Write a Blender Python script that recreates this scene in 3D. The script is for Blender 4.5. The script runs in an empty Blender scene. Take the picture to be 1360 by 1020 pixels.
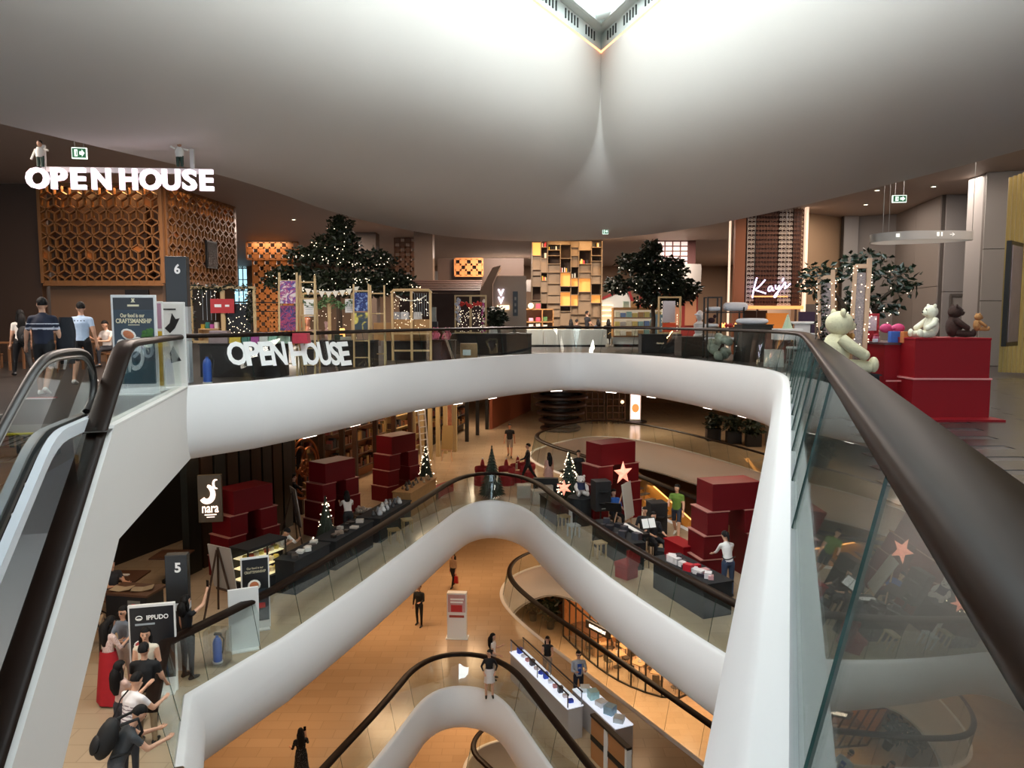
import bpy, bmesh, math, random
from math import pi, sin, cos, radians as rad
from mathutils import Vector as V, Matrix as Mx, Euler
from mathutils.geometry import tessellate_polygon
import numpy as np
random.seed(7)
S = bpy.context.scene
COL = S.collection
# ---------------------------------------------------------------- camera, sky, exposure
cam = bpy.data.cameras.new('camera'); camo = bpy.data.objects.new('camera', cam); COL.objects.link(camo)
CAMZ, PITCH, FPX = 1.4, rad(5.0), 1000.0
camo.location = (0, 0, CAMZ); camo.rotation_euler = (pi/2-PITCH, 0, 0)
cam.sensor_width = 36; cam.lens = 36*FPX/1360; cam.clip_start = .02; cam.clip_end = 300
S.camera = camo
W = bpy.data.worlds.new('sky'); S.world = W; W.use_nodes = True
bg = W.node_tree.nodes['Background']
bg.inputs[0].default_value = (.89, .955, 1, 1); bg.inputs[1].default_value = 9.3
S.view_settings.view_transform = 'Standard'; S.view_settings.look = 'None'
S.view_settings.gamma = 1; S.view_settings.use_curve_mapping = False
S.view_settings.exposure = 0.43
S.cycles.max_bounces = 8; S.cycles.diffuse_bounces = 5; S.cycles.glossy_bounces = 4
S.cycles.transparent_max_bounces = 24; S.cycles.transmission_bounces = 4
S.cycles.caustics_reflective = False; S.cycles.caustics_refractive = False
S.cycles.sample_clamp_indirect = 6
try: S.cycles.use_denoising = True
except Exception: pass
L6, L5, L4, L3 = 0.0, -5.7, -11.4, -17.1
FLAT, DISH, SKY = 5.6, 4.7, 9.7
def lamp(x, y, z, sx, sy, power, col=(1, .72, .45), rot=(0, 0, 0), spread=pi):
    l = bpy.data.lights.new('ceiling_area_light', 'AREA'); l.shape = 'RECTANGLE'; l.size = sx; l.size_y = sy
    l.energy = power; l.color = col; l.spread = spread
    o = bpy.data.objects.new('ceiling_area_light', l); o.location = (x, y, z); o.rotation_euler = rot; COL.objects.link(o)
    return o
WARM = (1, .64, .36); SOFT = (1, .76, .52); PINK = (1, .85, .74)
# ceiling lights of each floor; some added only to brighten right-hand walls
for x, y, p in ((-9, 20.5, 40), (-10, 34, 90), (0, 36, 90), (8, 38, 55), (12.6, 23.8, 18), (12.3, 19.2, 7), (12.8, 28.5, 7), (10.5, 14, 34), (-12, 14, 40), (0, 52, 140), (12, 52, 120), (-12, 48, 120)):
    lamp(x, y, FLAT-.05, 2.5, 2.5, p*12, PINK)
for x, y, p in ((-9, 20, 14), (-7, 28, 24), (-5, 36, 70), (0, 40, 110), (-2, 48, 130), (3, 34, 60), (8.6, 46, 110), (14, 38, 60), (6.2, 22, 30), (-9, 14, 20)):
    lamp(x, y, L6-1.56, 2, 2, p*1.6, SOFT)
lamp(-7.6, 10.6, L6-1.56, 1.6, 1.6, 75, (1, .9, .78)); lamp(-8.2, 6.5, L6-1.56, 1.6, 1.6, 70, (1, .9, .78))  # unseen lights added to lift the dark lower-left floor
for x, y, p in ((-7, 22, 160), (-5, 30, 200), (-2.5, 36, 200), (2, 41, 120), (-8, 14, 150), (4.3, 27, 50), (8, 38, 150)):
    lamp(x, y, L5-1.56, 2, 2, p*.62, WARM)
for x, y, p in ((-4, 26, 260), (-2, 33, 260), (3.5, 38, 300), (7, 33, 340), (8, 26, 240), (6.5, 40, 240), (12, 34, 200)):
    lamp(x, y, L4-1.56, 2, 2, p*.55, WARM)
# ---------------------------------------------------------------- helpers
def lin(c):
    if isinstance(c, str):
        c = [int(c[i:i+2], 16)/255 for i in (0, 2, 4)]
        return tuple(v/12.92 if v <= .04045 else ((v+.055)/1.055)**2.4 for v in c)
    return tuple(c)
MATS = {}
def mat(name, col='808080', rough=.5, metal=0., emit=None, es=1., noise=None, spec=.5, coat=0., bump=0.):
    """noise = (scale, amount, stretch xyz or None)"""
    if name in MATS: return MATS[name]
    m = bpy.data.materials.new(name); m.use_nodes = True
    t = m.node_tree; b = t.nodes['Principled BSDF']; c = lin(col)
    b.inputs['Base Color'].default_value = (*c, 1); b.inputs['Roughness'].default_value = rough
    b.inputs['Metallic'].default_value = metal; b.inputs['Specular IOR Level'].default_value = spec
    if coat: b.inputs['Coat Weight'].default_value = coat; b.inputs['Coat Roughness'].default_value = .08
    if emit:
        b.inputs['Emission Color'].default_value = (*lin(emit), 1); b.inputs['Emission Strength'].default_value = es
    if noise or bump:
        tc = t.nodes.new('ShaderNodeTexCoord'); mp = t.nodes.new('ShaderNodeMapping')
        t.links.new(tc.outputs['Object'], mp.inputs[0])
        sc, am, st = (noise or (6, .1, None))
        if st: mp.inputs['Scale'].default_value = st
        nz = t.nodes.new('ShaderNodeTexNoise'); nz.inputs['Scale'].default_value = sc; nz.inputs['Detail'].default_value = 4
        t.links.new(mp.outputs[0], nz.inputs[0])
        if noise:
            r = t.nodes.new('ShaderNodeMix'); r.data_type = 'RGBA'
            r.inputs['A'].default_value = (*[max(0, v*(1-am)) for v in c], 1)
            r.inputs['B'].default_value = (*[min(1, v*(1+am)) for v in c], 1)
            t.links.new(nz.outputs['Fac'], r.inputs['Factor']); t.links.new(r.outputs['Result'], b.inputs['Base Color'])
        if bump:
            bp = t.nodes.new('ShaderNodeBump'); bp.inputs['Strength'].default_value = bump; bp.inputs['Distance'].default_value = .02
            t.links.new(nz.outputs['Fac'], bp.inputs['Height']); t.links.new(bp.outputs[0], b.inputs['Normal'])
    MATS[name] = m
    return m
def glassmat(name, tint, ior=1.85):
    m = bpy.data.materials.new(name); m.use_nodes = True; t = m.node_tree; t.nodes.clear()
    o = t.nodes.new('ShaderNodeOutputMaterial'); mx = t.nodes.new('ShaderNodeMixShader')
    fr = t.nodes.new('ShaderNodeFresnel'); fr.inputs[0].default_value = ior
    tr = t.nodes.new('ShaderNodeBsdfTransparent'); tr.inputs[0].default_value = (*tint, 1)
    gl = t.nodes.new('ShaderNodeBsdfGlossy'); gl.inputs['Roughness'].default_value = .0; gl.inputs[0].default_value = (.95, .97, .97, 1)
    ge = t.nodes.new('ShaderNodeNewGeometry'); mu = t.nodes.new('ShaderNodeMath'); mu.operation = 'MULTIPLY'; iv = t.nodes.new('ShaderNodeMath'); iv.operation = 'SUBTRACT'; iv.inputs[0].default_value = 1
    t.links.new(ge.outputs['Backfacing'], iv.inputs[1]); t.links.new(fr.outputs[0], mu.inputs[0]); t.links.new(iv.outputs[0], mu.inputs[1]); t.links.new(mu.outputs[0], mx.inputs[0])
    t.links.new(tr.outputs[0], mx.inputs[1]); t.links.new(gl.outputs[0], mx.inputs[2])
    t.links.new(mx.outputs[0], o.inputs[0]); MATS[name] = m
    return m
GLASS = glassmat('clear_glass', (.93, .96, .95))
EDGE = mat('glass_edge', '2c4a44', .15)
WHITE = mat('white_render', 'dedcdb', .55, noise=(.6, .03, None))
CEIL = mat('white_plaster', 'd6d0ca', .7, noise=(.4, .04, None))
ORDS = 'first second third fourth fifth sixth seventh eighth ninth tenth eleventh twelfth thirteenth fourteenth fifteenth sixteenth seventeenth eighteenth nineteenth twentieth'.split()
def nth(k): return ORDS[k] if k < 20 else 'twenty '+ORDS[k-20]
def cname(c):
    import colorsys
    h, l, s_ = colorsys.rgb_to_hls(*[int(c[i:i+2], 16)/255 for i in (0, 2, 4)])
    if s_ < .13: return 'black' if l < .2 else 'grey' if l < .62 else 'white'
    w = 'dark ' if l < .3 else 'pale ' if l > .7 else ''
    return w+('red' if h < .03 or h > .94 else 'brown' if h < .1 and l < .5 else 'orange' if h < .1 else 'yellow' if h < .18 else 'green' if h < .45 else 'blue' if h < .72 else 'pink')
def frame(d):
    d = V(d).normalized(); up = V((0, 0, 1)) if abs(d.z) < .95 else V((0, 1, 0))
    a = d.cross(up).normalized(); return a, a.cross(d).normalized(), d
class B:
    """collects faces; .to() links them as ONE mesh object"""
    def __init__(s): s.v = []; s.f = []; s.m = []; s.sm = []
    def add(s, vs, fs, mi=0, smooth=False):
        o = len(s.v); s.v += [tuple(p) for p in vs]
        for f in fs: s.f.append([i+o for i in f]); s.m.append(mi); s.sm.append(smooth)
        return s
    def box(s, x, y, z, sx, sy, sz, rz=0, mi=0, taper=1., rx=0):
        """base centre (x,y,z), size"""
        vs = []
        for k, t in ((0, 1), (1, taper)):
            for a, b in ((-1, -1), (1, -1), (1, 1), (-1, 1)):
                p = V((a*sx/2*t, b*sy/2*t, k*sz))
                if rx: p.rotate(Euler((rx, 0, 0)))
                if rz: p.rotate(Euler((0, 0, rz)))
                vs.append(p+V((x, y, z)))
        return s.add(vs, [[3, 2, 1, 0], [4, 5, 6, 7], [0, 1, 5, 4], [1, 2, 6, 5], [2, 3, 7, 6], [3, 0, 4, 7]], mi)
    def bar(s, p, q, w, h=None, mi=0):
        h = h or w; p, q = V(p), V(q); a, b, d = frame(q-p); a = a*w/2; b = b*h/2
        vs = [c+i*a+j*b for c in (p, q) for i, j in ((-1, -1), (1, -1), (1, 1), (-1, 1))]
        return s.add(vs, [[3, 2, 1, 0], [4, 5, 6, 7], [0, 1, 5, 4], [1, 2, 6, 5], [2, 3, 7, 6], [3, 0, 4, 7]], mi)
    def tube(s, pts, r, n=8, mi=0, cap=True, flat=1.):
        pts = [V(p) for p in pts]; N = len(pts)
        rs = r if isinstance(r, (list, tuple)) else [r]*N
        vs = []; fs = []; a0 = None
        for i, p in enumerate(pts):
            d = (pts[min(i+1, N-1)]-pts[max(i-1, 0)])
            if d.length < 1e-9: d = V((0, 0, 1))
            d.normalize()
            if a0 is None: a, b, _ = frame(d)
            else:
                a = (a0-d*a0.dot(d))
                a = a.normalized() if a.length > 1e-6 else frame(d)[0]
                b = a.cross(d)
            a0 = a
            for k in range(n):
                t = 2*pi*k/n; vs.append(p+(a*cos(t)+b*sin(t)*flat)*rs[i])
        for i in range(N-1):
            for k in range(n):
                k2 = (k+1) % n; fs.append([i*n+k, i*n+k2, (i+1)*n+k2, (i+1)*n+k])
        if cap: fs.append(list(range(n-1, -1, -1))); fs.append([(N-1)*n+k for k in range(n)])
        return s.add(vs, fs, mi, True)
    def cyl(s, x, y, z, r, h, n=16, r2=None, mi=0): return s.tube([(x, y, z), (x, y, z+h)], [r, r if r2 is None else r2], n, mi)
    def lathe(s, prof, n=20, x=0, y=0, z=0, mi=0):
        vs = [(x+r*cos(2*pi*k/n), y+r*sin(2*pi*k/n), z+h) for r, h in prof for k in range(n)]
        fs = [[i*n+k, i*n+(k+1) % n, (i+1)*n+(k+1) % n, (i+1)*n+k] for i in range(len(prof)-1) for k in range(n)]
        if prof[0][0] > 1e-4: fs.append(list(range(n-1, -1, -1)))
        if prof[-1][0] > 1e-4: fs.append([(len(prof)-1)*n+k for k in range(n)])
        return s.add(vs, fs, mi, True)
    def ell(s, x, y, z, rx, ry, rz, n=12, m=8, rot=None, mi=0):
        vs = []; fs = []
        for i in range(m+1):
            th = pi*i/m; nn = 1 if i in (0, m) else n
            for k in range(nn):
                p = V((rx*sin(th)*cos(2*pi*k/n), ry*sin(th)*sin(2*pi*k/n), -rz*cos(th)))
                if rot: p.rotate(Euler(rot))
                vs.append(p+V((x, y, z)))
        st = lambda i: 0 if i == 0 else 1+(i-1)*n
        for k in range(n):
            k2 = (k+1) % n
            fs.append([0, 1+k2, 1+k]); l = st(m-1); fs.append([l+k, l+k2, len(vs)-1])
            for i in range(1, m-1): fs.append([st(i)+k, st(i)+k2, st(i+1)+k2, st(i+1)+k])
        return s.add(vs, fs, mi, True)
    def prism(s, poly, o, ex, ey, th, mi=0, mi2=None):
        """extrude 2D polygon: origin o, axes ex, ey, thickness vector th"""
        o, ex, ey, th = V(o), V(ex), V(ey), V(th); n = len(poly)
        a = [o+ex*p[0]+ey*p[1] for p in poly]; vs = a+[p+th for p in a]
        tri = tessellate_polygon([[V((p[0], p[1], 0)) for p in poly]])
        flip = ex.cross(ey).dot(th) > 0
        A = sum(poly[i][0]*poly[(i+1) % n][1]-poly[(i+1) % n][0]*poly[i][1] for i in range(n))
        fs = []
        for t in tri:
            t = list(t); q = [V((*poly[i], 0)) for i in t]
            if (q[1]-q[0]).cross(q[2]-q[0]).z < 0: t = t[::-1]
            fs.append(t[::-1] if flip else t); fs.append([i+n for i in (t if flip else t[::-1])])
        s.add(vs, fs, mi)
        sd = [[i, (i+1) % n, n+(i+1) % n, n+i] for i in range(n)]
        if (A > 0) != flip: sd = [f[::-1] for f in sd]
        return s.add(vs, sd, mi if mi2 is None else mi2)
    def grid(s, rows, mi=0, smooth=True, closed=False):
        n = len(rows[0]); vs = [p for r in rows for p in r]; fs = []
        for i in range(len(rows)-1):
            for k in range(n if closed else n-1):
                k2 = (k+1) % n; fs.append([i*n+k, i*n+k2, (i+1)*n+k2, (i+1)*n+k])
        return s.add(vs, fs, mi, smooth)
    def mesh(s, name, mats):
        me = bpy.data.meshes.new(name); me.from_pydata(s.v, [], s.f)
        for m in (mats if isinstance(mats, (list, tuple)) else [mats]): me.materials.append(m)
        me.polygons.foreach_set('material_index', s.m); me.polygons.foreach_set('use_smooth', s.sm)
        me.update()
        if any(s.sm):
            try: me.set_sharp_from_angle(angle=rad(42))
            except Exception: pass
        return me
    def to(s, name, mats, parent=None, loc=None, rz=0, bev=0, **kw):
        return obj(name, s.mesh(name, mats), parent, loc, rz, bev, **kw)
def obj(name, me, parent=None, loc=None, rz=0, bev=0, **kw):
    o = bpy.data.objects.new(name, me); COL.objects.link(o)
    if loc is not None: o.location = loc
    if rz: o.rotation_euler = (0, 0, rz)
    if parent is not None: o.parent = parent
    if bev:
        b = o.modifiers.new('edge', 'BEVEL'); b.width = bev; b.segments = 2; b.limit_method = 'ANGLE'; b.angle_limit = rad(50)
    for k, v in kw.items(): o[k] = v
    return o
def thing(name, label, cat, loc=(0, 0, 0), rz=0, group=None):
    o = bpy.data.objects.new(name, None); COL.objects.link(o); o.location = loc; o.rotation_euler = (0, 0, rz)
    o.empty_display_size = .1; o['label'] = label; o['category'] = cat
    if group: o['group'] = group
    return o
def tag(o, label, cat, group=None):
    o['label'] = label; o['category'] = cat
    if group: o['group'] = group
    return o
def dup(root, loc, rz=0, label=None):
    c = root.copy(); COL.objects.link(c); c.location = loc; c.rotation_euler = (0, 0, rz)
    if label: c['label'] = label
    for ch in list(root.children):
        d = ch.copy(); COL.objects.link(d); d.parent = c
        for g in list(ch.children): e = g.copy(); COL.objects.link(e); e.parent = d
    return c
def text_mesh(txt, size, ext, m, font=None, spacing=1., bold=0., align='CENTER'):
    cu = bpy.data.curves.new('txt', 'FONT'); cu.body = txt; cu.size = size; cu.extrude = ext; cu.align_x = align
    cu.space_character = spacing; cu.offset = bold; cu.resolution_u = 3
    o = bpy.data.objects.new('txt', cu); COL.objects.link(o)
    me = bpy.data.meshes.new_from_object(o.evaluated_get(bpy.context.evaluated_depsgraph_get()))
    bpy.data.objects.remove(o); bpy.data.curves.remove(cu)
    me.materials.clear(); me.materials.append(m)
    return me
def lettering(txt, size, m, parent, loc, rot=(pi/2, 0, 0), ext=.004, bold=0., name='lettering', spacing=1., sx=1.):
    o = obj(name, text_mesh(txt, size, ext, m, bold=bold, spacing=spacing), parent, loc); o.rotation_euler = rot; o.scale = (sx, 1, 1)
    return o
_F = V((0, cos(PITCH), -sin(PITCH))); _U = V((0, sin(PITCH), cos(PITCH)))
def _ray(x, y): return _F+V((1, 0, 0))*((x-680)/FPX)+_U*((510-y)/FPX)
def PZ(x, y, z): d = _ray(x, y); return V((0, 0, CAMZ))+d*((z-CAMZ)/d.z)     # survey: the point of a level seen at (x,y)
def PY(x, y, Y): d = _ray(x, y); return V((0, 0, CAMZ))+d*(Y/d.y)             # the point at depth Y seen at (x,y)
# ---------------------------------------------------------------- paths
def chaikin(pts, n=2, closed=True):
    for _ in range(n):
        q = []; N = len(pts)
        if not closed: q.append(pts[0])
        for i in range(N if closed else N-1):
            a, b = V(pts[i]), V(pts[(i+1) % N]); q += [tuple(a*.75+b*.25), tuple(a*.25+b*.75)]
        if not closed: q.append(pts[-1])
        pts = q
    return pts
def area(p): return sum(p[i][0]*p[(i+1) % len(p)][1]-p[(i+1) % len(p)][0]*p[i][1] for i in range(len(p)))/2
def normals(p, closed):
    """unit mitred right-hand normals"""
    N = len(p); out = []
    for i in range(N):
        a = V(p[i])-V(p[i-1]) if (closed or i > 0) else V(p[1])-V(p[0])
        b = V(p[(i+1) % N])-V(p[i]) if (closed or i < N-1) else a
        a = a.normalized(); b = b.normalized()
        if not closed and i == 0: a = b
        na = V((a.y, -a.x)); nb = V((b.y, -b.x)); m = (na+nb)
        m = m.normalized() if m.length > 1e-6 else na
        out.append(m/max(.45, m.dot(na)))
    return out
def sweep(b, p, prof, z, closed=False, mi=0, wrap=False):
    """prof: (off, z) pairs, off>0 towards the slab (right of travel)"""
    nn = normals(p, closed)
    rows = [[(p[i][0]+nn[i].x*o, p[i][1]+nn[i].y*o, z+h) for i in range(len(p))] for o, h in prof]
    if wrap: rows.append(rows[0])
    b.grid(rows, mi, True, closed)
    if wrap and not closed:
        k = len(prof)
        for e in (0, len(p)-1): b.add([rows[i][e] for i in range(k)], [list(range(k))], mi)
def slab(name, outer, holes, z, m, flip=False, parent=None, **kw):
    loops = [[V((*p, 0)) for p in outer]]+[[V((*p, 0)) for p in h] for h in holes]
    tri = tessellate_polygon(loops); vs = [(p.x, p.y, z) for l in loops for p in l]; fs = []
    for t in tri:
        a, b_, c = [V(vs[i]) for i in t]; up = (b_-a).cross(c-a).z > 0
        fs.append(list(t) if up != flip else list(t)[::-1])
    b = B(); b.add(vs, fs); return b.to(name, m, parent, **kw)
# ---------------------------------------------------------------- the building: floors with their voids
U_ = V((.347, .938)); N_ = V((.938, -.347))
V6 = [(-1.48, -3.72), (5.81, 15.98), (6.62, 18.6), (6.85, 21.0), (6.0, 24.6), (4.9, 27.9), (2.5, 30.5), (.2, 28.2), (-1.2, 26.0), (-3.2, 22.8), (-4.5, 18.7), (-5.6, 16.4)]
V6 = chaikin(V6, 3, False)+[(-6.53, 15.13), (-5.0, 9.2), (-7.2, 8.63), (-5.4, 2.2), (-4.2, -3.7)]
V5 = chaikin([(-.2, -.6), (5.0, 11.2), (5.35, 13.2), (4.02, 16.19), (2.6, 19.8), (1.3, 24.2), (.3, 28.3), (-1.5, 29.0), (-2.75, 24.0), (-3.95, 19.5), (-5.0, 16.1)], 3, False)+[(-6.03, 13.62), (-5.2, 11.36), (-1.4, -.6)]
V4 = chaikin([(0, 2), (4.5, 11), (2.2, 17.2), (.6, 21.6), (-.6, 25.0), (-2.7, 25.2), (-3.5, 22.0), (-4.3, 19.4)], 3, False)+[(-6.5, 12), (-1.4, 2)]
W5 = chaikin([(8.2, 19.0), (6.9, 22.0), (5.36, 26.1), (3.2, 32.0), (1.0, 36.2), (.7, 39.4), (2.4, 42.6), (5.2, 45.6), (8.4, 42.6), (11.2, 35.5), (13.2, 28), (11.5, 20)], 3, True)
W4 = chaikin([(6.6, 18.3), (5.3, 20.9), (2.6, 26.2), (.1, 31.0), (-.75, 34.0), (-.1, 36.8), (2.2, 38.9), (4.6, 36.2), (9, 33.5), (10.5, 26), (9, 18.5)], 3, True)
W3 = chaikin([(1.2, 23.4), (-.9, 27.2), (-2.3, 29.2), (-1.4, 31.6), (1.5, 32), (4, 29), (3.6, 24.5)], 3, True)
OUT = [(-24, -8), (17.5, -8), (17.5, 64), (-24, 64)]
def plankmat(name, c1, c2, rough, sx, sy, coat=0.):
    m = mat(name, c1, rough, coat=coat); t = m.node_tree; b = t.nodes['Principled BSDF']
    tc = t.nodes.new('ShaderNodeTexCoord'); mp = t.nodes.new('ShaderNodeMapping'); br = t.nodes.new('ShaderNodeTexBrick')
    mp.inputs['Scale'].default_value = (sx, sy, 1)
    br.inputs['Color1'].default_value = (*lin(c1), 1); br.inputs['Color2'].default_value = (*lin(c2), 1); br.inputs['Mortar'].default_value = (*[v*.86 for v in lin(c1)], 1)
    br.inputs['Mortar Size'].default_value = .006; br.inputs['Scale'].default_value = 1
    t.links.new(tc.outputs['Object'], mp.inputs[0]); t.links.new(mp.outputs[0], br.inputs[0]); t.links.new(br.outputs[0], b.inputs['Base Color'])
    return m
PLANK = plankmat('grey_timber_floor', '322e2c', '3a3634', .34, .45, 1.4)
TILE5 = plankmat('cream_floor_tile', 'b09a80', 'b8a288', .16, .5, .5)
TILE4 = plankmat('beige_floor_tile', 'b49878', 'bca080', .2, .5, .5)
slab('floor', OUT, [V6], L6, PLANK, kind='structure')
slab('floor', OUT, [V5, W5], L5, TILE5, kind='structure')
slab('floor', OUT, [V4, W4], L4, TILE4, kind='structure')
slab('floor', OUT, [W3], L3, TILE4, kind='structure')
slab('floor', OUT, [], L3-5.7, TILE4, kind='structure')
SOF = mat('white_soffit', 'c9beb2', .6)
def inset(p, d):
    nn = normals(p, True); return [(a[0]+n.x*d, a[1]+n.y*d) for a, n in zip(p, nn)]
FASC = [(.55, -1.5), (.42, -1.5), (.42, -1.47), (.36, -1.47), (.36, -1.5), (.1, -1.47), (-.02, -1.4), (-.13, -1.25), (-.2, -1.0), (-.22, -.72), (-.19, -.45), (-.11, -.2), (-.03, -.03), (0, .02), (.02, .035), (.13, .035), (.16, .0)]
def fascia(p, z, closed=False):
    b = B(); sweep(b, p, FASC[::-1], z, closed); return b.to('trim_fascia', WHITE, kind='structure')
def cut(loop, a, b):
    """the stretch of a loop between the points nearest a and b"""
    i = min(range(len(loop)), key=lambda k: (V(loop[k])-V(a)).length); j = min(range(len(loop)), key=lambda k: (V(loop[k])-V(b)).length)
    return loop[i:j+1] if i <= j else loop[i:]+loop[:j+1]
P6 = cut(V6, (-1.48, -3.72), (-6.53, 15.13)); P5 = V5[:-1]; P4 = V4[:-1]
fascia(P6+[(-7.0, 14.48)], L6); fascia(P5, L5); fascia(P4, L4); fascia(W5, L5, True); fascia(W4, L4, True); fascia(W3, L3, True)
for v, z in (([V6], L6), ([V5, W5], L5), ([V4, W4], L4), ([W3], L3)):
    slab('ceiling', OUT, [inset(h, .5) for h in v], z-1.5, SOF, True, kind='structure')
# light slots let into the white fascia's underside
SLOT = mat('slot_light', 'fff0e0', .5, emit='fff0e2', es=3.2)
def slots(p, z, step, ln):
    acc = 0; cnt = 0; nn = normals(p, False)
    for i in range(len(p)-1):
        a, b_ = V(p[i]), V(p[i+1]); L = (b_-a).length
        while acc < L:
            c = a+(b_-a)*(acc/L)+nn[i]*.24; d = (b_-a).normalized()*ln/2
            q = B().bar((*(c-d), z-1.497), (*(c+d), z-1.497), .03, .035).to('slot_lamp', SLOT); tag(q, 'white strip light under the top balcony edge, %s counted from the handrail end' % nth(cnt), 'light', 'strip lights under the top balcony edge')
            acc += step*(1 if cnt % 3 else 1.7); cnt += 1
        acc -= L
slots(cut(V6, (6.0, 16.4), (-6.53, 15.13))[:-1], L6, 2.1, .5)
# outer walls
DARKW = mat('brown_wall', '4a3626', .6, noise=(2, .15, (1, 1, .2)))
def wall(name, x0, y0, x1, y1, z0, z1, m, th=.2):
    b = B(); a = V((x1-x0, y1-y0)).length; b.box((x0+x1)/2, (y0+y1)/2, z0, a, th, z1-z0, math.atan2(y1-y0, x1-x0)); return b.to(name, m, kind='structure')
TAN = mat('tan_wall', '8a6f58', .7, noise=(1, .06, None)); OCH = mat('ochre_wall', '8a6038', .6, noise=(1.5, .12, None))
wall('wall_back', -24, 62, -22.7, 62, L6, FLAT+.4, TAN); wall('wall_back', -21.6, 62, 17.5, 62, L6, FLAT+.4, TAN)
wall('wall_right', 17.5, -8, 17.5, 64, L6, FLAT+.4, TAN); wall('wall_left', -24, -8, -24, 64, L6, FLAT+.4, DARKW)
# unseen glazed front behind the camera, added for frontal daylight
FRONTG = glassmat('added_front_glass', (.5, .52, .54), 1.2); fb_ = B()
for k in range(15): fb_.box(-24+41.5*k/14, -8, L5, .12, .2, FLAT-L5)
for z in (L5, L5+2, L6-1.5, L6, L6+2.6, FLAT-.2): fb_.box(-3.25, -8, z, 41.5, .15, .12)
fb_.to('window_added', mat('window_frame', '8a9090', .5), kind='structure'); B().box(-3.25, -8.05, L5, 41.5, .02, FLAT-L5).to('window_added_glass', FRONTG, kind='structure')
for z in (L5, L4, L3, L3-5.7):
    wall('wall_back', -24, 63, 17.5, 63, z, z+4.25, OCH); wall('wall_right', 17.5, -8, 17.5, 64, z, z+4.25, OCH)
    wall('wall_left', -24, -8, -24, 64, z, z+4.25, DARKW); z < L5 and wall('wall_front', -24, -8, 17.5, -8, z, z+4.25, OCH)
# ---------------------------------------------------------------- ceiling: flat outer field, dish and skylight shaft
K0 = V((2.8, 24.5)); KL = K0+V((-.5, -.866))*17; KR = K0+V((.274, -.96))*15.5; KN = V((.6, 3.2))
KITE = [KN, KR, K0, KL]                                    # counter-clockwise
H_, R_ = SKY-DISH, 5.6
rows = []; NR = 22
samples = []
for i in range(4):
    a, b_, c = KITE[i-1], KITE[i], KITE[(i+1) % 4]
    n0 = (b_-a).normalized(); n0 = V((n0.y, -n0.x)); n1 = (c-b_).normalized(); n1 = V((n1.y, -n1.x))
    for k in range(15):
        t = k/14; w = n0.lerp(n1, t).normalized(); samples.append((b_, w))
    for k in range(1, 20): samples.append((b_.lerp(c, k/20), n1))
RIM = chaikin([(-8.9, 12.6), (-7.75, 15.3), (-6.35, 18.4), (-5.5, 24.8), (-2.6, 31.6), (2.2, 33.2), (5.5, 30.4), (7.9, 24.9), (9.5, 18.2), (10.2, 13.5), (11.8, 6), (10, -2.5), (4, -7), (-4, -7), (-10.5, -1), (-11, 6)], 2, True)
def hit_rim(p, d):
    best = None
    for i in range(len(RIM)):
        a, b_ = V(RIM[i]), V(RIM[(i+1) % len(RIM)]); e = b_-a; den = d.x*e.y-d.y*e.x
        if abs(den) < 1e-9: continue
        t = ((a.x-p.x)*e.y-(a.y-p.y)*e.x)/den; u = ((a.x-p.x)*d.y-(a.y-p.y)*d.x)/den
        if t > 0 and -1e-6 <= u <= 1+1e-6 and (best is None or t < best): best = t
    return best or 3.
Ls = [max(1.6, hit_rim(p, d)) for p, d in samples]
for r in range(NR+1):
    q = r/NR; a = q*pi/2
    row = []
    for (p, d), L in zip(samples, Ls):
        R = min(R_, L-.3); x = R*(1-cos(a))**1.7; z = SKY-H_*sin(a)
        row.append((p.x+d.x*x, p.y+d.y*x, z))
    rows.append(row)
rows.append([(p.x+d.x*L, p.y+d.y*L, DISH-.02) for (p, d), L in zip(samples, Ls)])
rows.append([(p.x+d.x*(L+.06), p.y+d.y*(L+.06), DISH+.05) for (p, d), L in zip(samples, Ls)])
rows.append([(p.x+d.x*(L+.1), p.y+d.y*(L+.1), FLAT+.05) for (p, d), L in zip(samples, Ls)])
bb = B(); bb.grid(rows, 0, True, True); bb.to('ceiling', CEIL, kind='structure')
rim_out = [(p.x+d.x*(L+.05), p.y+d.y*(L+.05)) for (p, d), L in zip(samples, Ls)]
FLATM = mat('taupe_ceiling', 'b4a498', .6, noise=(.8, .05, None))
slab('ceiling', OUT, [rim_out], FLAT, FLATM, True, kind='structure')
slab('ceiling', OUT, [[tuple(p) for p in KITE]], SKY+.1, CEIL, True, kind='structure')
# the skylight: warm cove line, slotted upstand, steel tube and glazing bars
sk = thing('skylight', 'diamond roof skylight with slotted white upstand and steel glazing bars', 'skylight', (0, 0, 0))
COVE = mat('cove_light', 'ffd2a8', .5, emit='ffc090', es=.9); FRAMEW = mat('white_steel', 'c8cfcc', .4)
GAP = mat('dark_slot', '1a2220', .6)
def off(p, d): return inset([tuple(q) for q in p], d)
k1 = off(KITE, 0.02); k2 = off(KITE, -.0); ki = off(KITE, -.35); 
b = B(); rr = [[(x, y, SKY-.0) for x, y in k1], [(x, y, SKY+.02) for x, y in off(KITE, .05)], [(x, y, SKY+.06) for x, y in off(KITE, .05)], [(x, y, SKY+.06) for x, y in off(KITE, -.02)]]
b.grid(rr, 0, False, True); b.to('cove_strip', COVE, sk)
b = B(); b.grid([[(x, y, SKY+.06) for x, y in off(KITE, -.02)], [(x, y, SKY+.55) for x, y in off(KITE, -.02)]], 0, False, True)
b.grid([[(x, y, SKY+.55) for x, y in off(KITE, -.02)], [(x, y, SKY+.55) for x, y in off(KITE, -.3)], [(x, y, SKY+.62) for x, y in off(KITE, -.3)]], 0, False, True)
b.to('upstand', FRAMEW, sk)
b = B()
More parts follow.
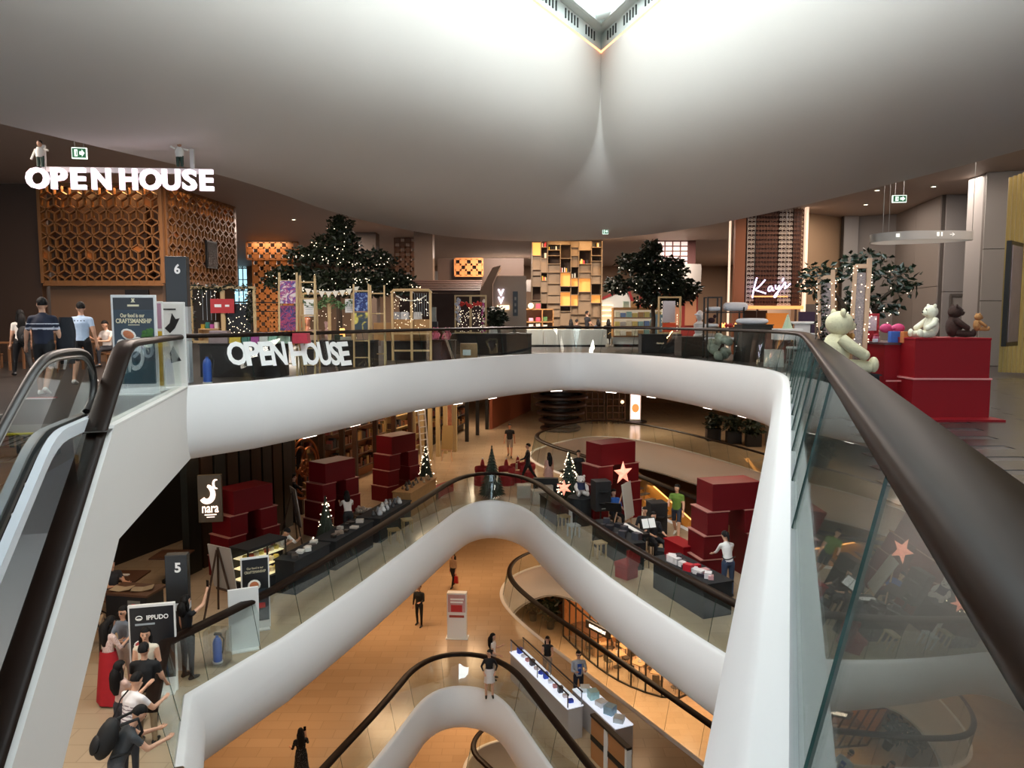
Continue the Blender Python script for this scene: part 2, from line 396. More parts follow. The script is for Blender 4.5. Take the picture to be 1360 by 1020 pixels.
for a, c in ((K0, KL), (K0, KR)):
    d = (c-a).normalized(); nin = (KITE[0]-K0).normalized()
    for k in range(3, 70):
        if k % 7 in (0, 1): continue
        p = a+d*(.2*k)
        n = V((-d.y, d.x)); n = n if n.dot(nin) > 0 else -n
        p = p+n*.03; b.box(p.x, p.y, SKY+.2, .05, .03, .27, math.atan2(d.y, d.x))
b.to('vent_slots', GAP, sk, kind='stuff')
KI = [V(q) for q in off(KITE, -.32)]
b = B()
for k in range(4): b.bar((*KI[k], SKY+.66), (*KI[(k+1) % 4], SKY+.66), .14, .2)
b.to('curb_frame', FRAMEW, sk)
for k in range(1, 8):
    t = k/8
    for a, c, e, f in ((KI[0], KI[1], KI[3], KI[2]), (KI[1], KI[2], KI[0], KI[3])):
        p, q = a.lerp(c, t), e.lerp(f, t); B().bar((*p, SKY+.7), (*q, SKY+.7), .06, .16).to('glazing_bar', FRAMEW, sk)
tk = K0.lerp(KL, .13), K0.lerp(KR, .115)
for t1, t2 in ((.058, .13), (.34, .4), (.68, .75)):
    p, q = K0.lerp(KL, t1), K0.lerp(KR, t2); B().tube([(*p, SKY+.72), (*q, SKY+.72)], .15, 14).to('steel_tube', FRAMEW, sk)
FROST = glassmat('skylight_glass', (.8, .82, .81))
b = B(); b.add([(*p, SKY+.82) for p in KI]+[(*p, SKY+.84) for p in KI], [[3, 2, 1, 0], [4, 5, 6, 7]]); b.to('glass_pane', FROST, sk)
# ---------------------------------------------------------------- balustrades
RAILM = mat('dark_bronze_rail', '1c120d', .4, spec=.09, coat=0., noise=(3, .12, (1, 1, 1)))
HPROF = [(.205, .985), (.195, 1.02), (.21, 1.055), (.25, 1.075), (.40, 1.075), (.425, 1.055), (.425, 1.03), (.405, 1.01), (.285, .985)]
SHOE = mat('steel_shoe', '8c8c88', .35, .8)
def resample(p, step):
    out = [V(p[0])]; acc = 0
    ds = [0]
    for i in range(len(p)-1): ds.append(ds[-1]+(V(p[i+1])-V(p[i])).length)
    n = max(1, round(ds[-1]/step)); cuts = [ds[-1]*k/n for k in range(n+1)]
    segs = []
    def at(s):
        for i in range(len(ds)-1):
            if s <= ds[i+1]+1e-9: return V(p[i]).lerp(V(p[i+1]), (s-ds[i])/max(1e-9, ds[i+1]-ds[i]))
        return V(p[-1])
    for k in range(n):
        a, b_ = cuts[k]+.002, cuts[k+1]-.002
        segs.append([tuple(at(a))]+[tuple(p[i]) for i in range(len(p)) if a+.02 < ds[i] < b_-.02]+[tuple(at(b_))])
    return segs
def balustrade(p, z, label, step=1.5, closed=False, lift=0., glass=GLASS, top=1.0, name='glass_railing', split=0):
    if closed: p = p+[p[0]]
    t = thing(name, label, 'railing', (p[0][0], p[0][1], z))
    o = V((p[0][0], p[0][1])); q = [tuple(V(a)-o) for a in p]
    k = .205*top
    b = B(); pr = [(u-.205+k+.135, h-1.0+top) for u, h in HPROF]; sweep(b, q, pr, 0, closed, wrap=True); b.to('handrail', RAILM, t)
    for s in (resample(q, step) if not split else resample(q[:split], 3.3)+resample(q[split-1:], step)):
        b = B(); sweep(b, s, [(.13, .0), (.13+k, top-.005), (.139+k, top-.005), (.139, .0)], 0, wrap=True)
        # joint edges of the pane are green and dark
        for i in range(-2, 0): b.m[i] = 1
        b.to('glass_pane', [glass, EDGE], t)
    return t
bal6 = balustrade(P6[:-1]+[(-6.5, 15.3)], L6, 'glass railing with dark bronze handrail around the top floor opening', 1.55, split=8)
bal5 = balustrade(P5, L5, 'glass railing around the opening of the floor below, past the red box stacks', 1.5)
bal4 = balustrade(P4, L4, 'glass railing with dark rail around the lowest visible white curved opening', 1.5)
balw5 = balustrade(W5, L5, 'glass railing around the far second opening behind the red star tower', 1.6, True)
balw4 = balustrade(W4, L4, 'glass railing around the second opening beside the beige walkway and counter', 1.6, True)
balw3 = balustrade(W3, L3, 'dark railing far below inside the lowest orange floor', 1.6, True)
# ---------------------------------------------------------------- helpers for lettering fitted to a size
def fit(txt, w, h, ext, m, bold=0.):
    me = text_mesh(txt, 1, .01, m, bold=bold)
    n = len(me.vertices); a = np.empty(n*3); me.vertices.foreach_get('co', a); a = a.reshape(-1, 3)
    lo, hi = a.min(0), a.max(0); c = (lo+hi)/2; d = np.maximum(hi-lo, 1e-6)
    a = (a-c)/d*np.array([w, h, ext]); me.vertices.foreach_set('co', a.ravel()); me.update(); return me
def letters(txt, w, h, m, parent, loc, rz=0, ext=.006, bold=0., tilt=0., name='lettering', **kw):
    """upright lettering whose face looks along -Y before the turn rz"""
    o = obj(name, fit(txt, w, h, ext, m, bold), parent, loc, **kw); o.rotation_euler = Euler((pi/2-tilt, 0, rz)); return o
# ---------------------------------------------------------------- escalator along the edge
E0 = V((-5.0, 9.2)); ED = V((.2517, -.968)); EA = math.atan2(ED.y, ED.x)
esc = thing('escalator', 'escalator going down beside the white parapet, black handrails and yellow step edges', 'escalator', (E0.x, E0.y, 0), EA)
SG, SN = .63, .577
GREY = mat('grey_cladding', 'd6d3cf', .5, noise=(.5, .03, None))
b = B(); b.prism([(-6.15, .03), (-.38, .03), (9.5, -.63*9.5-.21), (9.5, -1.45-.63*9.85), (-.35, -1.45), (-6.15, -1.45)], (0, 0, 0), (1, 0, 0), (0, 0, 1), (0, -.22, 0))
b.to('side_cladding', GREY, esc, bev=.07)
b = B(); b.prism([(-6.15, -1.3), (-.3, -1.3), (9.5, -1.3-.63*9.8), (9.5, -1.4-.63*9.8), (-.35, -1.42), (-6.15, -1.42)], (0, -.2, 0), (1, 0, 0), (0, 0, 1), (0, -1.9, 0))
b.to('underside', GREY, esc)
def rail3(path, prof, name, m, parent):
    """path of (s,z); prof of (w,h), closed"""
    b = B(); rows = [[(s, -w, z+h) for s, z in path] for w, h in prof]; rows.append(rows[0]); b.grid(rows)
    k = len(prof); b.add([rows[i][0] for i in range(k)], [list(range(k))]); b.add([rows[i][-1] for i in range(k)], [list(range(k))])
    return b.to(name, m, parent)
gp = [(-6.2, 0), (-2.2, 0), (-1.95, -.02), (-1.7, -.09), (-1.45, -.22)]+[(s, -.22-.63*(s+1.45)) for s in (-1, 0, 2, 4, 6, 9.4)]
def gz(s):
    for (a, x), (c, y) in zip(gp, gp[1:]):
        if s <= c: return x+(y-x)*(s-a)/(c-a)
rail3(gp, [(.04, .985), (.03, 1.02), (.045, 1.055), (.08, 1.075), (.27, 1.075), (.295, 1.055), (.295, 1.02), (.27, .985)], 'guard_handrail', RAILM, esc)
cuts = [-6.1, -4.6, -3.1, -1.75, -.55, .8]
for a, c in zip(cuts, cuts[1:]):
    ss = [a+.008]+[q for q, _ in gp if a < q < c]+[c-.008]
    lo = [(q, -.1, min(.03, gz(q)+.98)) for q in ss]; hi = [(q, -.14, max(.04, gz(q)+.99)) for q in ss]
    bq = B(); n = len(ss); o2 = V((0, -.014, 0))
    bq.grid([lo, hi, [V(p)+o2 for p in hi], [V(p)+o2 for p in lo], lo], 0, False)
    bq.to('guard_glass', GLASS, esc)
DARKR = mat('dark_rubber', '2a2725', .4); STEEL = mat('brushed_steel', '9a9a98', .35, .9); YEL = mat('safety_yellow', 'e8d020', .5)
STEPM = mat('step_black', '17181a', .5); DECK = mat('white_deck', 'c9cdd2', .4)
nos = lambda s: 0 if s < .5 else (-SN*(s-.9) if s > 1.3 else -SN*(s-.5)**2/1.6)
hp = [(-.75, .18), (-1.02, .3), (-1.17, .5), (-1.12, .74), (-.95, .9), (-.65, .98), (0, 1.0), (.6, .98), (1.0, .86), (1.4, .66)]+[(s, 1.0-SN*(s-.85)) for s in (2, 3, 4.5, 6, 8, 9.4)]
ESG = glassmat('escalator_glass', (.78, .82, .82))
for w, nm in ((.42, 'inner'), (1.62, 'outer')):
    p = [(s, -w, z) for s, z in hp]; p = [(s, -w, z) for s, z in chaikin(hp, 2, False)]; B().tube(p, .052, 10, flat=.75).to('handrail', DARKR, esc)
    q = [(s, y_, z-.05) for s, y_, z in p]; B().tube([(a, b_, c-.02) for a, b_, c in q], .03, 6).to('handrail_track', STEEL, esc)
    top = [(s, z-.06) for s, z in hp[3:]]; bot = [(9.4, nos(9.4)+.1), (2, nos(2)+.12), (1.2, nos(1.2)+.12), (.6, .12), (-.8, .12), (-1.05, .4)]
    B().prism(top+bot, (0, -w-.006, 0), (1, 0, 0), (0, 0, 1), (0, .012, 0)).to('balustrade_glass', ESG, esc)
    for dw, ww in (((-.1, .045), (.08, .06)) if w < 1 else ((.1, .045), (-.08, .06))):
        pth = [(-1.1, .0), (.2, .0), (.5, nos(.5)), (.7, nos(.7)), (.9, nos(.9)), (1.1, nos(1.1)), (1.3, nos(1.3)), (1.6, nos(1.6))]+[(s, nos(s)) for s in (2, 4, 9.4)]
        rail3(pth, [(w+dw-ww, .0), (w+dw-ww, .14), (w+dw+ww, .14), (w+dw+ww, .0)], 'deck_strip', DECK if abs(ww-.045) < .01 else STEEL, esc)
B().box(-.45, -1.02, .0, .9, 1.1, .012).to('comb_plate', STEEL, esc)
B().box(-.03, -1.02, .0, .07, 1.0, .02).to('comb_edge', YEL, esc)
for k in range(17):
    z = 0 if k < 2 else -.231*(k-1.5)
    st = B().box(.2+.4*k, -1.02, z-.24, .4, 1.0, .23); st.box(.39+.4*k, -1.02, z-.012, .02, 1.0, .008, mi=1)
    for j in range(8): st.box(.2+.4*k, -1.45+.123*j, z-.01, .38, .02, .01)
    st.to('step', [STEPM, mat('step_edge', '4c4a20', .5)], esc)
tag(B().box(0, 0, 0, .62, .09, .012).box(.05, .14, 0, .45, .1, .012, mi=1).to('floor_sticker', [mat('sticker_white', 'd8d0d0', .5), mat('sticker_red', 'c04848', .5)], None, (*PZ(47, 530, 0)[:2], 0.002), .1), 'red and white floor sticker on the dark floor by the escalator landing', 'sticker')
# ---------------------------------------------------------------- top floor: lattice café box, walls and columns
COPPER = mat('copper_lattice', '86582f', .45, .2, noise=(3, .15, None)); BACKB = mat('lattice_back', '2a1608', .7); PANELC = mat('copper_panel', 'b06428', .4, .3)
def rhombille(name, label, ax, ay, bx, by, z0, z1, a=.27, seed=1, flush=.6):
    t = thing(name, label, 'screen', (ax, ay, z0)); d = V((bx-ax, by-ay)); L = d.length; d.normalize(); n = V((d.y, -d.x))
    P = lambda u, h, o=0: V((d.x*u+n.x*o, d.y*u+n.y*o, h))
    bb = B(); rnd = random.Random(seed); H = z1-z0; W_ = a*3**.5; segs = set()
    def cl(p): return (round(min(max(p[0], 0), L), 3), round(min(max(p[1], 0), H), 3))
    r = 0; y = 0; cents = []
    while y < H+a:
        x = (W_/2 if r % 2 else 0)
        while x < L+W_:
            vs = [(x+a*sin(k*pi/3), y+a*cos(k*pi/3)) for k in range(6)]; cents.append((x, y, vs))
            for k in range(6): segs.add(tuple(sorted((cl(vs[k]), cl(vs[(k+1) % 6])))))
            for k in (0, 2, 4): segs.add(tuple(sorted((cl((x, y)), cl(vs[k])))))
            x += W_
        y += 1.5*a; r += 1
    for p, q in segs:
        if (V(p)-V(q)).length < .03: continue
        if (p[0] == q[0] and p[0] in (0, round(L, 3))) or (p[1] == q[1] and p[1] in (0, round(H, 3))): continue
        A, C = P(*p), P(*q); up = n.to_3d()*.07; e = (C-A).normalized().cross(n.to_3d())*.02
        bb.add([A+up+e, A+up-e, A-up-e, A-up+e, C+up+e, C+up-e, C-up-e, C-up+e], [[0, 1, 5, 4], [1, 2, 6, 5], [2, 3, 7, 6], [3, 0, 4, 7], [3, 2, 1, 0], [4, 5, 6, 7]])
    bb.to('lattice', COPPER, t)
    fr = B()
    for p, q in (((0, 0), (0, H)), ((L, 0), (L, H)), ((0, 0), (L, 0)), ((0, H), (L, H))): fr.bar(P(*p), P(*q), .1, .16)
    fr.to('frame', COPPER, t)
    for x, y, vs in cents:
        if rnd.random() < .1:
            k = rnd.choice((0, 2, 4)); q = [(x, y), vs[k], vs[(k+1) % 6], vs[(k+2) % 6]]
            if all(0 <= u <= L and 0 <= h <= H for u, h in q): B().prism(q, P(0, 0, -.02), P(1, 0)-P(0, 0), (0, 0, 1), n.to_3d()*.02).to('panel', PANELC, t)
    bk = B(); bk.add([P(0, 0, -flush), P(L, 0, -flush), P(L, H, -flush), P(0, H, -flush)], [[0, 1, 2, 3]]); bk.add([P(0, 0, -flush-.05), P(L, 0, -flush-.05), P(L, H, -flush-.05), P(0, H, -flush-.05)], [[3, 2, 1, 0]]); bk.to('back_panel', mat('back_amber', '2c150a', .6), t)
    return t
rhombille('lattice_screen', 'copper cube pattern lattice front of the box below the hanging lit sign', -14.8, 24, -11.0, 24, 2.5, FLAT, .27, 3)
ls = rhombille('lattice_screen', 'copper cube pattern lattice side carrying a small dark screen', -10.95, 24.2, -10.55, 29, 2.6, FLAT, .27, 5)
q = B().box(0, 0, 0, .75, .08, .95).box(0, -.045, .05, .67, .01, .85, mi=1).to('wall_screen', [mat('black_plastic', '141414', .4), mat('screen_off', '08080a', .2)], None, (-10.62, 26.9, 3.15), rad(85))
tag(q, 'small dark wall screen mounted on the copper lattice side', 'screen')
for x, y in ((-13.9, 24.25), (-12.5, 24.25), (-11.6, 24.25)): lamp(x, y, FLAT-.06, .8, .2, 17, (1, .55, .2))
for y in (25, 26.5, 28): lamp(-11.15, y, FLAT-.06, .2, .8, 9, (1, .55, .2))
BRW = mat('brown_panel', '6e5038', .55, noise=(1.2, .1, (1, 1, .3))); BRD = mat('dark_brown_panel', '3c281a', .55, noise=(1.2, .1, (1, 1, .3)))
B().box(-13.0, 24.4, 0, 3.6, .2, 2.5).box(-16.2, 24.3, 0, 2.6, .5, FLAT, mi=1).box(-19.5, 24.0, 0, 4.0, .5, FLAT).to('wall_left', [BRW, BRD], kind='structure')
B().box(-12.0, 24.27, 0, .75, .08, 2.3).to('door_1', mat('near_black_door', '1c120c', .5), kind='structure')
# perforated orange screens further back
def perforated(name, label, x, y, z0, w, h, rz=0, cell=.3, m=None):
    t = thing(name, label, 'screen', (x, y, z0), rz); b = B(); nx = int(w/cell); nz = int(h/cell)
    for i in range(nx+1): b.box(-w/2+i*w/nx, 0, 0, .09, .08, h)
    for j in range(nz+1): b.box(0, 0, j*h/nz-.05, w, .08, .1)
    rnd = random.Random(nx*7+nz)
    for i in range(nx):
        for j in range(nz):
            if (i+j) % 2: b.box(-w/2+(i+.5)*w/nx, 0, j*h/nz, w/nx, .05, h/nz)
    b.to('perforated_panel', m or mat('orange_wood', 'b8743c', .5), t); return t
perforated('perforated_screen', 'orange wooden screen with square holes beside the bright window', -13.2, 42, 0, 2.2, 4.6)
perforated('perforated_screen', 'dark upper screen with square holes behind the lattice box', -13.0, 41.4, 4.6, 2.8, .9, m=mat('dim_wood', '6a4428', .5))
perforated('perforated_screen', 'low orange screen with round lit holes under the window gallery', -11.8, 40, 0, 2.0, 1.9, cell=.22)
lamp(-13.2, 41, FLAT-.06, 2, .4, 90, (1, .62, .3))
B().bar((-14.8, 39, 2.2), (-10.2, 39, 2.2), .06).bar((-14.8, 39, 1.75), (-10.2, 39, 1.75), .05).bar((-13.4, 39, 0), (-13.4, 39, 3.2), .06).bar((-11.2, 39, 0), (-11.2, 39, 2.2), .06).to('trim_rail', mat('black_metal', '15120f', .5), kind='structure')
wf = B()
for i in range(4): wf.box(-22.7+.366*i, 62, 0, .06, .1, 6)
for j in range(7): wf.box(-22.15, 62, j*.9, 1.1, .1, .06)
wf.to('window_1', mat('window_frame', '8a9090', .5), kind='structure')
B().box(-22.15, 62.05, 0, 1.1, .02, 5.9).to('window_1_glass', glassmat('window_pane', (.25, .32, .34)), kind='structure')
# right-hand service walls, door, gold ribbed wall
GW = mat('grey_wall_panel', '8a8684', .55, noise=(.5, .04, None)); GW2 = mat('warm_grey_wall', '827a74', .6, noise=(.5, .04, None)); GW3 = mat('pale_column_panel', 'a8a4a0', .4)
GRV = mat('panel_joint', '4a4440', .7)
def panels(name, x0, y0, x1, y1, z1, cols, zs, m, th=.25):
    """wall of separate panels with recessed joints"""
    d = V((x1-x0, y1-y0)); L = d.length; a = math.atan2(d.y, d.x)
    w = B().box(L/2, .06, 0, L, th, z1).to(name, GRV, None, (x0, y0, 0), a, kind='structure')
    zz = [0]+zs+[z1]
    for i in range(cols):
        for h0, h1 in zip(zz, zz[1:]): B().box(L*(i+.5)/cols, -th/2+.03, h0+.008, L/cols-.014, .05, h1-h0-.016).to('wall_panel', m, w, bev=.006)
    return w
panels('wall_right', 14.8, 26.2, 17.4, 26.2, FLAT, 2, [2.3, 4.2], GW)
panels('wall_right', 15.7, 31.0, 14.8, 26.2, FLAT, 2, [2.5], GW2)
panels('wall_right', 14.3, 31.8, 15.7, 31.0, FLAT, 1, [2.4], GW2); panels('wall_right', 13.7, 31.6, 14.3, 31.6, FLAT, 1, [], GW3)
panels('wall_right', 13.75, 22.3, 14.9, 21.9, FLAT, 1, [1.9, 3.4], GW3)
B().box(14.4, 22.75, 0, 1.2, .9, FLAT).to('wall_right', GW, kind='structure')
dr = B().box(15.7, 26.02, 0, 1.2, .06, 2.12).to('door_2', mat('grey_door', '8c8884', .5), kind='structure')
df = B()
for p, q in (((15.07, 26.0, 0), (15.07, 26.0, 2.18)), ((16.33, 26.0, 0), (16.33, 26.0, 2.18)), ((15.04, 26.0, 2.18), (16.36, 26.0, 2.18))): df.bar(p, q, .07, .1)
df.to('door_frame', mat('dark_grey_frame', '55504c', .5), dr)
B().bar((15.35, 25.93, 1.02), (16.15, 25.93, 1.02), .05, .06).box(16.15, 25.95, .96, .1, .08, .14).to('push_bar', STEEL, dr)
dg = B().box(15.7, 25.97, 1.45, .42, .015, .22).to('exit_plate', mat('exit_green', '1c6a3c', .5), dr)
B().box(15.7, 25.958, 1.54, .3, .006, .025).box(15.7, 25.958, 1.6, .3, .006, .025).to('exit_plate_print', mat('exit_print', '9cc8a8', .5), dr)
wb = thing('ribbed_wall_panel', 'gold ribbed curved wall panel behind the framed poster', 'wall panel', (12.9, 18.3, 0)); GOLD = mat('gold_rib', 'a8935a', .4, .35)
for k in range(34):
    u = k/33; a = u*1.15; x = -.75+2.6*u; y = -1.1*sin(a*1.3)+.4
    B().cyl(x, y, .06, .05, 4.75+.35*min(1, u*3), 6).to('rib', GOLD, wb)
pf = thing('wall_poster', 'tall black framed poster leaning out from the gold ribbed wall', 'poster', (11.62, 17.6, .75), rad(43))
B().box(0, 0, 0, 1.0, .1, 2.4).to('frame', mat('black_frame', '121212', .4), pf); B().box(0, -.055, .1, .82, .02, 2.2).to('print', mat('poster_print', '6a6268', .4, noise=(2, .5, None)), pf)
# curved hanging sign ring
rg = thing('hanging_sign', 'pale curved hanging direction sign ring with small white arrows', 'sign', (10.65, 19.8, 3.4)); rg.scale = (.56, .56, .72); ra = B()
pts = chaikin([(-2.0, .9), (-1.6, 1.7), (-.6, 2.0), (1.6, 1.0), (2.3, 0), (1.9, -.7), (-.8, -.8), (-1.8, .1)], 3, True)
sweep(ra, pts, [(-.03, 0), (.03, 0), (.03, .3), (-.03, .3)], 0, True, wrap=True); ra.to('ring', mat('ring_white', 'b8b4ae', .4), rg)
sweep(B(), pts, [(0, 0), (0, .1)], 0, True)
for x, y in ((1.9, -.66), (-1.7, .3), (-.6, 1.98)): B().cyl(x, y, .3, .012, 2.75, 6).to('suspension_rod', STEEL, rg)
SGW = mat('sign_white', 'f0f0ea', .5, emit='f0f0ea', es=.6)
letters('→', .22, .12, SGW, rg, (.9, -.84, .16), ext=.01, name='arrow'); B().box(.25, -.85, .1, .1, .012, .14).box(.42, -.85, .1, .06, .012, .14).to('symbol', SGW, rg)
B().box(-1.35, -.42, .1, .16, .012, .12, rad(-42)).to('symbol', SGW, rg)
# exit signs
EXG = mat('exit_sign_green', '0c5a38', .5, emit='0c5a38', es=.35); EXW = mat('exit_sign_white', 'e8fff0', .5, emit='e8fff0', es=1.0)
def exit_sign(x, y, z, w, h, label, rz=0, drop=.3):
    t = thing('exit_sign', label, 'sign', (x, y, z), rz)
    B().box(0, 0, 0, w, .06, h).to('case', EXW, t); B().box(0, -.034, h*.08, w*.92, .01, h*.84).to('face', EXG, t)
    B().box(-w*.2, -.042, h*.2, w*.2, .008, h*.6).box(-w*.17, -.047, h*.3, w*.06, .006, h*.4, mi=1).to('running_figure', [EXW, EXG], t)
    B().prism([(0, .35*h), (.16*w, .35*h), (.16*w, .18*h), (.34*w, .5*h), (.16*w, .82*h), (.16*w, .65*h), (0, .65*h)], (.04*w, -.04, 0), (1, 0, 0), (0, 0, 1), (0, -.006, 0)).to('arrow', EXW, t)
    for s in (-.3, .3): B().cyl(s*w, 0, h, .008, drop, 6).to('rod', STEEL, t)
p = PY(106, 211, 17); exit_sign(p.x, p.y, p.z, .3, .24, 'small green exit sign hanging above the lit sign letters', .2, 5.58-p.z-.24)
p = PY(1194, 269, 19.5); exit_sign(p.x, p.y, p.z, .34, .18, 'green exit sign hanging in front of the grey service walls', -.1, 5.58-p.z-.18)
p = PY(804, 311, 29); exit_sign(p.x, p.y, p.z, .22, .2, 'tiny exit sign under the dark ceiling above the bookshelf tower', 0, .05)
# small downlights in the flat ceiling
DLT = mat('downlight_glow', 'fff0dc', .5, emit='fff0dc', es=3)
for k, (px, py) in enumerate(((22, 258), (74, 226), (390, 291), (1150, 271), (1240, 247), (1165, 252))):
    q = PZ(px, py, FLAT); t = thing('downlight', 'small round downlight in the flat ceiling '+('beside the dark brown column', 'near the first letter of the hanging sign', 'above the broad dark tree', 'before the pale column', 'above the hanging direction ring', 'beside the green exit sign by the service walls')[k], 'light', (q.x, q.y, FLAT-.03)); B().cyl(0, 0, 0, .07, .025, 12).to('lens', DLT, t); B().lathe([(.07, 0), (.1, .0), (.1, .028), (.07, .028)], 14).to('trim_ring', FRAMEW, t)
# hanging lit sign
hs = thing('hanging_sign', 'hanging sign of big glowing white letters on a pale rail', 'sign', (*PY(160, 238, 15)[:2], PY(160, 238, 15).z), rad(4)); hs.scale = (1.095,)*3
LIT = mat('lit_letter', 'ffeef8', .4, emit='ffeaf6', es=.86)
for i, (ch, u, w) in enumerate(zip('OPENHOUSE', (-1.42, -1.05, -.72, -.33, .14, .52, .88, 1.2, 1.5), (.39, .27, .25, .32, .3, .38, .31, .25, .24))):
    letters(ch, w, .375, LIT, hs, (u, 0, 0), ext=.07, bold=.035, name='letter')
B().bar((-1.3, .1, .17), (1.35, .1, .17), .07, .09).to('rail', mat('pale_rail', 'c8c4c0', .5), hs)
for x, h in ((-1.36, .45), (1.22, .42)): B().box(x, .12, .15, .07, .05, h).to('hanger_post', mat('pale_rail', 'c8c4c0', .5), hs)
def figurine(x, lean, label, arm):
    f = thing('figurine', label, 'figurine', hs.location+V((x*1.095, -.02, .235))); f.scale = (1.02,)*3; b = B()
    b.tube([(-.04, 0, 0), (-.035, 0, .2)], [.03, .04], 8, 1).tube([(.04, 0, 0), (.035, 0, .2)], [.03, .04], 8, 1).tube([(0, 0, .18), (0, 0, .28), (0, 0, .36)], [.07, .085, .05], 10)
    b.tube([(-.08, 0, .33), (-.16, -.02, .33+arm)], .02, 6).tube([(.08, 0, .33), (.17, -.02, .3)], .02, 6).ell(0, 0, .43, .045, .05, .06, mi=2).ell(0, .01, .45, .05, .052, .05, mi=3)
    b.to('body', [mat('figurine_shirt', 'd8d4cc', .6), mat('figurine_green', '22382c', .6), mat('figurine_skin', 'b88a70', .6), mat('figurine_hair', '181412', .6)], f)
figurine(-1.4, 0, 'small white shirted figurine standing at the O of the hanging sign', -.2); figurine(1.08, 0, 'small figurine with arms spread standing over the last letters of the hanging sign', .05)
# ---------------------------------------------------------------- people: one continuous body surface each, clothes coloured on it
SKIN = mat('skin', 'c08a6c', .55, noise=(9, .06, None)); SKIN2 = mat('skin_light', 'd0a084', .55, noise=(9, .06, None)); EYE = mat('eye_dark', '120c0a', .3); LIP = mat('lip', '8c4a44', .5)
HAIRM = mat('black_hair', '120f0e', .7, spec=.25, noise=(40, .6, (1, 1, .15)), bump=.5)
def cloth(c): return mat('cloth_'+c, c, .8, noise=(14, .12, None), bump=.15)
def shoe(c): return mat('shoe_'+c, c, .5)
def person(loc, face, H, label, top, bot, shoes, skin=SKIN2, hair='short', sleeve=.55, legs=2., arms=None, leg=None, lean=0., head=(0, 0), fem=False, skirt=None, dress=False, sit=False, stripe=None, hairm=HAIRM, vox=.019, untuck=.5, slim=1., group=None, name='person', glasses=False):
    s = H/1.72; r = rad; side = .165 if fem else .19
    arms = arms or ((4, 8, 10, 0), (-4, 8, 12, 0)); leg = leg or ((0, 3, 2), (0, 3, 2))
    hip = V((0, 0, .93*s)); T = V((0, sin(r(lean)), cos(r(lean))))
    waist = hip+T*.16*s; chest = hip+T*.36*s; nb = hip+T*.5*s
    hp = r(lean*.6+head[1]); Th = V((0, sin(hp), cos(hp))); hc = nb+Th*.175*s
    hy = r(head[0]); fw = V((-sin(hy)*cos(hp), cos(hy)*cos(hp), -sin(hp))); rt = V((cos(hy), sin(hy), 0))
    caps = []                                    # (a, b, ra, rb, label)
    m = 1.0*slim
    caps += [(hip-T*.02*s, waist, (.13 if fem else .128)*s*m, (.105 if fem else .125)*s*m, 'pelvis'), (waist, chest, (.105 if fem else .125)*s*m, (.125 if fem else .145)*s*m, 'torso'), (chest, nb-T*.06*s, .125*s*m, .1*s*m, 'torso'), (nb-T*.06*s, hc-Th*.05*s, .058*s, .05*s, 'neck')]
    sh = {}
    tips = []
    for i, sd in ((0, -1), (1, 1)):
        f, ab, e, ab2 = [r(q) for q in arms[i]]; S0 = nb-T*.065*s+V((sd*side*s, 0, 0))
        f += r(lean)*.4
        d = V((sd*sin(ab), sin(f)*cos(ab), -cos(f)*cos(ab))); E1 = S0+d*.28*s
        d2 = V((sd*sin(ab2), sin(f+e)*cos(ab2), -cos(f+e)*cos(ab2))); W1 = E1+d2*.245*s; Hn = W1+d2*.075*s
        k = .9 if fem else 1.
        caps += [(nb-T*.07*s, S0, .085*s, .06*s*k, 'torso'), (S0, E1, .058*s*k, .044*s*k, 'uarm'), (E1, W1, .042*s*k, .029*s*k, 'farm'), (W1+d2*.02*s, Hn, .033*s*k, .036*s*k, 'hand')]
        tips.append((W1, Hn, d2, sd))
    feet = []
    for i, sd in ((0, -1), (1, 1)):
        f, ab, k = [r(q) for q in leg[i]]; Hj = hip+V((sd*.088*s, 0, -.03*s))
        d = V((sd*sin(ab), sin(f)*cos(ab), -cos(f)*cos(ab))); K = Hj+d*.42*s; g = f-k
        d2 = V((sd*sin(ab)*.3, sin(g), -cos(g))); A = K+d2*.41*s
        caps += [(Hj, K, (.1 if fem else .092)*s*m, .064*s, 'thigh'), (K, K.lerp(A, .4), .06*s, .056*s, 'shin'), (K.lerp(A, .4), A, .056*s, .042*s, 'shin2')]
        ft = V((sd*.06, cos(min(0, g+.2)), sin(min(0, g+.2)) if g < -.3 else 0)).normalized()
        if sit: ft = V((0, 1, 0))
        feet.append((A, ft)); caps += [(A-ft*.05*s+V((0, 0, -.04*s)), A+ft*.08*s+V((0, 0, -.045*s)), .042*s, .044*s, 'foot'), (A+ft*.08*s+V((0, 0, -.045*s)), A+ft*.16*s+V((0, 0, -.055*s)), .044*s, .032*s, 'foot'), (A, A-ft*.02*s+V((0, 0, -.04*s)), .042*s, .045*s, 'ankle')]
    b = B()
    for a, c, ra, rb, l in caps:
        d = (c-a).normalized(); n = 10
        fl = .72 if l in ('torso', 'pelvis') and abs(d.z) > .6 else 1.
        def ring(o, q): return o, q
        p = []; rr = []
        for t, q in ((-1, .05), (-.7, .7), (0, 1)): p.append(a+d*ra*t*.9); rr.append(ra*q)
        for t, q in ((0, 1), (.7, .7), (1, .05)): p.append(c+d*rb*t*.9); rr.append(rb*q)
        if fl != 1:
            bb = B(); bb.tube([(x.x, x.y, x.z) for x in p], rr, n); o = len(b.v)
            vs = []
            for i, v in enumerate(bb.v):
                ctr = p[i//n]; v = V(v); v = V((ctr.x+(v.x-ctr.x)*1.22, ctr.y+(v.y-ctr.y)*.8, v.z)); vs.append(v)
            b.add(vs, bb.f)
        else: b.tube(p, rr, n)
    def hd(u, w, h): return hc+rt*u*s+fw*w*s+Th*h*s
    hb = B(); q = []
    hr = Euler((-hp, 0, hy))
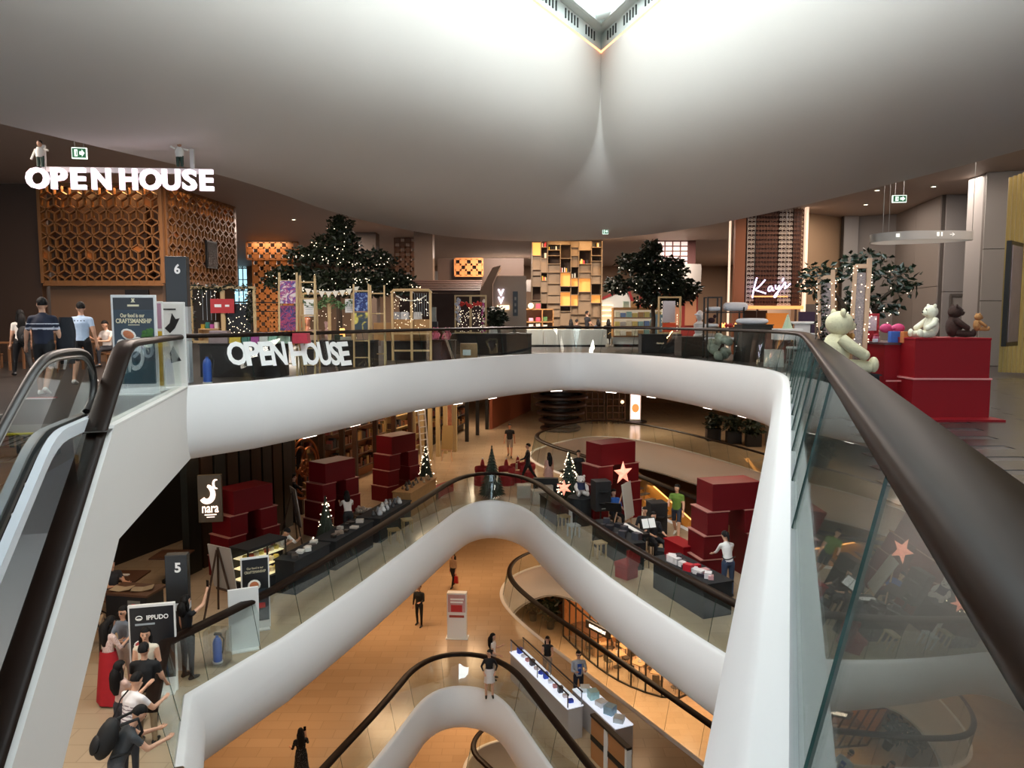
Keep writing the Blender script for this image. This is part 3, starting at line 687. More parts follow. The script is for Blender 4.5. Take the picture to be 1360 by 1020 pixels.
    b.ell(*hd(0, -.005, .02), .078*s, .098*s, .105*s, 14, 10, hr); b.ell(*hd(0, .02, -.055), .056*s, .065*s, .06*s, 10, 8, hr)
    b.ell(*hd(0, .098, -.012), .014*s, .02*s, .026*s, 8, 6, hr); b.ell(*hd(.079, -.005, -.005), .012*s, .024*s, .034*s, 8, 6, hr); b.ell(*hd(-.079, -.005, -.005), .012*s, .024*s, .034*s, 8, 6, hr)
    me0 = b.mesh('tmp', SKIN); ob = bpy.data.objects.new('tmp', me0); COL.objects.link(ob)
    md = ob.modifiers.new('r', 'REMESH'); md.mode = 'VOXEL'; md.voxel_size = vox*s
    ms = ob.modifiers.new('s', 'SMOOTH'); ms.iterations = 3; ms.factor = .5
    me = bpy.data.meshes.new_from_object(ob.evaluated_get(bpy.context.evaluated_depsgraph_get()))
    bpy.data.objects.remove(ob); bpy.data.meshes.remove(me0); me.name = 'body'
    n = len(me.polygons); P = np.empty(n*3); me.polygons.foreach_get('center', P); P = P.reshape(-1, 3)
    best = np.full(n, 9.); lab = np.zeros(n, int); names = []
    ML = {'skin': 0, 'top': 1, 'bot': 2, 'shoe': 3, 'stripe': 4}; res = np.zeros(n, int)
    for a, c, ra, rb, l in caps:
        a = np.array(a); dv = np.array(c)-a; t = np.clip(((P-a)@dv)/max(1e-9, dv@dv), 0, 1)
        dd = np.linalg.norm(P-a-t[:, None]*dv, axis=1)-(ra+(rb-ra)*t)
        w = dd < best; best[w] = dd[w]
        if l == 'torso': v = np.full(n, 1)
        elif l == 'pelvis': v = np.where(t > 1-untuck, 1, 2) if not dress else np.full(n, 1)
        elif l == 'neck': v = np.where(t < .12, 1, 0)
        elif l == 'uarm': v = np.where(t < sleeve, 1, 0)
        elif l == 'farm': v = np.where(t < sleeve-1, 1, 0)
        elif l == 'thigh': v = np.where(t < legs, 2, 0)
        elif l == 'shin': v = np.where(t*.4 < legs-1, 2, 0)
        elif l == 'shin2': v = np.where(.4+t*.6 < legs-1, 2, 0)
        elif l == 'foot': v = np.full(n, 3)
        elif l == 'ankle': v = np.full(n, 3 if legs < 1.9 else 2)
        else: v = np.zeros(n, int)
        res[w] = v[w]
    hd_ = np.linalg.norm(P-np.array(hc), axis=1); res[hd_ < .125*s] = 0
    if stripe:
        u = (P-np.array(hip))@np.array(T)/s
        for z0, z1 in stripe[1]: res[(res == 1) & (u > z0) & (u < z1)] = 4
    me.materials.clear()
    for q in (skin, cloth(top), cloth(bot), shoe(shoes), cloth(stripe[0] if stripe else top), EYE, LIP): me.materials.append(q)
    me.polygons.foreach_set('material_index', res.astype(np.int32)); me.polygons.foreach_set('use_smooth', [True]*n)
    # fingers, thumb and face features join the same mesh
    x = B()
    for W1, Hn, d2, sd in tips:
        bend = V((0, 1, 0)) if abs(d2.y) < .8 else V((0, 0, 1)); acr = d2.cross(bend).normalized()
        for j, L in enumerate((.062, .075, .07, .052)):
            o = Hn+acr*(.012*(j-1.5)*1.35)*s+d2*.012*s; x.tube([o-d2*.03*s, o+d2*L*.45*s+bend*.004*s, o+d2*L*.8*s+bend*.018*s], [.0095*s, .0085*s, .006*s], 6)
        o = W1+d2*.045*s; x.tube([o, o+(d2*.03+bend*.034)*s, o+(d2*.062+bend*.045)*s], [.013*s, .011*s, .007*s], 6)
    x.ell(*hd(.032, .086, .012), .011*s, .008*s, .008*s, 8, 6, hr, 5); x.ell(*hd(-.032, .086, .012), .011*s, .008*s, .008*s, 8, 6, hr, 5); x.ell(*hd(0, .083, -.055), .022*s, .008*s, .007*s, 8, 6, hr, 6)
    x.bar(hd(.018, .088, .034), hd(.05, .078, .034), .008*s, .008*s, 5); x.bar(hd(-.018, .088, .034), hd(-.05, .078, .034), .008*s, .008*s, 5)
    bm = bmesh.new(); bm.from_mesh(me); bm2 = x.mesh('x', SKIN); bm.from_mesh(bm2); bm.to_mesh(me); bm.free(); bpy.data.meshes.remove(bm2)
    zmin = min(v.co.z for v in me.vertices) if not sit else 0
    loc = V(loc); z0 = loc.z-zmin
    if sit: z0 = loc.z-(hip.z-.1*s)
    t = thing(name, label, 'person', (loc.x, loc.y, z0), rad(face), group)
    obj('body', me, t)
    # hair
    h = B()
    if hair != 'none':
        def shell(scl, fr, bk):
            e = B(); e.ell(0, 0, 0, 1, 1, 1, 18, 14); vs = []
            for v in e.v:
                v = V(v); lim = fr if v.y > .15 else (bk if v.y < -.3 else (fr+bk)/2)
                k = scl if v.z > lim else .8
                vs.append(hd(v.x*.084*k, -.012+v.y*.104*k, .026+v.z*.112*k))
            h.add(vs, e.f, 0, True)
        lg = hair in ('long', 'pony', 'bob', 'bun')
        shell(1.09 if lg else 1.06, .42, -.75 if lg else -.35)
        dn = V((0, 0, -1))
        if hair in ('long', 'bob'):
            L = .34 if hair == 'long' else .16; q0 = hd(0, -.07, .03)
            h.tube([q0, hd(0, -.1, -.06), hd(0, -.105, -.12), hd(0, -.1, -.12)+dn*L*.6*s-T.cross(V((1, 0, 0)))*0, hd(0, -.085, -.12)+dn*L*s], [.05*s, .088*s, .098*s, .095*s, .05*s], 10)
            for sd in (-1, 1): h.tube([hd(sd*.07, -.02, .03), hd(sd*.086, -.02, -.06), hd(sd*.085, -.03, -.14), hd(sd*.075, -.02, -.14)+dn*L*.45*s], [.02*s, .03*s, .032*s, .012*s], 8)
        if hair == 'pony': h.tube([hd(0, -.1, .05), hd(0, -.15, .03), hd(0, -.15, -.08), hd(0, -.13, -.2)], [.025*s, .04*s, .038*s, .012*s], 8)
        if hair == 'bun': h.ell(*hd(0, -.12, .06), .045*s, .045*s, .045*s)
        h.to('hair', hairm, t)
    if glasses:
        g = B()
        for sd in (-1, 1): g.ell(*hd(sd*.034, .094, .012), .026*s, .006*s, .018*s, 10, 6, hr); g.bar(hd(sd*.06, .09, .016), hd(sd*.08, -.01, .016), .006*s)
        g.bar(hd(-.01, .098, .016), hd(.01, .098, .016), .006*s); g.to('glasses', mat('black_frame', '121212', .4), t)
    if skirt:
        col, L, w0, w1 = skirt[:4]; n = 28; rows = []
        for k in range(9):
            u = k/8; z = waist.z-.02*s-u*L; w = (w0+(w1-w0)*u**.8)*s
            rows.append([((w*(1+.06*u*sin(a*7)))*cos(a)*1.08, (w*(1+.06*u*sin(a*7)))*sin(a)*.85+u*.02, z) for a in [2*pi*i/n for i in range(n)]])
        k = B(); k.grid(rows, 0, True, True); k.grid([[(x_*.97, y_*.97, z_) for x_, y_, z_ in r_] for r_ in rows[::-1]], 0, True, True)
        k.to('skirt', skirt[4] if len(skirt) > 4 else cloth(col), t)
    t['tips'] = [c for W1, Hn, d2, sd in tips for c in (*(Hn+d2*.04*s),)]
    return t
def at_hand(t, i, dz=0):
    q = V(t['tips'][3*i:3*i+3]); q.rotate(t.rotation_euler); return t.location+q+V((0, 0, dz))
def backpack(p, col, label, s=1., up=1.12):
    t = thing('backpack', label, 'backpack', p.location, p.rotation_euler.z); m = mat('bag_'+col, col, .7, noise=(20, .1, None))
    b = B(); b.ell(0, -.22*s, up*s, .16*s, .12*s, .25*s, 14, 10); b.to('bag', m, t)
    B().ell(0, -.32*s, (up-.08)*s, .11*s, .05*s, .12*s, 12, 8).to('front_pocket', m, t)
    for sd in (-1, 1): B().tube([(sd*.09*s, -.16*s, (up+.2)*s), (sd*.11*s, .02, (up+.3)*s), (sd*.11*s, .13*s, (up+.15)*s), (sd*.13*s, .05*s, (up-.1)*s), (sd*.12*s, -.14*s, (up-.18)*s)], .02*s, 6).to('strap', m, t)
    return t
def handbag(p, i, col, label, w=.26, h=.24, drop=.1):
    q = at_hand(p, i); t = thing('bag', label, 'bag', (q.x, q.y, q.z-drop-h), p.rotation_euler.z); m = mat('bag_'+col, col, .6)
    B().box(0, 0, 0, w, .1, h, taper=.85).to('bag_body', m, t, bev=.01)
    for y in (-.035, .035): B().tube([(-w*.25, y, h), (-w*.12, y, h+drop*.95), (w*.12, y, h+drop*.95), (w*.25, y, h)], .007, 6).to('handle', m, t)
    return t
PHONE = mat('phone_black', '0c0c10', .2)
def phone(p, i, label):
    q = at_hand(p, i, .05); return tag(B().box(0, 0, -.07, .075, .01, .15).to('phone', PHONE, None, q, p.rotation_euler.z, bev=.003), label, 'phone')
# ---------------------------------------------------------------- trees with fairy lights
LEAF = mat('dark_leaf', '1e2816', .5, noise=(3, .5, None)); BARK = mat('bark', '4a3a2c', .8, noise=(8, .2, (1, 1, .3)))
FAIRY = mat('fairy_light', 'fff0d8', .5, emit='ffe8c8', es=2.6)
def leaves(b, c, r, n, rnd, size=.12, flat=.6, mi=0):
    for _ in range(n):
        while True:
            q = V((rnd.uniform(-1, 1), rnd.uniform(-1, 1), rnd.uniform(-1, 1)))
            if q.length < 1: break
        p = V(c)+V((q.x*r[0], q.y*r[1], q.z*r[2])); d = V((rnd.uniform(-1, 1), rnd.uniform(-1, 1), rnd.uniform(-.7, .5))).normalized()
        a, e, _d = frame(d); w = (a*cos(rnd.random()*6)+e*sin(rnd.random()*6)).normalized()*size*.3; L = size*rnd.uniform(.7, 1.3); k = d.cross(w).normalized()*size*.12
        b.add([p, p+d*L*.45+w+k, p+d*L, p+d*L*.45-w+k, p+d*L*.5], [[0, 1, 4], [1, 2, 4], [2, 3, 4], [3, 0, 4]], mi)
def fairy(b, pts, r=.014):
    for p in pts:
        p = V(p); v = [p+V(o)*r for o in ((1, 0, 0), (-1, 0, 0), (0, 1, 0), (0, -1, 0), (0, 0, 1), (0, 0, -1))]
        b.add(v, [[0, 2, 4], [2, 1, 4], [1, 3, 4], [3, 0, 4], [2, 0, 5], [1, 2, 5], [3, 1, 5], [0, 3, 5]])
def tree(label, x, y, z0, clumps, n, trunk_top, seed, size=.14, lights=0, leafm=LEAF, lr=.018):
    rnd = random.Random(seed); t = thing('tree', label, 'tree', (x, y, z0)); b = B()
    b.tube([(0, 0, 0), (.05, 0, trunk_top*.4), (-.03, .02, trunk_top*.75), (0, 0, trunk_top)], [.13, .1, .08, .05], 8)
    for (c, r, w) in clumps: b.tube([(0, 0, trunk_top*.6), (c[0]*.5, c[1]*.5, (trunk_top*.7+c[2])*.5), c], [.06, .04, .012], 6)
    b.to('trunk', BARK, t); lf = B()
    tot = sum(w for _, _, w in clumps)
    for c, r, w in clumps: leaves(lf, c, r, int(n*w/tot), rnd, size)
    lf.to('foliage', leafm, t, kind='stuff')
    if lights:
        fb = B(); pts = []
        for c, r, w in clumps:
            for _ in range(int(lights*w/tot)+1):
                q = V((rnd.gauss(0, 1), rnd.gauss(0, 1), rnd.gauss(0, 1))).normalized(); pts.append((c[0]+q.x*r[0], c[1]-abs(q.y)*r[1], c[2]-abs(q.z)*r[2]*.8))
        fairy(fb, pts, lr); fb.to('fairy_lights', FAIRY, t, kind='stuff')
    return t
cl = [((.15, 0, 4.55), (.45, .45, .45), 3), ((0, 0, 4.0), (.85, .7, .4), 5), ((-.7, 0, 3.6), (1.1, .8, .3), 5), ((.8, .1, 3.45), (1.3, .8, .35), 6), ((-1.5, 0, 2.95), (1.0, .7, .28), 4), ((1.6, 0, 2.8), (1.05, .8, .32), 6), ((-.2, 0, 2.75), (1.4, .9, .38), 8), ((-2.0, .1, 2.65), (.7, .6, .25), 2), ((.9, 0, 2.35), (1.2, .8, .25), 5), ((2.3, 0, 2.5), (.5, .5, .3), 2), ((-.9, 0, 2.4), (.9, .7, .22), 4)]
tree('broad dark indoor tree full of fairy lights behind the craft stalls', -6.1, 26.5, L6, cl, 5200, 3.6, 1, .2, 150)
tree('second dark indoor tree standing by the lit white shelf kiosk', 6.5, 35, L6, [((-.1, 0, 4.3), (.5, .5, .7), 3), ((-.9, 0, 3.9), (.8, .7, .5), 3), ((.8, 0, 3.6), (.8, .7, .6), 4), ((-1.6, 0, 2.9), (.6, .6, .4), 2), ((0, 0, 3.0), (1.1, .8, .6), 6), ((1.4, 0, 2.7), (.8, .7, .6), 4), ((.3, 0, 2.2), (1.2, .7, .3), 3)], 3600, 3.4, 2, .26, 30, lr=.024)
FIC = mat('fig_leaf', '1c2a18', .35, noise=(3, .4, None))
tree('small rubber fig with large dark glossy leaves behind the white bear', 6.15, 13.4, L6, [((-.75, 0, 2.1), (.38, .3, .28), 3), ((.05, 0, 2.3), (.5, .4, .3), 4), ((.75, 0, 2.05), (.3, .3, .3), 2), ((.0, 0, 1.75), (.3, .3, .3), 2), ((.45, 0, 1.6), (.3, .3, .2), 1), ((-.1, 0, .95), (.4, .3, .25), 2)], 760, 2.0, 3, .14, 25, FIC, .01)
pb = thing('planter', 'tan box planter holding the small rubber fig', 'planter', (6.15, 13.4, L6)); B().box(0, 0, .012, .9, .7, .6, taper=1.05).to('planter_box', mat('planter_tan', '8a6a44', .6), pb, bev=.02); B().box(0, 0, .58, .8, .6, .04).to('soil', mat('soil', '2a2018', .9), pb)
# ---------------------------------------------------------------- pylon, poster stands
PBLK = mat('pylon_black', '1e2124', .4); PWHT = mat('pylon_white', 'c8ccd0', .4); LWH = mat('letter_white', 'f4f4f2', .5)
def pylon(num, x, y, lv, h, w, label, rz=0, bands=None):
    t = thing('floor_pylon', label, 'sign', (x, y, lv), rz); z = 0
    for hh, m in bands: B().box(0, 0, z, w, w*.5, hh-.006).to('panel', m, t, bev=.008); z += hh
    letters(num, w*.28, w*.48, LWH, t, (w*.08, -w*.25-.004, h-w*.62), ext=.01, bold=.03, name='numeral'); return t
pylon('6', -7.2, 16.35, L6, 2.72, .44, 'tall black and white pylon numbered 6 at the top floor opening', .1, [(.9, PWHT), (.75, mat('pylon_grey', 'b4b6b8', .4)), (1.07, PBLK)])
WFR = mat('white_stand', 'e4e4e2', .45); PBK = mat('poster_black', '15161a', .4); PBL = mat('poster_blue', '34424e', .5, noise=(3, .3, None)); CRM = mat('cream_print', 'e8dcb8', .5); TEAL = mat('poster_teal', '1c4450', .5); DSH = mat('dish_white', 'e8e4dc', .5); SAL = mat('salmon', 'c87850', .6, noise=(20, .3, None)); GRN = mat('salad_green', '3c6a28', .6)
def stand(name, label, x, y, lv, w, h, rz, lean=0.):
    t = thing(name, label, 'poster stand', (x, y, lv), rz); B().box(0, 0, .02, w, .06, h-.02).to('panel', WFR, t, bev=.006); B().box(0, .0, 0, w*.9, .34, .025).to('foot', WFR, t); return t
def face(t, w, z0, z1, m, dy=.034, x=0, name='print'): return B().box(x, -dy, z0, w, .006, z1-z0).to(name, m, t)
pp = PZ(183, 524, L6)
t = stand('poster_stand', 'tall food poster stand with black header beside the escalator landing', pp.x, pp.y, L6, .78, 1.82, rad(6))
face(t, .7, 1.55, 1.77, PBK); face(t, .7, .62, 1.55, PBL); face(t, .7, .2, .62, TEAL); face(t, .7, .06, .2, WFR)
letters('♜', .07, .07, CRM, t, (0, -.04, 1.72), name='crest'); B().box(0, -.04, 1.61, .2, .006, .035).to('print_line', CRM, t); letters('Our food is our', .42, .075, CRM, t, (-.02, -.04, 1.45), bold=.02); letters('CRAFTSMANSHIP', .62, .085, CRM, t, (0, -.04, 1.35), bold=.02); B().box(0, -.04, 1.27, .2, .006, .014).to('print_line', CRM, t)
B().ell(0, 0, 0, .14, .01, .1, 16, 6, (0, .5, 0)).ell(0, -.006, 0, .105, .01, .07, 14, 6, (0, .5, 0), 1).to('dish', [DSH, SAL], t, (-.1, -.04, 1.1))
bq = B(); rnd = random.Random(4)
for _ in range(14): bq.ell(rnd.uniform(-.09, .09), 0, rnd.uniform(-.06, .08), .045, .008, .035, 7, 5, (0, rnd.uniform(-1, 1), 0))
bq.to('salad', GRN, t, (.22, -.042, 1.13)); letters('590', .62, .3, mat('grey_print', '9aa4ac', .5), t, (0.02, -.04, .82), bold=.02)
B().ell(-.22, -.042, .95, .09, .008, .07, 12, 5).ell(.05, -.042, 1.0, .08, .008, .06, 12, 5).ell(.24, -.042, .92, .08, .008, .06, 12, 5).to('dish', DSH, t)
t = stand('poster_stand', 'narrow yellow and purple poster stand behind the food poster', -6.95, 14.5, L6, .5, 1.72, rad(4)); face(t, .46, 1.2, 1.68, mat('poster_mauve', 'b08aa0', .5)); face(t, .46, .1, 1.15, mat('poster_yellow', 'c8a428', .5)); face(t, .3, 1.05, 1.45, PBK, .038)
t = stand('poster_stand', 'white poster stand with black bird print beside the pylon numbered 6', -6.85, 15.1, L6, .62, 1.72, rad(4)); face(t, .58, .1, 1.68, mat('poster_white', 'dcdcd8', .5)); B().prism([(0, 0), (.1, .1), (.2, .3), (.12, .28), (.05, .4), (0, .2), (-.1, .1)], (.02, -.036, 1.1), (1, 0, 0), (0, 0, 1), (0, -.006, 0)).to('bird_print', PBK, t); B().prism([(0, 0), (.2, .05), (.12, .2), (.05, .35), (-.02, .2)], (.02, -.036, .5), (1, 0, 0), (0, 0, 1), (0, -.006, 0)).to('bird_print', PBK, t)
B().box(0, -.04, 1.56, .3, .006, .03).to('print_line', PBK, t)
def extinguisher(x, y, lv, label, col='2a55b0'):
    t = thing('fire_extinguisher', label, 'extinguisher', (x, y, lv)); m = mat('blue_enamel', col, .35)
    B().lathe([(.0, .03), (.085, .03), (.09, .06), (.09, .42), (.07, .5), (.03, .54), (.03, .58)], 16).to('cylinder', m, t); B().cyl(0, 0, 0, .1, .035, 16).to('base', WFR, t)
    B().box(.02, 0, .58, .16, .03, .03).box(.02, 0, .62, .14, .025, .015).to('lever', mat('black_metal', '15120f', .5), t); B().tube([(.07, 0, .58), (.14, 0, .5), (.12, 0, .3), (.1, 0, .2)], .014, 6).to('hose', mat('black_metal', '15120f', .5), t); return t
extinguisher(-6.55, 16.15, L6, 'blue fire extinguisher on the floor beside pylon 6')
# applied lettering on the top railing glass
def on_glass(path, s0):
    acc = 0
    for i in range(len(path)-1):
        L = (V(path[i+1])-V(path[i])).length
        if acc+L >= s0: return V(path[i]).lerp(V(path[i+1]), (s0-acc)/L), (V(path[i+1])-V(path[i])).normalized()
        acc += L
rev = P6[::-1]
for ch, x0, x1 in (('O', 301, 328), ('P', 325, 345), ('E', 344, 361), ('N', 360, 380), ('H', 385, 405), ('O', 404, 424), ('U', 423, 439), ('S', 438, 450), ('E', 450, 464)):
    xm = (x0+x1)/2; best = None
    for k in range(1, 250):
        q, d = on_glass(rev, k*.05); n = V((-d.y, d.x)); zc = 1.4-.047*q.y; q = q+n*(.13+.205*zc-.02); e = abs(680+1000*q.x/q.y-xm)
        if best is None or e < best[0]: best = (e, q, d, zc)
    e, q, d, zc = best; g = 1000*(d.x*q.y-q.x*d.y)/q.y**2
    o = letters(ch, (x1-x0)/g, .032*q.y, LWH, bal6, q.to_3d()+V((-P6[0][0], -P6[0][1], zc)), math.atan2(d.y, d.x), ext=.006, bold=.03, tilt=rad(11.6), name='applied_letter')
# ---------------------------------------------------------------- craft stalls behind the glass
WOOD = mat('pale_pine', 'c8a878', .55, noise=(4, .1, (1, 1, .1))); BLKC = mat('black_cloth', '14161a', .8); MIX = ['c83c4c', 'e0b83c', '3c8c7c', 'b04c9c', 'd8d4c8', '2c4c7c', 'c87c4c', '8c3c3c', 'e4dcd0', '4c6c3c', '1c1c24', 'd48c9c']
def counter(name, label, px0, px1, Yd, h, dep, rz=0, m=BLKC, lv=L6, topm=None):
    x0, x1 = (px0-680)*Yd/1000, (px1-680)*Yd/1000; t = thing(name, label, 'table', ((x0+x1)/2, Yd+dep/2, lv), rz)
    B().box(0, 0, 0, x1-x0, dep, h-.03).to('skirt_panel', m, t, bev=.008); B().box(0, 0, h-.03, x1-x0+.04, dep+.04, .03).to('table_top', topm or m, t); return t
counter('display_table', 'black draped table under the first three white letters on the glass', 265, 372, 17.9, .8, .7)
counter('display_table', 'black draped table beneath the bunting stall', 400, 497, 21.7, .76, .7)
counter('display_table', 'black draped table beneath the arched pine frame', 512, 586, 25.2, .62, .6)
counter('display_table', 'long black counter under the flower and bead frame', 600, 706, 29.3, .8, 1.5)
def box_on(name, label, cat, x, y, z, sx, sy, sz, col, rz=0, group=None, taper=1., bev=.006):
    o = B().box(0, 0, 0, sx, sy, sz, taper=taper).to(name, mat('goods_'+col, col, .6, noise=(12, .25, None)), None, (x, y, z), rz, bev); return tag(o, label, cat, group)
def frame_rack(label, x, y, z, w, h, rz, bars=(0, .5, 1), th=.06, feet=0):
    t = thing('craft_rack', label, 'frame', (x, y, z), rz)
    for u in bars: B().box(-w/2+w*u, 0, -feet, th*(1.5 if u == .5 else 1), th, h+feet).to('post', WOOD, t)
    for zz in (0, h-th): B().box(0, 0, zz, w, th*.9, th).to('crossbar', WOOD, t)
    return t
NAMES = ('purple', 'yellow', 'teal', 'pink')
q = PY(297, 412, 17.7); fr1 = frame_rack('double pine display frame with a red square sign on the first black table', q.x*1.03, 18.2, .8, 1.5, 1.36, rad(2))
B().box(.0, -.05, .72, .56, .015, .34).to('red_sign', mat('sign_red', 'c03438', .5), fr1); B().box(-.1, -.062, .86, .16, .006, .07).box(.12, -.062, .87, .1, .006, .05).to('sign_print', LWH, fr1)
gb = B(); rnd = random.Random(8)
for k in range(24): leaves(gb, (-.73+1.46*k/23, 0, 1.33+.03*sin(k)), (.07, .06, .06), 14, rnd, .09)
for k in range(14): leaves(gb, (-.78, 0, .1+.09*k), (.07, .06, .06), 12, rnd, .09)
for k in range(8): leaves(gb, (.62, 0, .5+.09*k), (.08, .06, .06), 12, rnd, .09)
gb.to('garland', LEAF, fr1, kind='stuff'); fb = B(); fairy(fb, [(rnd.uniform(.1, .66), .03, rnd.uniform(.05, 1.25)) for _ in range(70)]+[(rnd.uniform(-.7, .1), .03, rnd.uniform(.9, 1.25)) for _ in range(20)], .011); fb.to('fairy_lights', FAIRY, fr1, kind='stuff')
B().box(.33, .06, 0, .62, .02, .95).to('dark_backdrop', PBK, fr1)
for k in range(4): B().cyl(-.5+.1*k, .05, .55, .006, .7, 5).to('hanging_chain', STEEL, fr1)
goods = [('fabric_roll', 'dark striped fabric roll at the table end nearest pylon 6', 'fabric', .5, '8c7c80'), ('fabric_bundle', 'yellow checked cloth bundle on the first black table', 'fabric', .3, 'd0b43c'), ('fabric_bundle', 'teal cloth bundle on the first black table', 'fabric', .22, '3c7468'), ('fabric_bundle', 'magenta cloth bundle on the first black table', 'fabric', .2, 'b04c9c'), ('gift_box', 'white and black print box on the first black table', 'box', .22, 'd8d8d4'), ('gift_box', 'mint green striped box on the first black table', 'box', .24, '9cc8b4'), ('fabric_bundle', 'pale green folded cloths fanned on the first black table', 'fabric', .3, 'b4ccb8'), ('fabric_bundle', 'red folded cloth at the end of the first black table', 'fabric', .42, 'b0283c')]
x = -7.1
for n, l, c, w, col in goods: box_on(n, l, c, x+w/2-.15, 18.1, .8, w*.92, .35, .24 if 'roll' not in n else .3, col, .05, taper=.9); x += w
q = PY(278, 425, 17.9); cr = thing('wooden_crate', 'wooden crate of small bright gifts inside the double pine frame', 'crate', (q.x-.2, 18.45, .82)); B().box(0, 0, 0, .5, .25, .03).box(0, .12, .03, .5, .02, .3).box(-.24, 0, .03, .02, .25, .3).box(.24, 0, .03, .02, .25, .3).box(0, 0, .3, .5, .25, .02).to('crate_boards', WOOD, cr)
for k in range(4): B().box(-.17+.11*k, 0, .33, .08, .1, .1+.05*(k % 2)).to('gift', mat('goods_'+MIX[k+1], MIX[k+1], .6), cr)
def artmat(name, cols, sc=7, dist=1.5):
    m = mat(name, cols[0], .55); t = m.node_tree; tc = t.nodes.new('ShaderNodeTexCoord'); nz = t.nodes.new('ShaderNodeTexNoise'); nz.inputs['Scale'].default_value = sc; nz.inputs['Distortion'].default_value = dist; nz.inputs['Detail'].default_value = 2
    rp = t.nodes.new('ShaderNodeValToRGB'); e = rp.color_ramp.elements; rp.color_ramp.interpolation = 'EASE'
    for k, c in enumerate(cols):
        q = .3+.42*k/(len(cols)-1); el = e[0] if k == 0 else e[-1] if k == len(cols)-1 else e.new(q); el.position = q; el.color = (*lin(c), 1)
    t.links.new(tc.outputs['Object'], nz.inputs[0]); t.links.new(nz.outputs['Fac'], rp.inputs[0]); t.links.new(rp.outputs[0], t.nodes['Principled BSDF'].inputs[0]); return m
def ladder(label, x, y, w, h, rz, rungs, posters=(), lv=L6, back=True):
    t = thing('display_ladder', label, 'ladder', (x, y, lv), rz)
    for s in (-1, 1):
        B().bar((s*w/2, 0, 0), (s*w/2, .22, h), .045, .045).to('side_rail', WOOD, t)
        if back: B().bar((s*w/2, .62, 0), (s*w/2, .25, h*.97), .04, .04).to('back_leg', WOOD, t)
    for k in range(rungs): z = h*(k+.6)/rungs; B().bar((-w/2, .22*z/h, z), (w/2, .22*z/h, z), .035).to('rung', WOOD, t)
    for z0, z1, m, mk in posters:
        o = B().box(0, 0, 0, w*.88, .015, z1-z0).to('poster', m, t, (0, .22*(z0+z1)/2/h-.04, z0)); o.rotation_euler = (rad(-5), 0, 0)
        if mk: bq = B(); rn = random.Random(len(t.children)); [bq.ell(rn.uniform(-.15, .15)*w/.4, -.016, rn.uniform(.06, z1-z0-.06), .05, .006, .05, 10, 5, None, k % len(mk)) for k in range(9)]; bq.to('print_blot', mk, o)
    return t
pur = [mat('blot_'+c, c, .6) for c in ('6c3c9c', 'c83c6c', '3c4c9c')]; yl = [mat('blot_'+c, c, .6) for c in ('d8c040', 'c8b850')]; bl_ = [mat('blot_'+c, c, .6) for c in ('5c7cb4', 'a0b8d8')]
ladder('pine ladder stand with two purple splash art posters', -5.42, 18.2, .42, 2.5, .05, 5, ((1.75, 2.3, artmat('art_cream', ('e0cfc8', 'dccac8', 'b04c7c', '4c3c8c', 'e4d4cc', 'd88c5c'), 6), None), (1.1, 1.7, artmat('art_plum', ('38205c', '5c2c58', 'b03c60', '3c3c78', '4c2038', '9c5c8c'), 7), None)))
ladder('bare pine ladder next to the purple posters', -5.06, 18.6, .36, 2.45, .05, 6)
ladder('pine ladder stand with a dark blue poster above a yellow flowered poster', -4.28, 21.4, .42, 2.36, .1, 5, ((1.6, 2.12, artmat('art_navy', ('14204c', '1c2c60', '20347c', '8ca4cc', '182450'), 6, 2.5), None), (.98, 1.56, artmat('art_slate', ('20302c', '2c3c3c', '2c3848', 'c8b848', 'd8cc78'), 4.5, .5), None)))
ladder('bare pine ladder beside the black table end', -3.94, 22.1, .4, 2.36, .1, 4)
# bunting stall
q0, q1, q2 = PY(404, 440, 22.0), PY(438, 440, 22.0), PY(468, 440, 22.0)
bs = thing('bunting_stall', 'pine frame with white bunting, leaf garland and price sheets on the second black table', 'stall', (q1.x, 22.0, .765), .02); bs.scale = (1.1, 1, 1.1)
for qq in (q0, q1, q2): B().box((qq.x-q1.x)/1.1, 0, 0, .085 if qq is q1 else .05, .05, 1.24).to('post', WOOD, bs)
B().box(0, 0, 1.2, (q2.x-q0.x)/1.1, .05, .05).to('crossbar', WOOD, bs)
for k in range(9):
    u = -0.72+1.44*k/8; z = 1.4-.12*(1-((u)/.72)**2); B().prism([(-.09, 0), (.09, 0), (0, -.17)], (u, -.05, z), (1, 0, .14*u), (0, 0, 1), (0, .006, 0)).to('bunting_flag', mat('bunting', 'e0dcd0', .7), bs)
gb = B(); rnd = random.Random(12)
for k in range(26): u = -.68+1.36*k/25; leaves(gb, (u, -.03, 1.12-.22*abs(sin(u*4.4))), (.09, .05, .1), 16, rnd, .09)
gb.to('garland', mat('fresh_leaf', '5c7a4c', .6, noise=(4, .4, None)), bs, kind='stuff')
for u, z, w, h in ((-.52, .62, .27, .46), (.56, .72, .26, .36)):
    pg = B().box(u, -.06, z, w, .01, h).to('price_sheet', WFR, bs); bq = B(); [bq.box(u, -.067, z+.06+.055*k, w*.7, .003, .012) for k in range(5)]; bq.to('print_lines', mat('grey_print', '9aa4ac', .5), pg)
fb = B(); fairy(fb, [(rnd.uniform(-.6, .7), .05, rnd.uniform(.05, .8)) for _ in range(30)], .01); fb.to('fairy_lights', FAIRY, bs, kind='stuff')
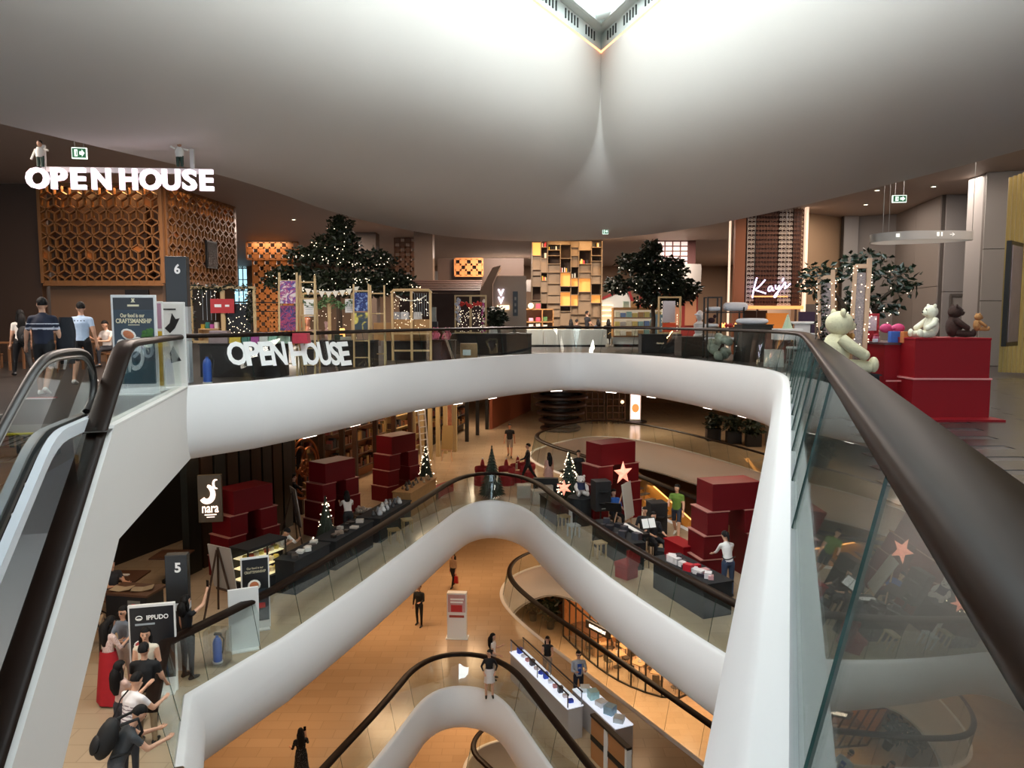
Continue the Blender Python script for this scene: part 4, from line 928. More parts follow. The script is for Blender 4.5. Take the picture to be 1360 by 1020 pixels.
for k, (u, w, h, col, l) in enumerate(((-.42, .3, .3, 'b89888', 'beige basket of soft toys under the price sheet'), (-.1, .2, .42, 'c8a4a0', 'pale pink doll standing by the middle pine post'), (-.62, .16, .5, 'c8886c', 'coral plush beside the bunting end post'), (.2, .24, .16, '2c3c30', 'dark green box before the middle pine post'), (.42, .4, .1, 'b8b4a8', 'stack of pale printed cards on the second black table'), (.3, .14, .34, 'd88c3c', 'glowing orange candle lantern on the second black table'))):
    if k in (1, 2):
        t = thing('soft_toy', l, 'toy', (q1.x+u*1.1, 22.2, .76)); m = mat('plush_'+col, col, .9); B().ell(0, 0, .13*h/.3, w*.5, w*.45, .14*h/.3).to('body', m, t); B().ell(0, 0, .3*h/.3, w*.42, w*.4, .09*h/.3).ell(-w*.3, 0, .36*h/.3, .04, .03, .05).ell(w*.3, 0, .36*h/.3, .04, .03, .05).to('head', m, t)
    elif k == 5: tag(B().box(0, 0, 0, w, w, h, taper=.85).to('lantern', mat('lantern_glow', 'ffb060', .5, emit='ffb060', es=1.6), None, (q1.x+u*1.1, 22.15, .76)), l, 'lantern')
    else: box_on('basket' if k == 0 else 'goods_box' if k == 3 else 'card_stack', l, ('basket', '', '', 'box', 'cards')[k], q1.x+u*1.1, 22.15, .76, w, .26, h, col, .1*k)
# arched pine frame with ladder legs
af = thing('arched_frame', 'cream arched pine frame on legs hung with a pale bead swag', 'frame', (-3.31, 24.9, L6), .02); af.scale = (1.1, 1, 1.08); W_ = 1.14
for s in (-1, 0, 1): B().box(s*W_/2, 0, 0, .07, .06, 2.12).to('post', WOOD, af)
B().tube([(-.5*W_-.03, 0, 2.05), (-.46*W_, 0, 2.14), (0, 0, 2.15), (.46*W_, 0, 2.14), (.5*W_+.03, 0, 2.05)], .045, 8).to('top_rail', WOOD, af)
for z in (.28, .8): B().box(0, 0, z, W_, .05, .05).to('crossbar', WOOD, af)
B().box(0, .02, 0.84, W_, .04, .42).to('timber_panel', mat('rough_timber', 'a0784a', .7, noise=(6, .2, None)), af)
B().tube([(-.45, -.03, 1.98), (-.25, -.03, 1.86), (0, -.03, 1.82), (.25, -.03, 1.86), (.45, -.03, 1.98)], .02, 6).to('bead_swag', mat('bunting', 'e0dcd0', .7), af)
fb = B(); rnd = random.Random(5); fairy(fb, [(rnd.uniform(-.5, .5), -.05, rnd.uniform(.95, 1.9)) for _ in range(70)], .012); fb.to('fairy_lights', FAIRY, af, kind='stuff')
for k in range(7): B().cyl(.1+.07*k, .03, 1.35, .008, .7, 5).to('hanging_chain', STEEL, af)
for k, (px, col, l) in enumerate(((526, '9a9ca0', 'grey silver cushion at the end of the pine plank shelf'), (537, 'c8ccd0', 'white silver cushion behind the arched frame'), (554, 'd4d4d2', 'small white stool shaped box behind the arched frame'))):
    q = PY(px, 418, 25.6); box_on('cushion', l, 'cushion', q.x, 25.75, 1.25, .3, .15, .36, col, taper=.9, bev=.04)
t = thing('plank_shelf', 'pine plank counter behind the arched frame', 'shelf', (-3.7, 25.6, .645)); B().box(0, 0, 0, 1.9, .45, .6).to('front_board', mat('rough_timber', 'a0784a', .7), t)
PK = mat('plush_pink', 'e07890', .95, noise=(30, .15, None))
def plush(label, x, y, z, s, m, rz=0, seat=True, snout=None, tilt=0, arms=1., name='teddy_bear', cat='teddy bear', legs=True, bow=None):
    t = thing(name, label, cat, (x, y, z), rz); b = B()
    b.ell(0, 0, .3*s, .21*s, .19*s, .3*s, 16, 12); b.to('body', m, t)
    h = B(); hy = .04*s+tilt*.1; h.ell(0, hy, .72*s, .2*s, .19*s, .18*s, 16, 12).ell(0, hy+.15*s, .68*s, .1*s, .09*s, .075*s, 12, 8)
    for sd in (-1, 1): h.ell(sd*.15*s, hy-.02*s, .87*s, .065*s, .035*s, .065*s, 10, 8)
    h.to('head', m, t); B().ell(0, hy+.235*s, .7*s, .03*s, .02*s, .022*s).ell(-.07*s, hy+.17*s, .77*s, .018*s, .014*s, .018*s).ell(.07*s, hy+.17*s, .77*s, .018*s, .014*s, .018*s).to('face', EYE, t)
    for sd in (-1, 1):
        B().tube([(sd*.17*s, 0, .5*s), (sd*.27*s, .1*s*arms, .38*s), (sd*.25*s, .26*s*arms, .28*s)], [.085*s, .085*s, .075*s], 10).ell(sd*.25*s, .27*s*arms, .27*s, .08*s, .08*s, .08*s).to('arm', m, t)
        if legs: B().tube([(sd*.12*s, .05*s, .12*s), (sd*.18*s, .28*s, .1*s), (sd*.21*s, .42*s, .1*s)], [.1*s, .1*s, .085*s], 10).ell(sd*.21*s, .46*s, .13*s, .085*s, .07*s, .115*s).to('leg', m, t)
    if bow:
        B().ell(-.07*s, .2*s, .54*s, .07*s, .03*s, .045*s).ell(.07*s, .2*s, .54*s, .07*s, .03*s, .045*s).ell(0, .21*s, .54*s, .03*s, .03*s, .03*s).to('bow', bow, t)
    return t
q = PY(573, 425, 23.6); plush('pink plush bear seated beside the arched frame', -2.6, 25.75, .66, .46, PK, rad(180)); plush('second pink plush bear leaning at the edge of the pink bear', -2.2, 25.8, .66, .46, PK, rad(160))
t = counter('display_table', 'low dark table under the two pink plush bears', 572, 604, 25.5, .66, .6)
box_on('gift_box', 'grey box with black and white bows behind the pink bears', 'box', -2.75, 26.4, 1.28, .2, .2, .5, '5c605c'); t = thing('tall_stand', 'tall dark stand carrying the bow box', 'stand', (-2.75, 26.4, 0)); B().box(0, 0, 0, .3, .3, 1.28).to('stand_body', BLKC, t)
ff = frame_rack('pine frame wrapped in red and white flowers and beads on the long black counter', -1.62, 29.6, .8, 1.2, 1.5, 0)
gb = B(); rnd = random.Random(6); fl = [mat('flower_'+c, c, .8) for c in ('b8b8c8', 'c8342c', 'a83c7c', 'd8c8b8')]
for k in range(40): gb.ell(-.52+rnd.uniform(-.06, .1), -.03, rnd.uniform(.45, 1.35), .05, .04, .05, 6, 4, None, rnd.choice((0, 0, 3)))
for k in range(46): u = rnd.uniform(-.4, .45); gb.ell(u, -.03, 1.05+.12*abs(sin(u*6))+rnd.uniform(-.06, .06), .045, .04, .045, 6, 4, None, 1)
for k in range(36): gb.ell(.5+rnd.uniform(-.05, .05), -.03, rnd.uniform(.05, 1.3), .045, .04, .045, 6, 4, None, rnd.choice((2, 2, 3)))
gb.to('flowers', fl, ff, kind='stuff'); fb = B(); fairy(fb, [(rnd.uniform(-.5, .5), -.02, rnd.uniform(.05, 1.2)) for _ in range(130)], .013); fb.to('bead_lights', FAIRY, ff, kind='stuff')
B().box(0, .06, .02, 1.0, .02, 1.0).to('dark_backdrop', mat('maroon', '2c1210', .7), ff)
q = PZ(619, 481, 0); cb = box_on('cardboard_box', 'cardboard box with white label on the floor behind the glass', 'box', -1.55, 27.0, 0, .6, .45, .5, 'a07c54', .1); B().box(-.08, -.228, .08, .28, .006, .2).to('shipping_label', LWH, cb)
rnd = random.Random(9); t = thing('potted_plant', 'dark bushy plant in a grey pot beside the flower frame', 'plant', (-.65, 31.4, .0)); lf = B(); leaves(lf, (0, 0, 1.45), (.42, .35, .45), 420, rnd, .2); lf.to('foliage', LEAF, t, kind='stuff'); B().cyl(0, 0, 0, .25, 1.0, 14, .32).to('pot', mat('pot_grey', '5c5c58', .6), t)
for k, (u, c, l) in enumerate(((.55, 'a08878', 'tan wrapped hamper on the end of the long black counter'), (1.0, '30302c', 'small black witch hat shaped cone on the long black counter'), (.1, 'c8c4bc', 'white bag at the end of the long black counter'))):
    if k == 1: tag(B().lathe([(.22, 0), (.22, .02), (.1, .04), (.0, .3)], 14).to('witch_hat', mat('goods_'+c, c, .6), None, (.1, 30, .802)), l, 'decoration')
    else: box_on('hamper' if k == 0 else 'paper_bag', l, 'hamper' if k == 0 else 'bag', -.85+u, 30, .802, .32, .25, .26, c, .2, taper=.8)
# ---------------------------------------------------------------- white kiosk, bookshelf tower, dark shop with slanted roof
kw = thing('shelf_kiosk', 'white base kiosk with wooden upper shelves before the bookshelf tower', 'kiosk', (2.0, 37.2, 0)); PW = mat('kiosk_white', 'c4c8c4', .45); SH = mat('shelf_oak', '9c7040', .5)
for k in range(3): B().box(-.15+1.55*k-1.1, 0, .1, 1.53, .9, .74).to('base_panel', PW, kw, bev=.006)
B().box(.3, .0, .0, 4.5, .8, .1).to('plinth', PBK, kw)
ks = thing('shelf_unit', 'open oak shelf unit of small goods standing behind the white kiosk base', 'shelf', (.75, 38.3, 0))
for z in (.0, .82, 1.18, 1.82): B().box(0, 0, z, 2.7, .4, .05).to('shelf', SH, ks)
for u in (-1.33, .78, 1.33): B().box(u, 0, 0, .05, .4, 1.85).to('upright', SH, ks)
B().box(0, .2, 0, 2.7, .03, 1.85).to('back_panel', mat('shelf_back', '6c4a28', .6), ks)
rnd = random.Random(3)
for k in range(20):
    z = (.88, 1.24, 1.87)[k % 3]; u = -1.2+2.3*(k//3)/6.5; c = MIX[rnd.randrange(12)] if k % 3 else ('d8d4c8', '8c3c2c', 'c87c4c')[k % 3-0]
    box_on('boxed_product', 'small %s boxed product, %s along the %s shelf of the oak shelf unit' % (cname(c), nth(k//3), ('middle', 'upper', 'top')[k % 3]), 'box', .75+u, 38.25, z, .22, .2, rnd.uniform(.16, .26), c, group=('products on the middle oak shelf', 'products on the upper oak shelf', 'products on top of the oak shelf')[k % 3])
for u in (-.95, .2): tag(B().ell(0, 0, .14, .14, .14, .14, 14, 10).cyl(0, 0, 0, .05, .03, 10).to('globe_lamp', mat('globe_glow', 'ffd8a8', .5, emit='ffd0a0', es=1.7), None, (.75+u, 38.1, 1.875)), 'glowing globe lamp '+('at the near end' if u < 0 else 'at the middle')+' of the oak shelf top', 'lamp')
tw = thing('bookshelf_tower', 'tall amber lit tower of staggered open book cubbies reaching the ceiling', 'bookshelf', (3.0, 41.5, 0)); OAK = mat('tower_wood', '8c765c', .5, noise=(2, .15, None)); DKC = mat('cubby_dark', '4a3018', .6); LITC = mat('cubby_lit', 'ffb864', .5, emit='ffa850', es=.55)
cols = [0, .47, .83, 1.52, 2.1, 2.52, 3.2, 3.75]; rnd = random.Random(21)
B().box(1.87-1.9, .5, 0, 3.85, .06, 5.55).to('back_panel', OAK, tw)
for i in range(len(cols)-1):
    x0, x1 = cols[i]-1.9, cols[i+1]-1.9; z = .1; B().box(x0, 0.1, 0, .035, .85, 5.55).to('upright', OAK, tw)
    while z < 5.5:
        h = min(rnd.choice((.3, .45, .6, .75)), 5.55-z)
        r = rnd.random()
        B().box((x0+x1)/2, .05, z, x1-x0-.03, .9, .03).to('shelf', OAK, tw)
        if r < .45: B().box((x0+x1)/2, -.3+rnd.uniform(0, .15), z+.035, x1-x0-.05, .03, h-.04).to('cubby_panel', OAK, tw)
        elif r < .6: B().box((x0+x1)/2, .0, z+.035, x1-x0-.05, .03, h-.04).to('backlit_panel', LITC, tw)
        else:
            B().box((x0+x1)/2, .42, z+.035, x1-x0-.05, .03, h-.04).to('cubby_back', DKC, tw)
            if rnd.random() < .5:
                bk = B(); u = x0+.06
                while u < x1-.1: w = rnd.uniform(.03, .08); bk.box(u+w/2, -.15, z+.035, w*.9, .2, min(h-.08, rnd.uniform(.16, .28)), 0, rnd.randrange(4)); u += w+rnd.choice((0, 0, .08))
                bk.to('books', [mat('goods_'+c, c, .6) for c in ('c83c4c', 'e0b83c', '1c1c24', 'd8d4c8')], tw, kind='stuff')
        z += h
B().box(1.87, .1, 0, .05, .9, 5.55).to('side_panel', OAK, tw)
for u in (-1.6, -.4, .8, 1.6): lamp(3.0+u, 40.4, FLAT-.08, .5, .4, 15, (1, .62, .28), (rad(20), 0, 0))
sr = thing('slanted_roof_kiosk', 'dark brown shop with slanted timber roof and a pale doorway column', 'kiosk', (-2.6, 33.5, 0)); DB = mat('shop_brown', '3c2214', .6, noise=(3, .2, None)); MB_ = mat('shop_tan', '8a6a50', .6)
B().box(-.6, 1.2, 0, 3.6, 2.2, 2.5).to('wall', DB, sr)
for k in range(6): B().prism([(-2.6, 2.5), (1.2, 2.5), (1.2, 2.62), (-2.6, 2.62)], (0, -.2+.42*k, .1*k), (1, 0, 0), (0, 0, 1), (0, .4, .06)).to('roof_board', DB, sr)
B().prism([(0, 0), (.55, 0), (.55, 2.9), (0.9, 3.7), (.55, 3.6), (0, 2.6)], (1.2, -.3, 0), (1, 0, 0), (0, 0, 1), (0, 2.4, 0)).to('end_wall', MB_, sr)
B().box(2.45, .9, 0, 1.6, .2, 3.3).to('pale_wall', mat('shop_pale', 'a89888', .6), sr)
nn = letters('V', .28, .3, mat('neon_white', 'f0e8ff', .5, emit='ece4ff', es=3), sr, (2.1, .76, 2.55), ext=.04, bold=.02, name='neon_letter'); letters('V', .26, .3, mat('neon_white', 'f0e8ff'), sr, (2.1, .76, 2.2), ext=.04, bold=.02, name='neon_letter')
B().box(2.2, .74, 1.78, .55, .08, .2).to('light_box', mat('warm_white_box', 'ffe0b8', .5, emit='ffe0b8', es=1.4), sr)
B().box(2.75, .76, 1.5, .22, .06, 1.1).to('side_sign', PBK, sr)
[B().box(2.75, .72, 1.65+.28*k, .08, .01, .14).to('sign_print', mat('sign_grey', '8c8880', .5), sr) for k in range(3)]
for k in range(5): B().box(-2.0+.8*k, -.35, 1.8+.12*(k % 2), .7, .06, .05).to('roof_batten', DB, sr)
B().bar((-2.9, -.3, 3.1), (-1.4, -.3, 2.75), .08).to('light_batten', mat('warm_white_box', 'ffe0b8'), sr)
perforated('perforated_screen', 'bright orange square hole screen above the slanted roof', -2.2, 38.7, 3.55, 1.4, .85, cell=.24)
perforated('perforated_screen', 'small orange screen high beside the dark column', -5.6, 40, 3.6, 1.1, 2.0, cell=.24, m=MATS['dim_wood'])
B().box(-4.3, 37.4, 0, .9, .9, FLAT).box(-7.2, 38, 0, 1.0, 1.0, FLAT).to('wall_column', mat('brown_column', '5c4a3c', .5), kind='structure')
B().box(-1.6, 39.0, 0, 4.4, .25, 4.45).to('wall_partition', MATS['dark_brown_panel'], kind='structure'); B().box(-6.0, 44, 3.4, 5.0, .4, .7).box(0, 52, 3.2, 5, .4, .8).to('wall_bulkhead', mat('warm_grey_wall', '857668', .6), kind='structure')
# ---------------------------------------------------------------- right of the opening on the top floor
lk = thing('shelf_kiosk', 'lit white kiosk with oak shelves of colourful boxed goods under the second tree', 'kiosk', (6.3, 37.0, 0))
B().box(0, .3, .12, 2.7, .6, .36).to('base_panel', PW, lk, bev=.006); B().box(0, .3, 0, 2.5, .5, .12).to('plinth', PBK, lk)
for z in (.48, .95, 1.38, 1.8): B().box(0, .25, z, 2.7, .6, .06 if z < 1.7 else .12).to('shelf', SH, lk)
for u in (-1.33, 1.33): B().box(u, .3, .48, .05, .55, 1.4).to('upright', SH, lk)
B().box(0, .55, .48, 2.7, .03, 1.4).to('back_panel', mat('kiosk_back_lit', 'f0e4c8', .5, emit='ffe8c8', es=.25), lk)
rnd = random.Random(31); cn = ('lowest', 'middle', 'upper')
for r, z in enumerate((.545, 1.015, 1.445)):
    for k in range(9):
        c = rnd.choice(['d8d0b0', '8cb0a8', '6c84a8', 'c8b468', 'a8a49c', 'b08858', 'e4dcc8'])
        box_on('boxed_product', '%s boxed product, %s along the %s shelf of the lit white kiosk' % (cname(c), nth(k), cn[r]), 'box', 5.15+.29*k, 37.05, z, .24, .25, rnd.uniform(.2, .29), c, group='pastel products on the %s kiosk shelf' % cn[r])
for k, (u, c, l) in enumerate(((-.7, '9cb0a0', 'grey green'), (-.3, 'a88458', 'tan'), (.25, '8c8484', 'grey'), (.75, '2c7c54', 'bright green'), (1.1, '3c6c5c', 'deep green'))): box_on('gift_bag', l+' gift bag standing on top of the lit white kiosk', 'bag', 6.3+u, 37.2, 1.925, .3, .2, .3+.1*(k == 2), c, taper=.9)
t = thing('hanging_shirt', 'pale blue shirt hung at the end of the lit white kiosk', 'shirt', (7.05, 36.55, .55)); B().prism([(-.22, 0), (.22, 0), (.2, .8), (.32, .62), (.36, .72), (.16, 1.02), (-.16, 1.02), (-.36, .72), (-.32, .62), (-.2, .8)], (0, 0, 0), (1, 0, 0), (0, 0, 1), (0, .09, 0)).to('shirt_cloth', mat('sky_cloth', '8cb0c0', .8, noise=(8, .15, None)), t, bev=.02); B().bar((-.16, .05, 1.03), (.16, .05, 1.03), .02).bar((0, .05, 1.03), (0, .05, 1.2), .012).to('hanger', STEEL, t)
B().box(7.05, 36.6, 0, .04, .04, 1.75); tt = thing('garment_stand', 'thin steel stand carrying the pale blue shirt', 'stand', (7.05, 36.72, 0)); B().cyl(0, 0, 0, .012, 1.76, 6).cyl(0, 0, 0, .16, .02, 12).to('stand_pole', STEEL, tt)
# red and white house display
hd2 = thing('house_display', 'small white gabled display house with red roof and lit shelves under the second tree', 'display', (5.9, 42.5, 0)); RED = mat('deep_red', '8c1a1e', .5)
B().prism([(-.95, 0), (.75, 0), (.75, 2.6), (.6, 3.0), (-.95, 2.35)], (0, 0, 0), (1, 0, 0), (0, 0, 1), (0, .2, 0)).to('wall', PW, hd2); B().prism([(-1.0, 2.36), (.62, 3.05), (.62, 3.2), (-1.0, 2.5)], (0, -.1, 0), (1, 0, 0), (0, 0, 1), (0, .6, 0)).prism([(.62, 3.15), (.95, 2.3), (.8, 2.25), (.55, 3.0)], (0, -.1, 0), (1, 0, 0), (0, 0, 1), (0, .6, 0)).to('roof', RED, hd2)
for k in range(5): B().box(-.6, -.12, .9+.3*k, .7, .22, .04).to('lit_shelf', mat('warm_white_box', 'ffe0b8'), hd2)
# counters and racks by the glass
def emblem(t, x, z, r):
    g = B()
    for q in (r, r*.78, r*.5): g.tube([(x+q*cos(a), -.01, z+q*1.15*sin(a)) for a in [pi*i/14 for i in range(15)]], .022, 6)
    g.to('ring_emblem', mat('grey_print', '9aa4ac'), t)
t = counter('display_counter', 'black counter with big grey ring emblem beside the white mannequin', 852, 905, 30.2, .76, .8); emblem(t, .0, .06, .5)
fr = frame_rack('pale pine frame of silver sequins with orange cloth on the ring emblem counter', 6.35, 30.5, .77, .86, 1.5, 0, (0, 1), .07)
B().box(-.02, 0, .46, .5, .03, .86).to('sequin_sheet', mat('sequin', 'b8a8a4', .25, .4, noise=(60, .6, None)), fr); B().box(0, -.01, .05, .52, .04, .38).to('orange_cloth', mat('orange_cloth', 'd04a24', .8), fr)
fb = B(); rnd = random.Random(2); fairy(fb, [(s*.31, -.02, rnd.uniform(.1, 1.3)) for s in (-1, 1) for _ in range(16)], .012); fb.to('fairy_lights', FAIRY, fr, kind='stuff')
mn = thing('mannequin_bust', 'white mannequin bust with headband on the glass side counter', 'mannequin', (7.05, 28.4, .72)); mn.scale = (1.1,)*3; MW = mat('mannequin_white', 'c8c4c4', .4)
B().lathe([(.2, 0), (.2, .03), (.14, .1), (.19, .3), (.2, .42), (.08, .5), (.07, .56)], 16).ell(0, -.02, .7, .13, .15, .18, 14, 10).ell(0, -.16, .66, .025, .04, .05).to('bust', MW, mn); B().tube([(.14*cos(a), .02+.155*sin(a), .74) for a in [2*pi*i/20 for i in range(21)]], .03, 6).to('headband', mat('pale_band', 'd8d8e0', .6), mn)
t = counter('display_counter', 'low cluttered counter of brown bric-a-brac below the white mannequin', 905, 962, 27.5, .72, 1.2, m=mat('bric_brown', '3a2c24', .8, noise=(18, .8, None)))
rnd = random.Random(14)
for k, (c, l) in enumerate((('b4aca4', 'pale folded cloth'), ('8c7c70', 'taupe folded cloth'), ('c4bcb4', 'ivory folded cloth'), ('6c5848', 'brown wooden tray'), ('a89888', 'beige folded scarf'))): box_on('folded_cloth', l+' lying on the cluttered counter by the mannequin', 'cloth', 7.0+.15*k, 27.75+.1*(k % 2), .725, .24, .2, .05+.03*(k % 3), c, rnd.uniform(-.4, .4))
BM = mat('black_metal', '15120f'); sh = thing('shelf_rack', 'black metal rack holding white pillows and red lamps', 'rack', (7.3, 26.4, 0)); sh.scale = (1.05, 1, 1.02)
for u in (-.45, .0, .75):
    for v in (0, .5): B().box(u, v, 0, .05, .05, 2.1 if u < .5 else 1.75).to('post', BM, sh)
for z in (.55, 1.0, 1.55): B().box(.15, .25, z, 1.25, .55, .04).to('shelf', BM, sh)
B().bar((-.45, 0, 2.08), (0, 0, 2.08), .04).bar((-.45, .5, 2.08), (0, .5, 2.08), .04).to('crossbar', BM, sh)
PIL = mat('pillow_white', 'd0d0d6', .9, bump=.2)
def pillow(label, x, y, z, sx, sy, sz, rz=0, m=PIL):
    b = B(); rows = []; n = 14
    for j in range(9):
        th = -pi/2+pi*j/8; r = max(.001, cos(th))**.35; rows.append([(sx/2*r*abs(cos(a))**.45*(1 if cos(a) > 0 else -1), sy/2*r*abs(sin(a))**.45*(1 if sin(a) > 0 else -1), sz/2+sz/2*sin(th)) for a in [2*pi*i/n+.01 for i in range(n)]])
    b.grid(rows, 0, True, True); return tag(b.to('pillow', m, None, (x, y, z), rz), label, 'pillow')
pillow('plump white pillow on the upper right of the black rack', 7.85, 26.6, 1.64, .85, .45, .32); pillow('flat white pillow on the upper left of the black rack', 7.1, 26.65, 1.64, .5, .4, .16); pillow('flat white pillow on the middle shelf of the black rack', 7.05, 26.65, 1.07, .45, .4, .14)
pillow('wide white pillow lying on the black block beside the rack', 7.75, 24.4, 1.2, 1.0, .5, .2); pillow('grey white cushion under the black rack', 7.05, 26.6, .61, .5, .4, .12); pillow('long grey white cushion low on the black rack', 7.7, 26.6, .61, .55, .4, .12)
rnd = random.Random(77)
for k in range(9): tag(B().ell(0, 0, .07, .07, .07, .07, 10, 8).cyl(0, 0, 0, .03, .02, 8).cyl(0, 0, .135, .02, .03, 6).to('red_ornament', mat('ornament_red', 'a01c1c', .3) if k % 3 else mat('lantern_glow', 'ffb060'), None, (7.35+.16*(k % 5), 26.45+.2*(k//5), 1.07)), '%s glass ornament, %s in the %s row on the black rack' % ('red' if k % 3 else 'amber', nth(k % 5), ('front', 'rear')[k//5]), 'ornament', 'ornaments on the black rack')
pb2 = thing('plush_goose', 'dark red and black plush reindeer on the lower rack shelf', 'toy', (7.0, 26.55, 1.22)); B().ell(0, 0, .1, .14, .1, .1).ell(.12, 0, .24, .06, .06, .07).to('body', mat('plush_dark', '30141a', .9), pb2)
bb_ = counter('display_block', 'big matt black display block between the white pillows and white stools', 985, 1026, 24.0, 1.2, .9, m=mat('matt_black', '24221f', .7))
pst = thing('wrapped_bag', 'pale plastic wrapped cushions heaped at the foot of the black rack', 'bag', (6.95, 25.1, 0)); WR = mat('plastic_wrap', 'a8ac9c', .2, noise=(9, .35, None)); wb_ = B(); rnd = random.Random(41)
for k in range(11): wb_.ell(rnd.uniform(-.32, .32), rnd.uniform(-.1, .1), .14+.075*k*(1-.02*k), .22, .15, .15, 10, 7, (rnd.random(), rnd.random(), rnd.random()))
wb_.to('wrapped_heap', WR, pst)
# white cloth stall, stools, crates
ws = thing('display_table', 'table under a white cloth with a pale glass tree on it', 'table', (7.95, 21.8, 0)); B().box(0, 0, 1.06, .72, .5, .04).to('table_top', WFR, ws); B().box(0, -.26, .78, .72, .012, .28).box(-.366, 0, .78, .012, .5, .28).to('cloth_drop', mat('cloth_white', 'd4d0d0', .8, bump=.2), ws)
for u in (-.32, .32):
    for v in (-.2, .2): B().box(u, v, 0, .035, .035, 1.06).to('leg', BM, ws)
gt = thing('glass_tree', 'small pale green glass christmas tree on the white cloth', 'ornament tree', (7.97, 21.85, 1.1))
for k in range(7): B().lathe([(.16-.02*k, 0), (.12-.016*k, .06), (.01, .08)], 10).to('tier', mat('frosted_mint', 'b8ccb0', .3, noise=(40, .3, None)), gt, (0, 0, .055*k))
rack2 = thing('shelf_rack', 'black framed stand draped in white linen beside the pale glass tree', 'rack', (8.55, 22.4, 0)); B().box(-.25, 0, 0, .04, .04, 1.25).to('post', BM, rack2); B().box(.3, 0, 0, .04, .04, 1.25).to('post', BM, rack2); B().box(0.02, 0, 1.22, .66, .4, .08).to('top', WFR, rack2, bev=.03); B().box(.02, -.1, .55, .46, .05, .67).to('linen', mat('cloth_white', 'd4d0d0'), rack2)
def stool(label, x, y, h, col='c4c8cc'):
    t = thing('bar_stool', label, 'stool', (x, y, 0)); m = mat('stool_white', col, .4); B().lathe([(.0, h-.06), (.19, h-.06), (.21, h-.03), (.2, h), (.0, h+.01)], 18).to('seat', m, t)
    for k in range(10): a = 2*pi*k/10; B().bar((.17*cos(a), .17*sin(a), h-.05), (.21*cos(a), .21*sin(a), 0), .02).to('leg', mat('stool_grey', '9c9c9a', .4), t)
    B().tube([(.19*cos(a), .19*sin(a), h*.4) for a in [2*pi*i/20 for i in range(21)]], .012, 6).to('foot_ring', mat('stool_grey', '9c9c9a'), t)
stool('white round stool with many thin legs by the corner of the railing', 7.75, 20.7, .62); stool('taller white round stool behind the thin legged one', 8.3, 21.2, .98)
for k, (px, Yd, l) in enumerate(((1028, 18.9, 'pale folded carton by the black display block foot'), (1068, 17.4, 'white carton between the stool and the railing corner'))):
    box_on('carton', l, 'box', (px-680)*(Yd+2.8)/1000, Yd+2.8, 0, .46, .36, .5, 'c0c4c0', .1, taper=.94)
brw = thing('wooden_crate', 'row of dark red brown wooden panels behind the white stools', 'crate', (8.7, 23.3, 0))
for k in range(5): B().box(-.75+.3*k, 0, 0, .28, .05, .95).to('board', mat('red_brown', '4c241a', .5, noise=(4, .2, None)), brw)
# the sign column with script lettering, its shop front and windows beyond
kc = thing('lattice_column', 'copper lattice shop column with white edge trims behind the glowing script sign', 'column', (9.3, 29.2, 0)); CL = mat('dark_copper', '5c3420', .4, .3); CW = mat('pale_lattice', 'c8b8ac', .5)
for x0, x1, m in ((-.28, .02, CW), (.02, .9, CL), (.9, 1.45, CW), (1.45, 1.85, CL)):
    b = B(); W0 = x1-x0; n = max(2, int(W0/.11)); H0, H1 = 1.9, FLAT
    for i in range(n+1): b.box(x0+W0*i/n, 0, H0, .02, .04, H1-H0)
    k = 0; z = H0
    while z < H1: b.bar((x0, 0, z), (x1, 0, z+.0), .025, .04); [b.bar((x0+W0*(i+.0)/n, 0, z), (x0+W0*(i+.5)/n, 0, z+.08), .018, .03) for i in range(n)]; [b.bar((x0+W0*(i+1.)/n, 0, z), (x0+W0*(i+.5)/n, 0, z+.08), .018, .03) for i in range(n)]; z += .17
    b.to('lattice', m, kc)
lamp(10.1, 27.6, FLAT-.06, 1.6, .3, 45, (1, .72, .45), (rad(-12), 0, 0)); B().box(.8, .5, 1.9, 2.3, .06, FLAT-1.9).to('back_panel', mat('column_back', '3c1a10', .5), kc); B().box(1.93, 0, 0, .09, .3, FLAT).box(-.9, .2, 0, .06, .1, FLAT).to('edge_trim', mat('lit_trim', 'f4d8c0', .5, emit='ffd8b8', es=.7), kc); B().box(-.55, .1, 0, .4, .2, FLAT).to('orange_pier', mat('pier_orange', '9c5a34', .5), kc); B().box(.8, .0, 1.75, 2.2, .3, .12).to('beam', mat('warm_beam', 'ffb870', .5, emit='ffa860', es=.7), kc)  # the lamp is added in front to brighten the pale lattice
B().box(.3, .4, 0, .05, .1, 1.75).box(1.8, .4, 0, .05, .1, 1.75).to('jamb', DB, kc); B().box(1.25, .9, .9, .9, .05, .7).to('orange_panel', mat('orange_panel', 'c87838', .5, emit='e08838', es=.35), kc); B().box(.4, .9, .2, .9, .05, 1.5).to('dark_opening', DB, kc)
NEON = mat('script_neon', 'e8dcff', .4, emit='e0d0ff', es=2.6); ns = thing('script_sign', 'glowing lilac white script neon sign in front of the copper lattice column', 'sign', (9.85, 28.9, 2.5))
STR = {'K': [[(0.06, 0), (.1, .3), (.17, .62), (.2, .72)], [(.48, .62), (.3, .4), (.12, .28), (.3, .22), (.52, .12)]], 'a': [[(.72, .36), (.62, .36), (.58, .22), (.66, .18), (.74, .34), (.74, .2), (.8, .2)]], 'y': [[(.84, .4), (.84, .26), (.92, .24), (.98, .42), (.94, .1), (.82, -.08), (.8, .02), (.98, .2), (1.06, .3)]], "'": [[(1.1, .62), (1.06, .5)]], 's': [[(1.04, .28), (1.18, .5), (1.16, .36), (1.22, .26), (1.12, .24), (1.2, .26), (1.34, .4)]]}
for ch, st in STR.items():
    b = B()
    for q in st: c = chaikin(q, 2, False); b.tube([(x*1.12-.75, 0, (z-.25)*1.05+x*.1-.08) for x, z in c], .026, 6)
    b.to('script_letter', NEON, ns)
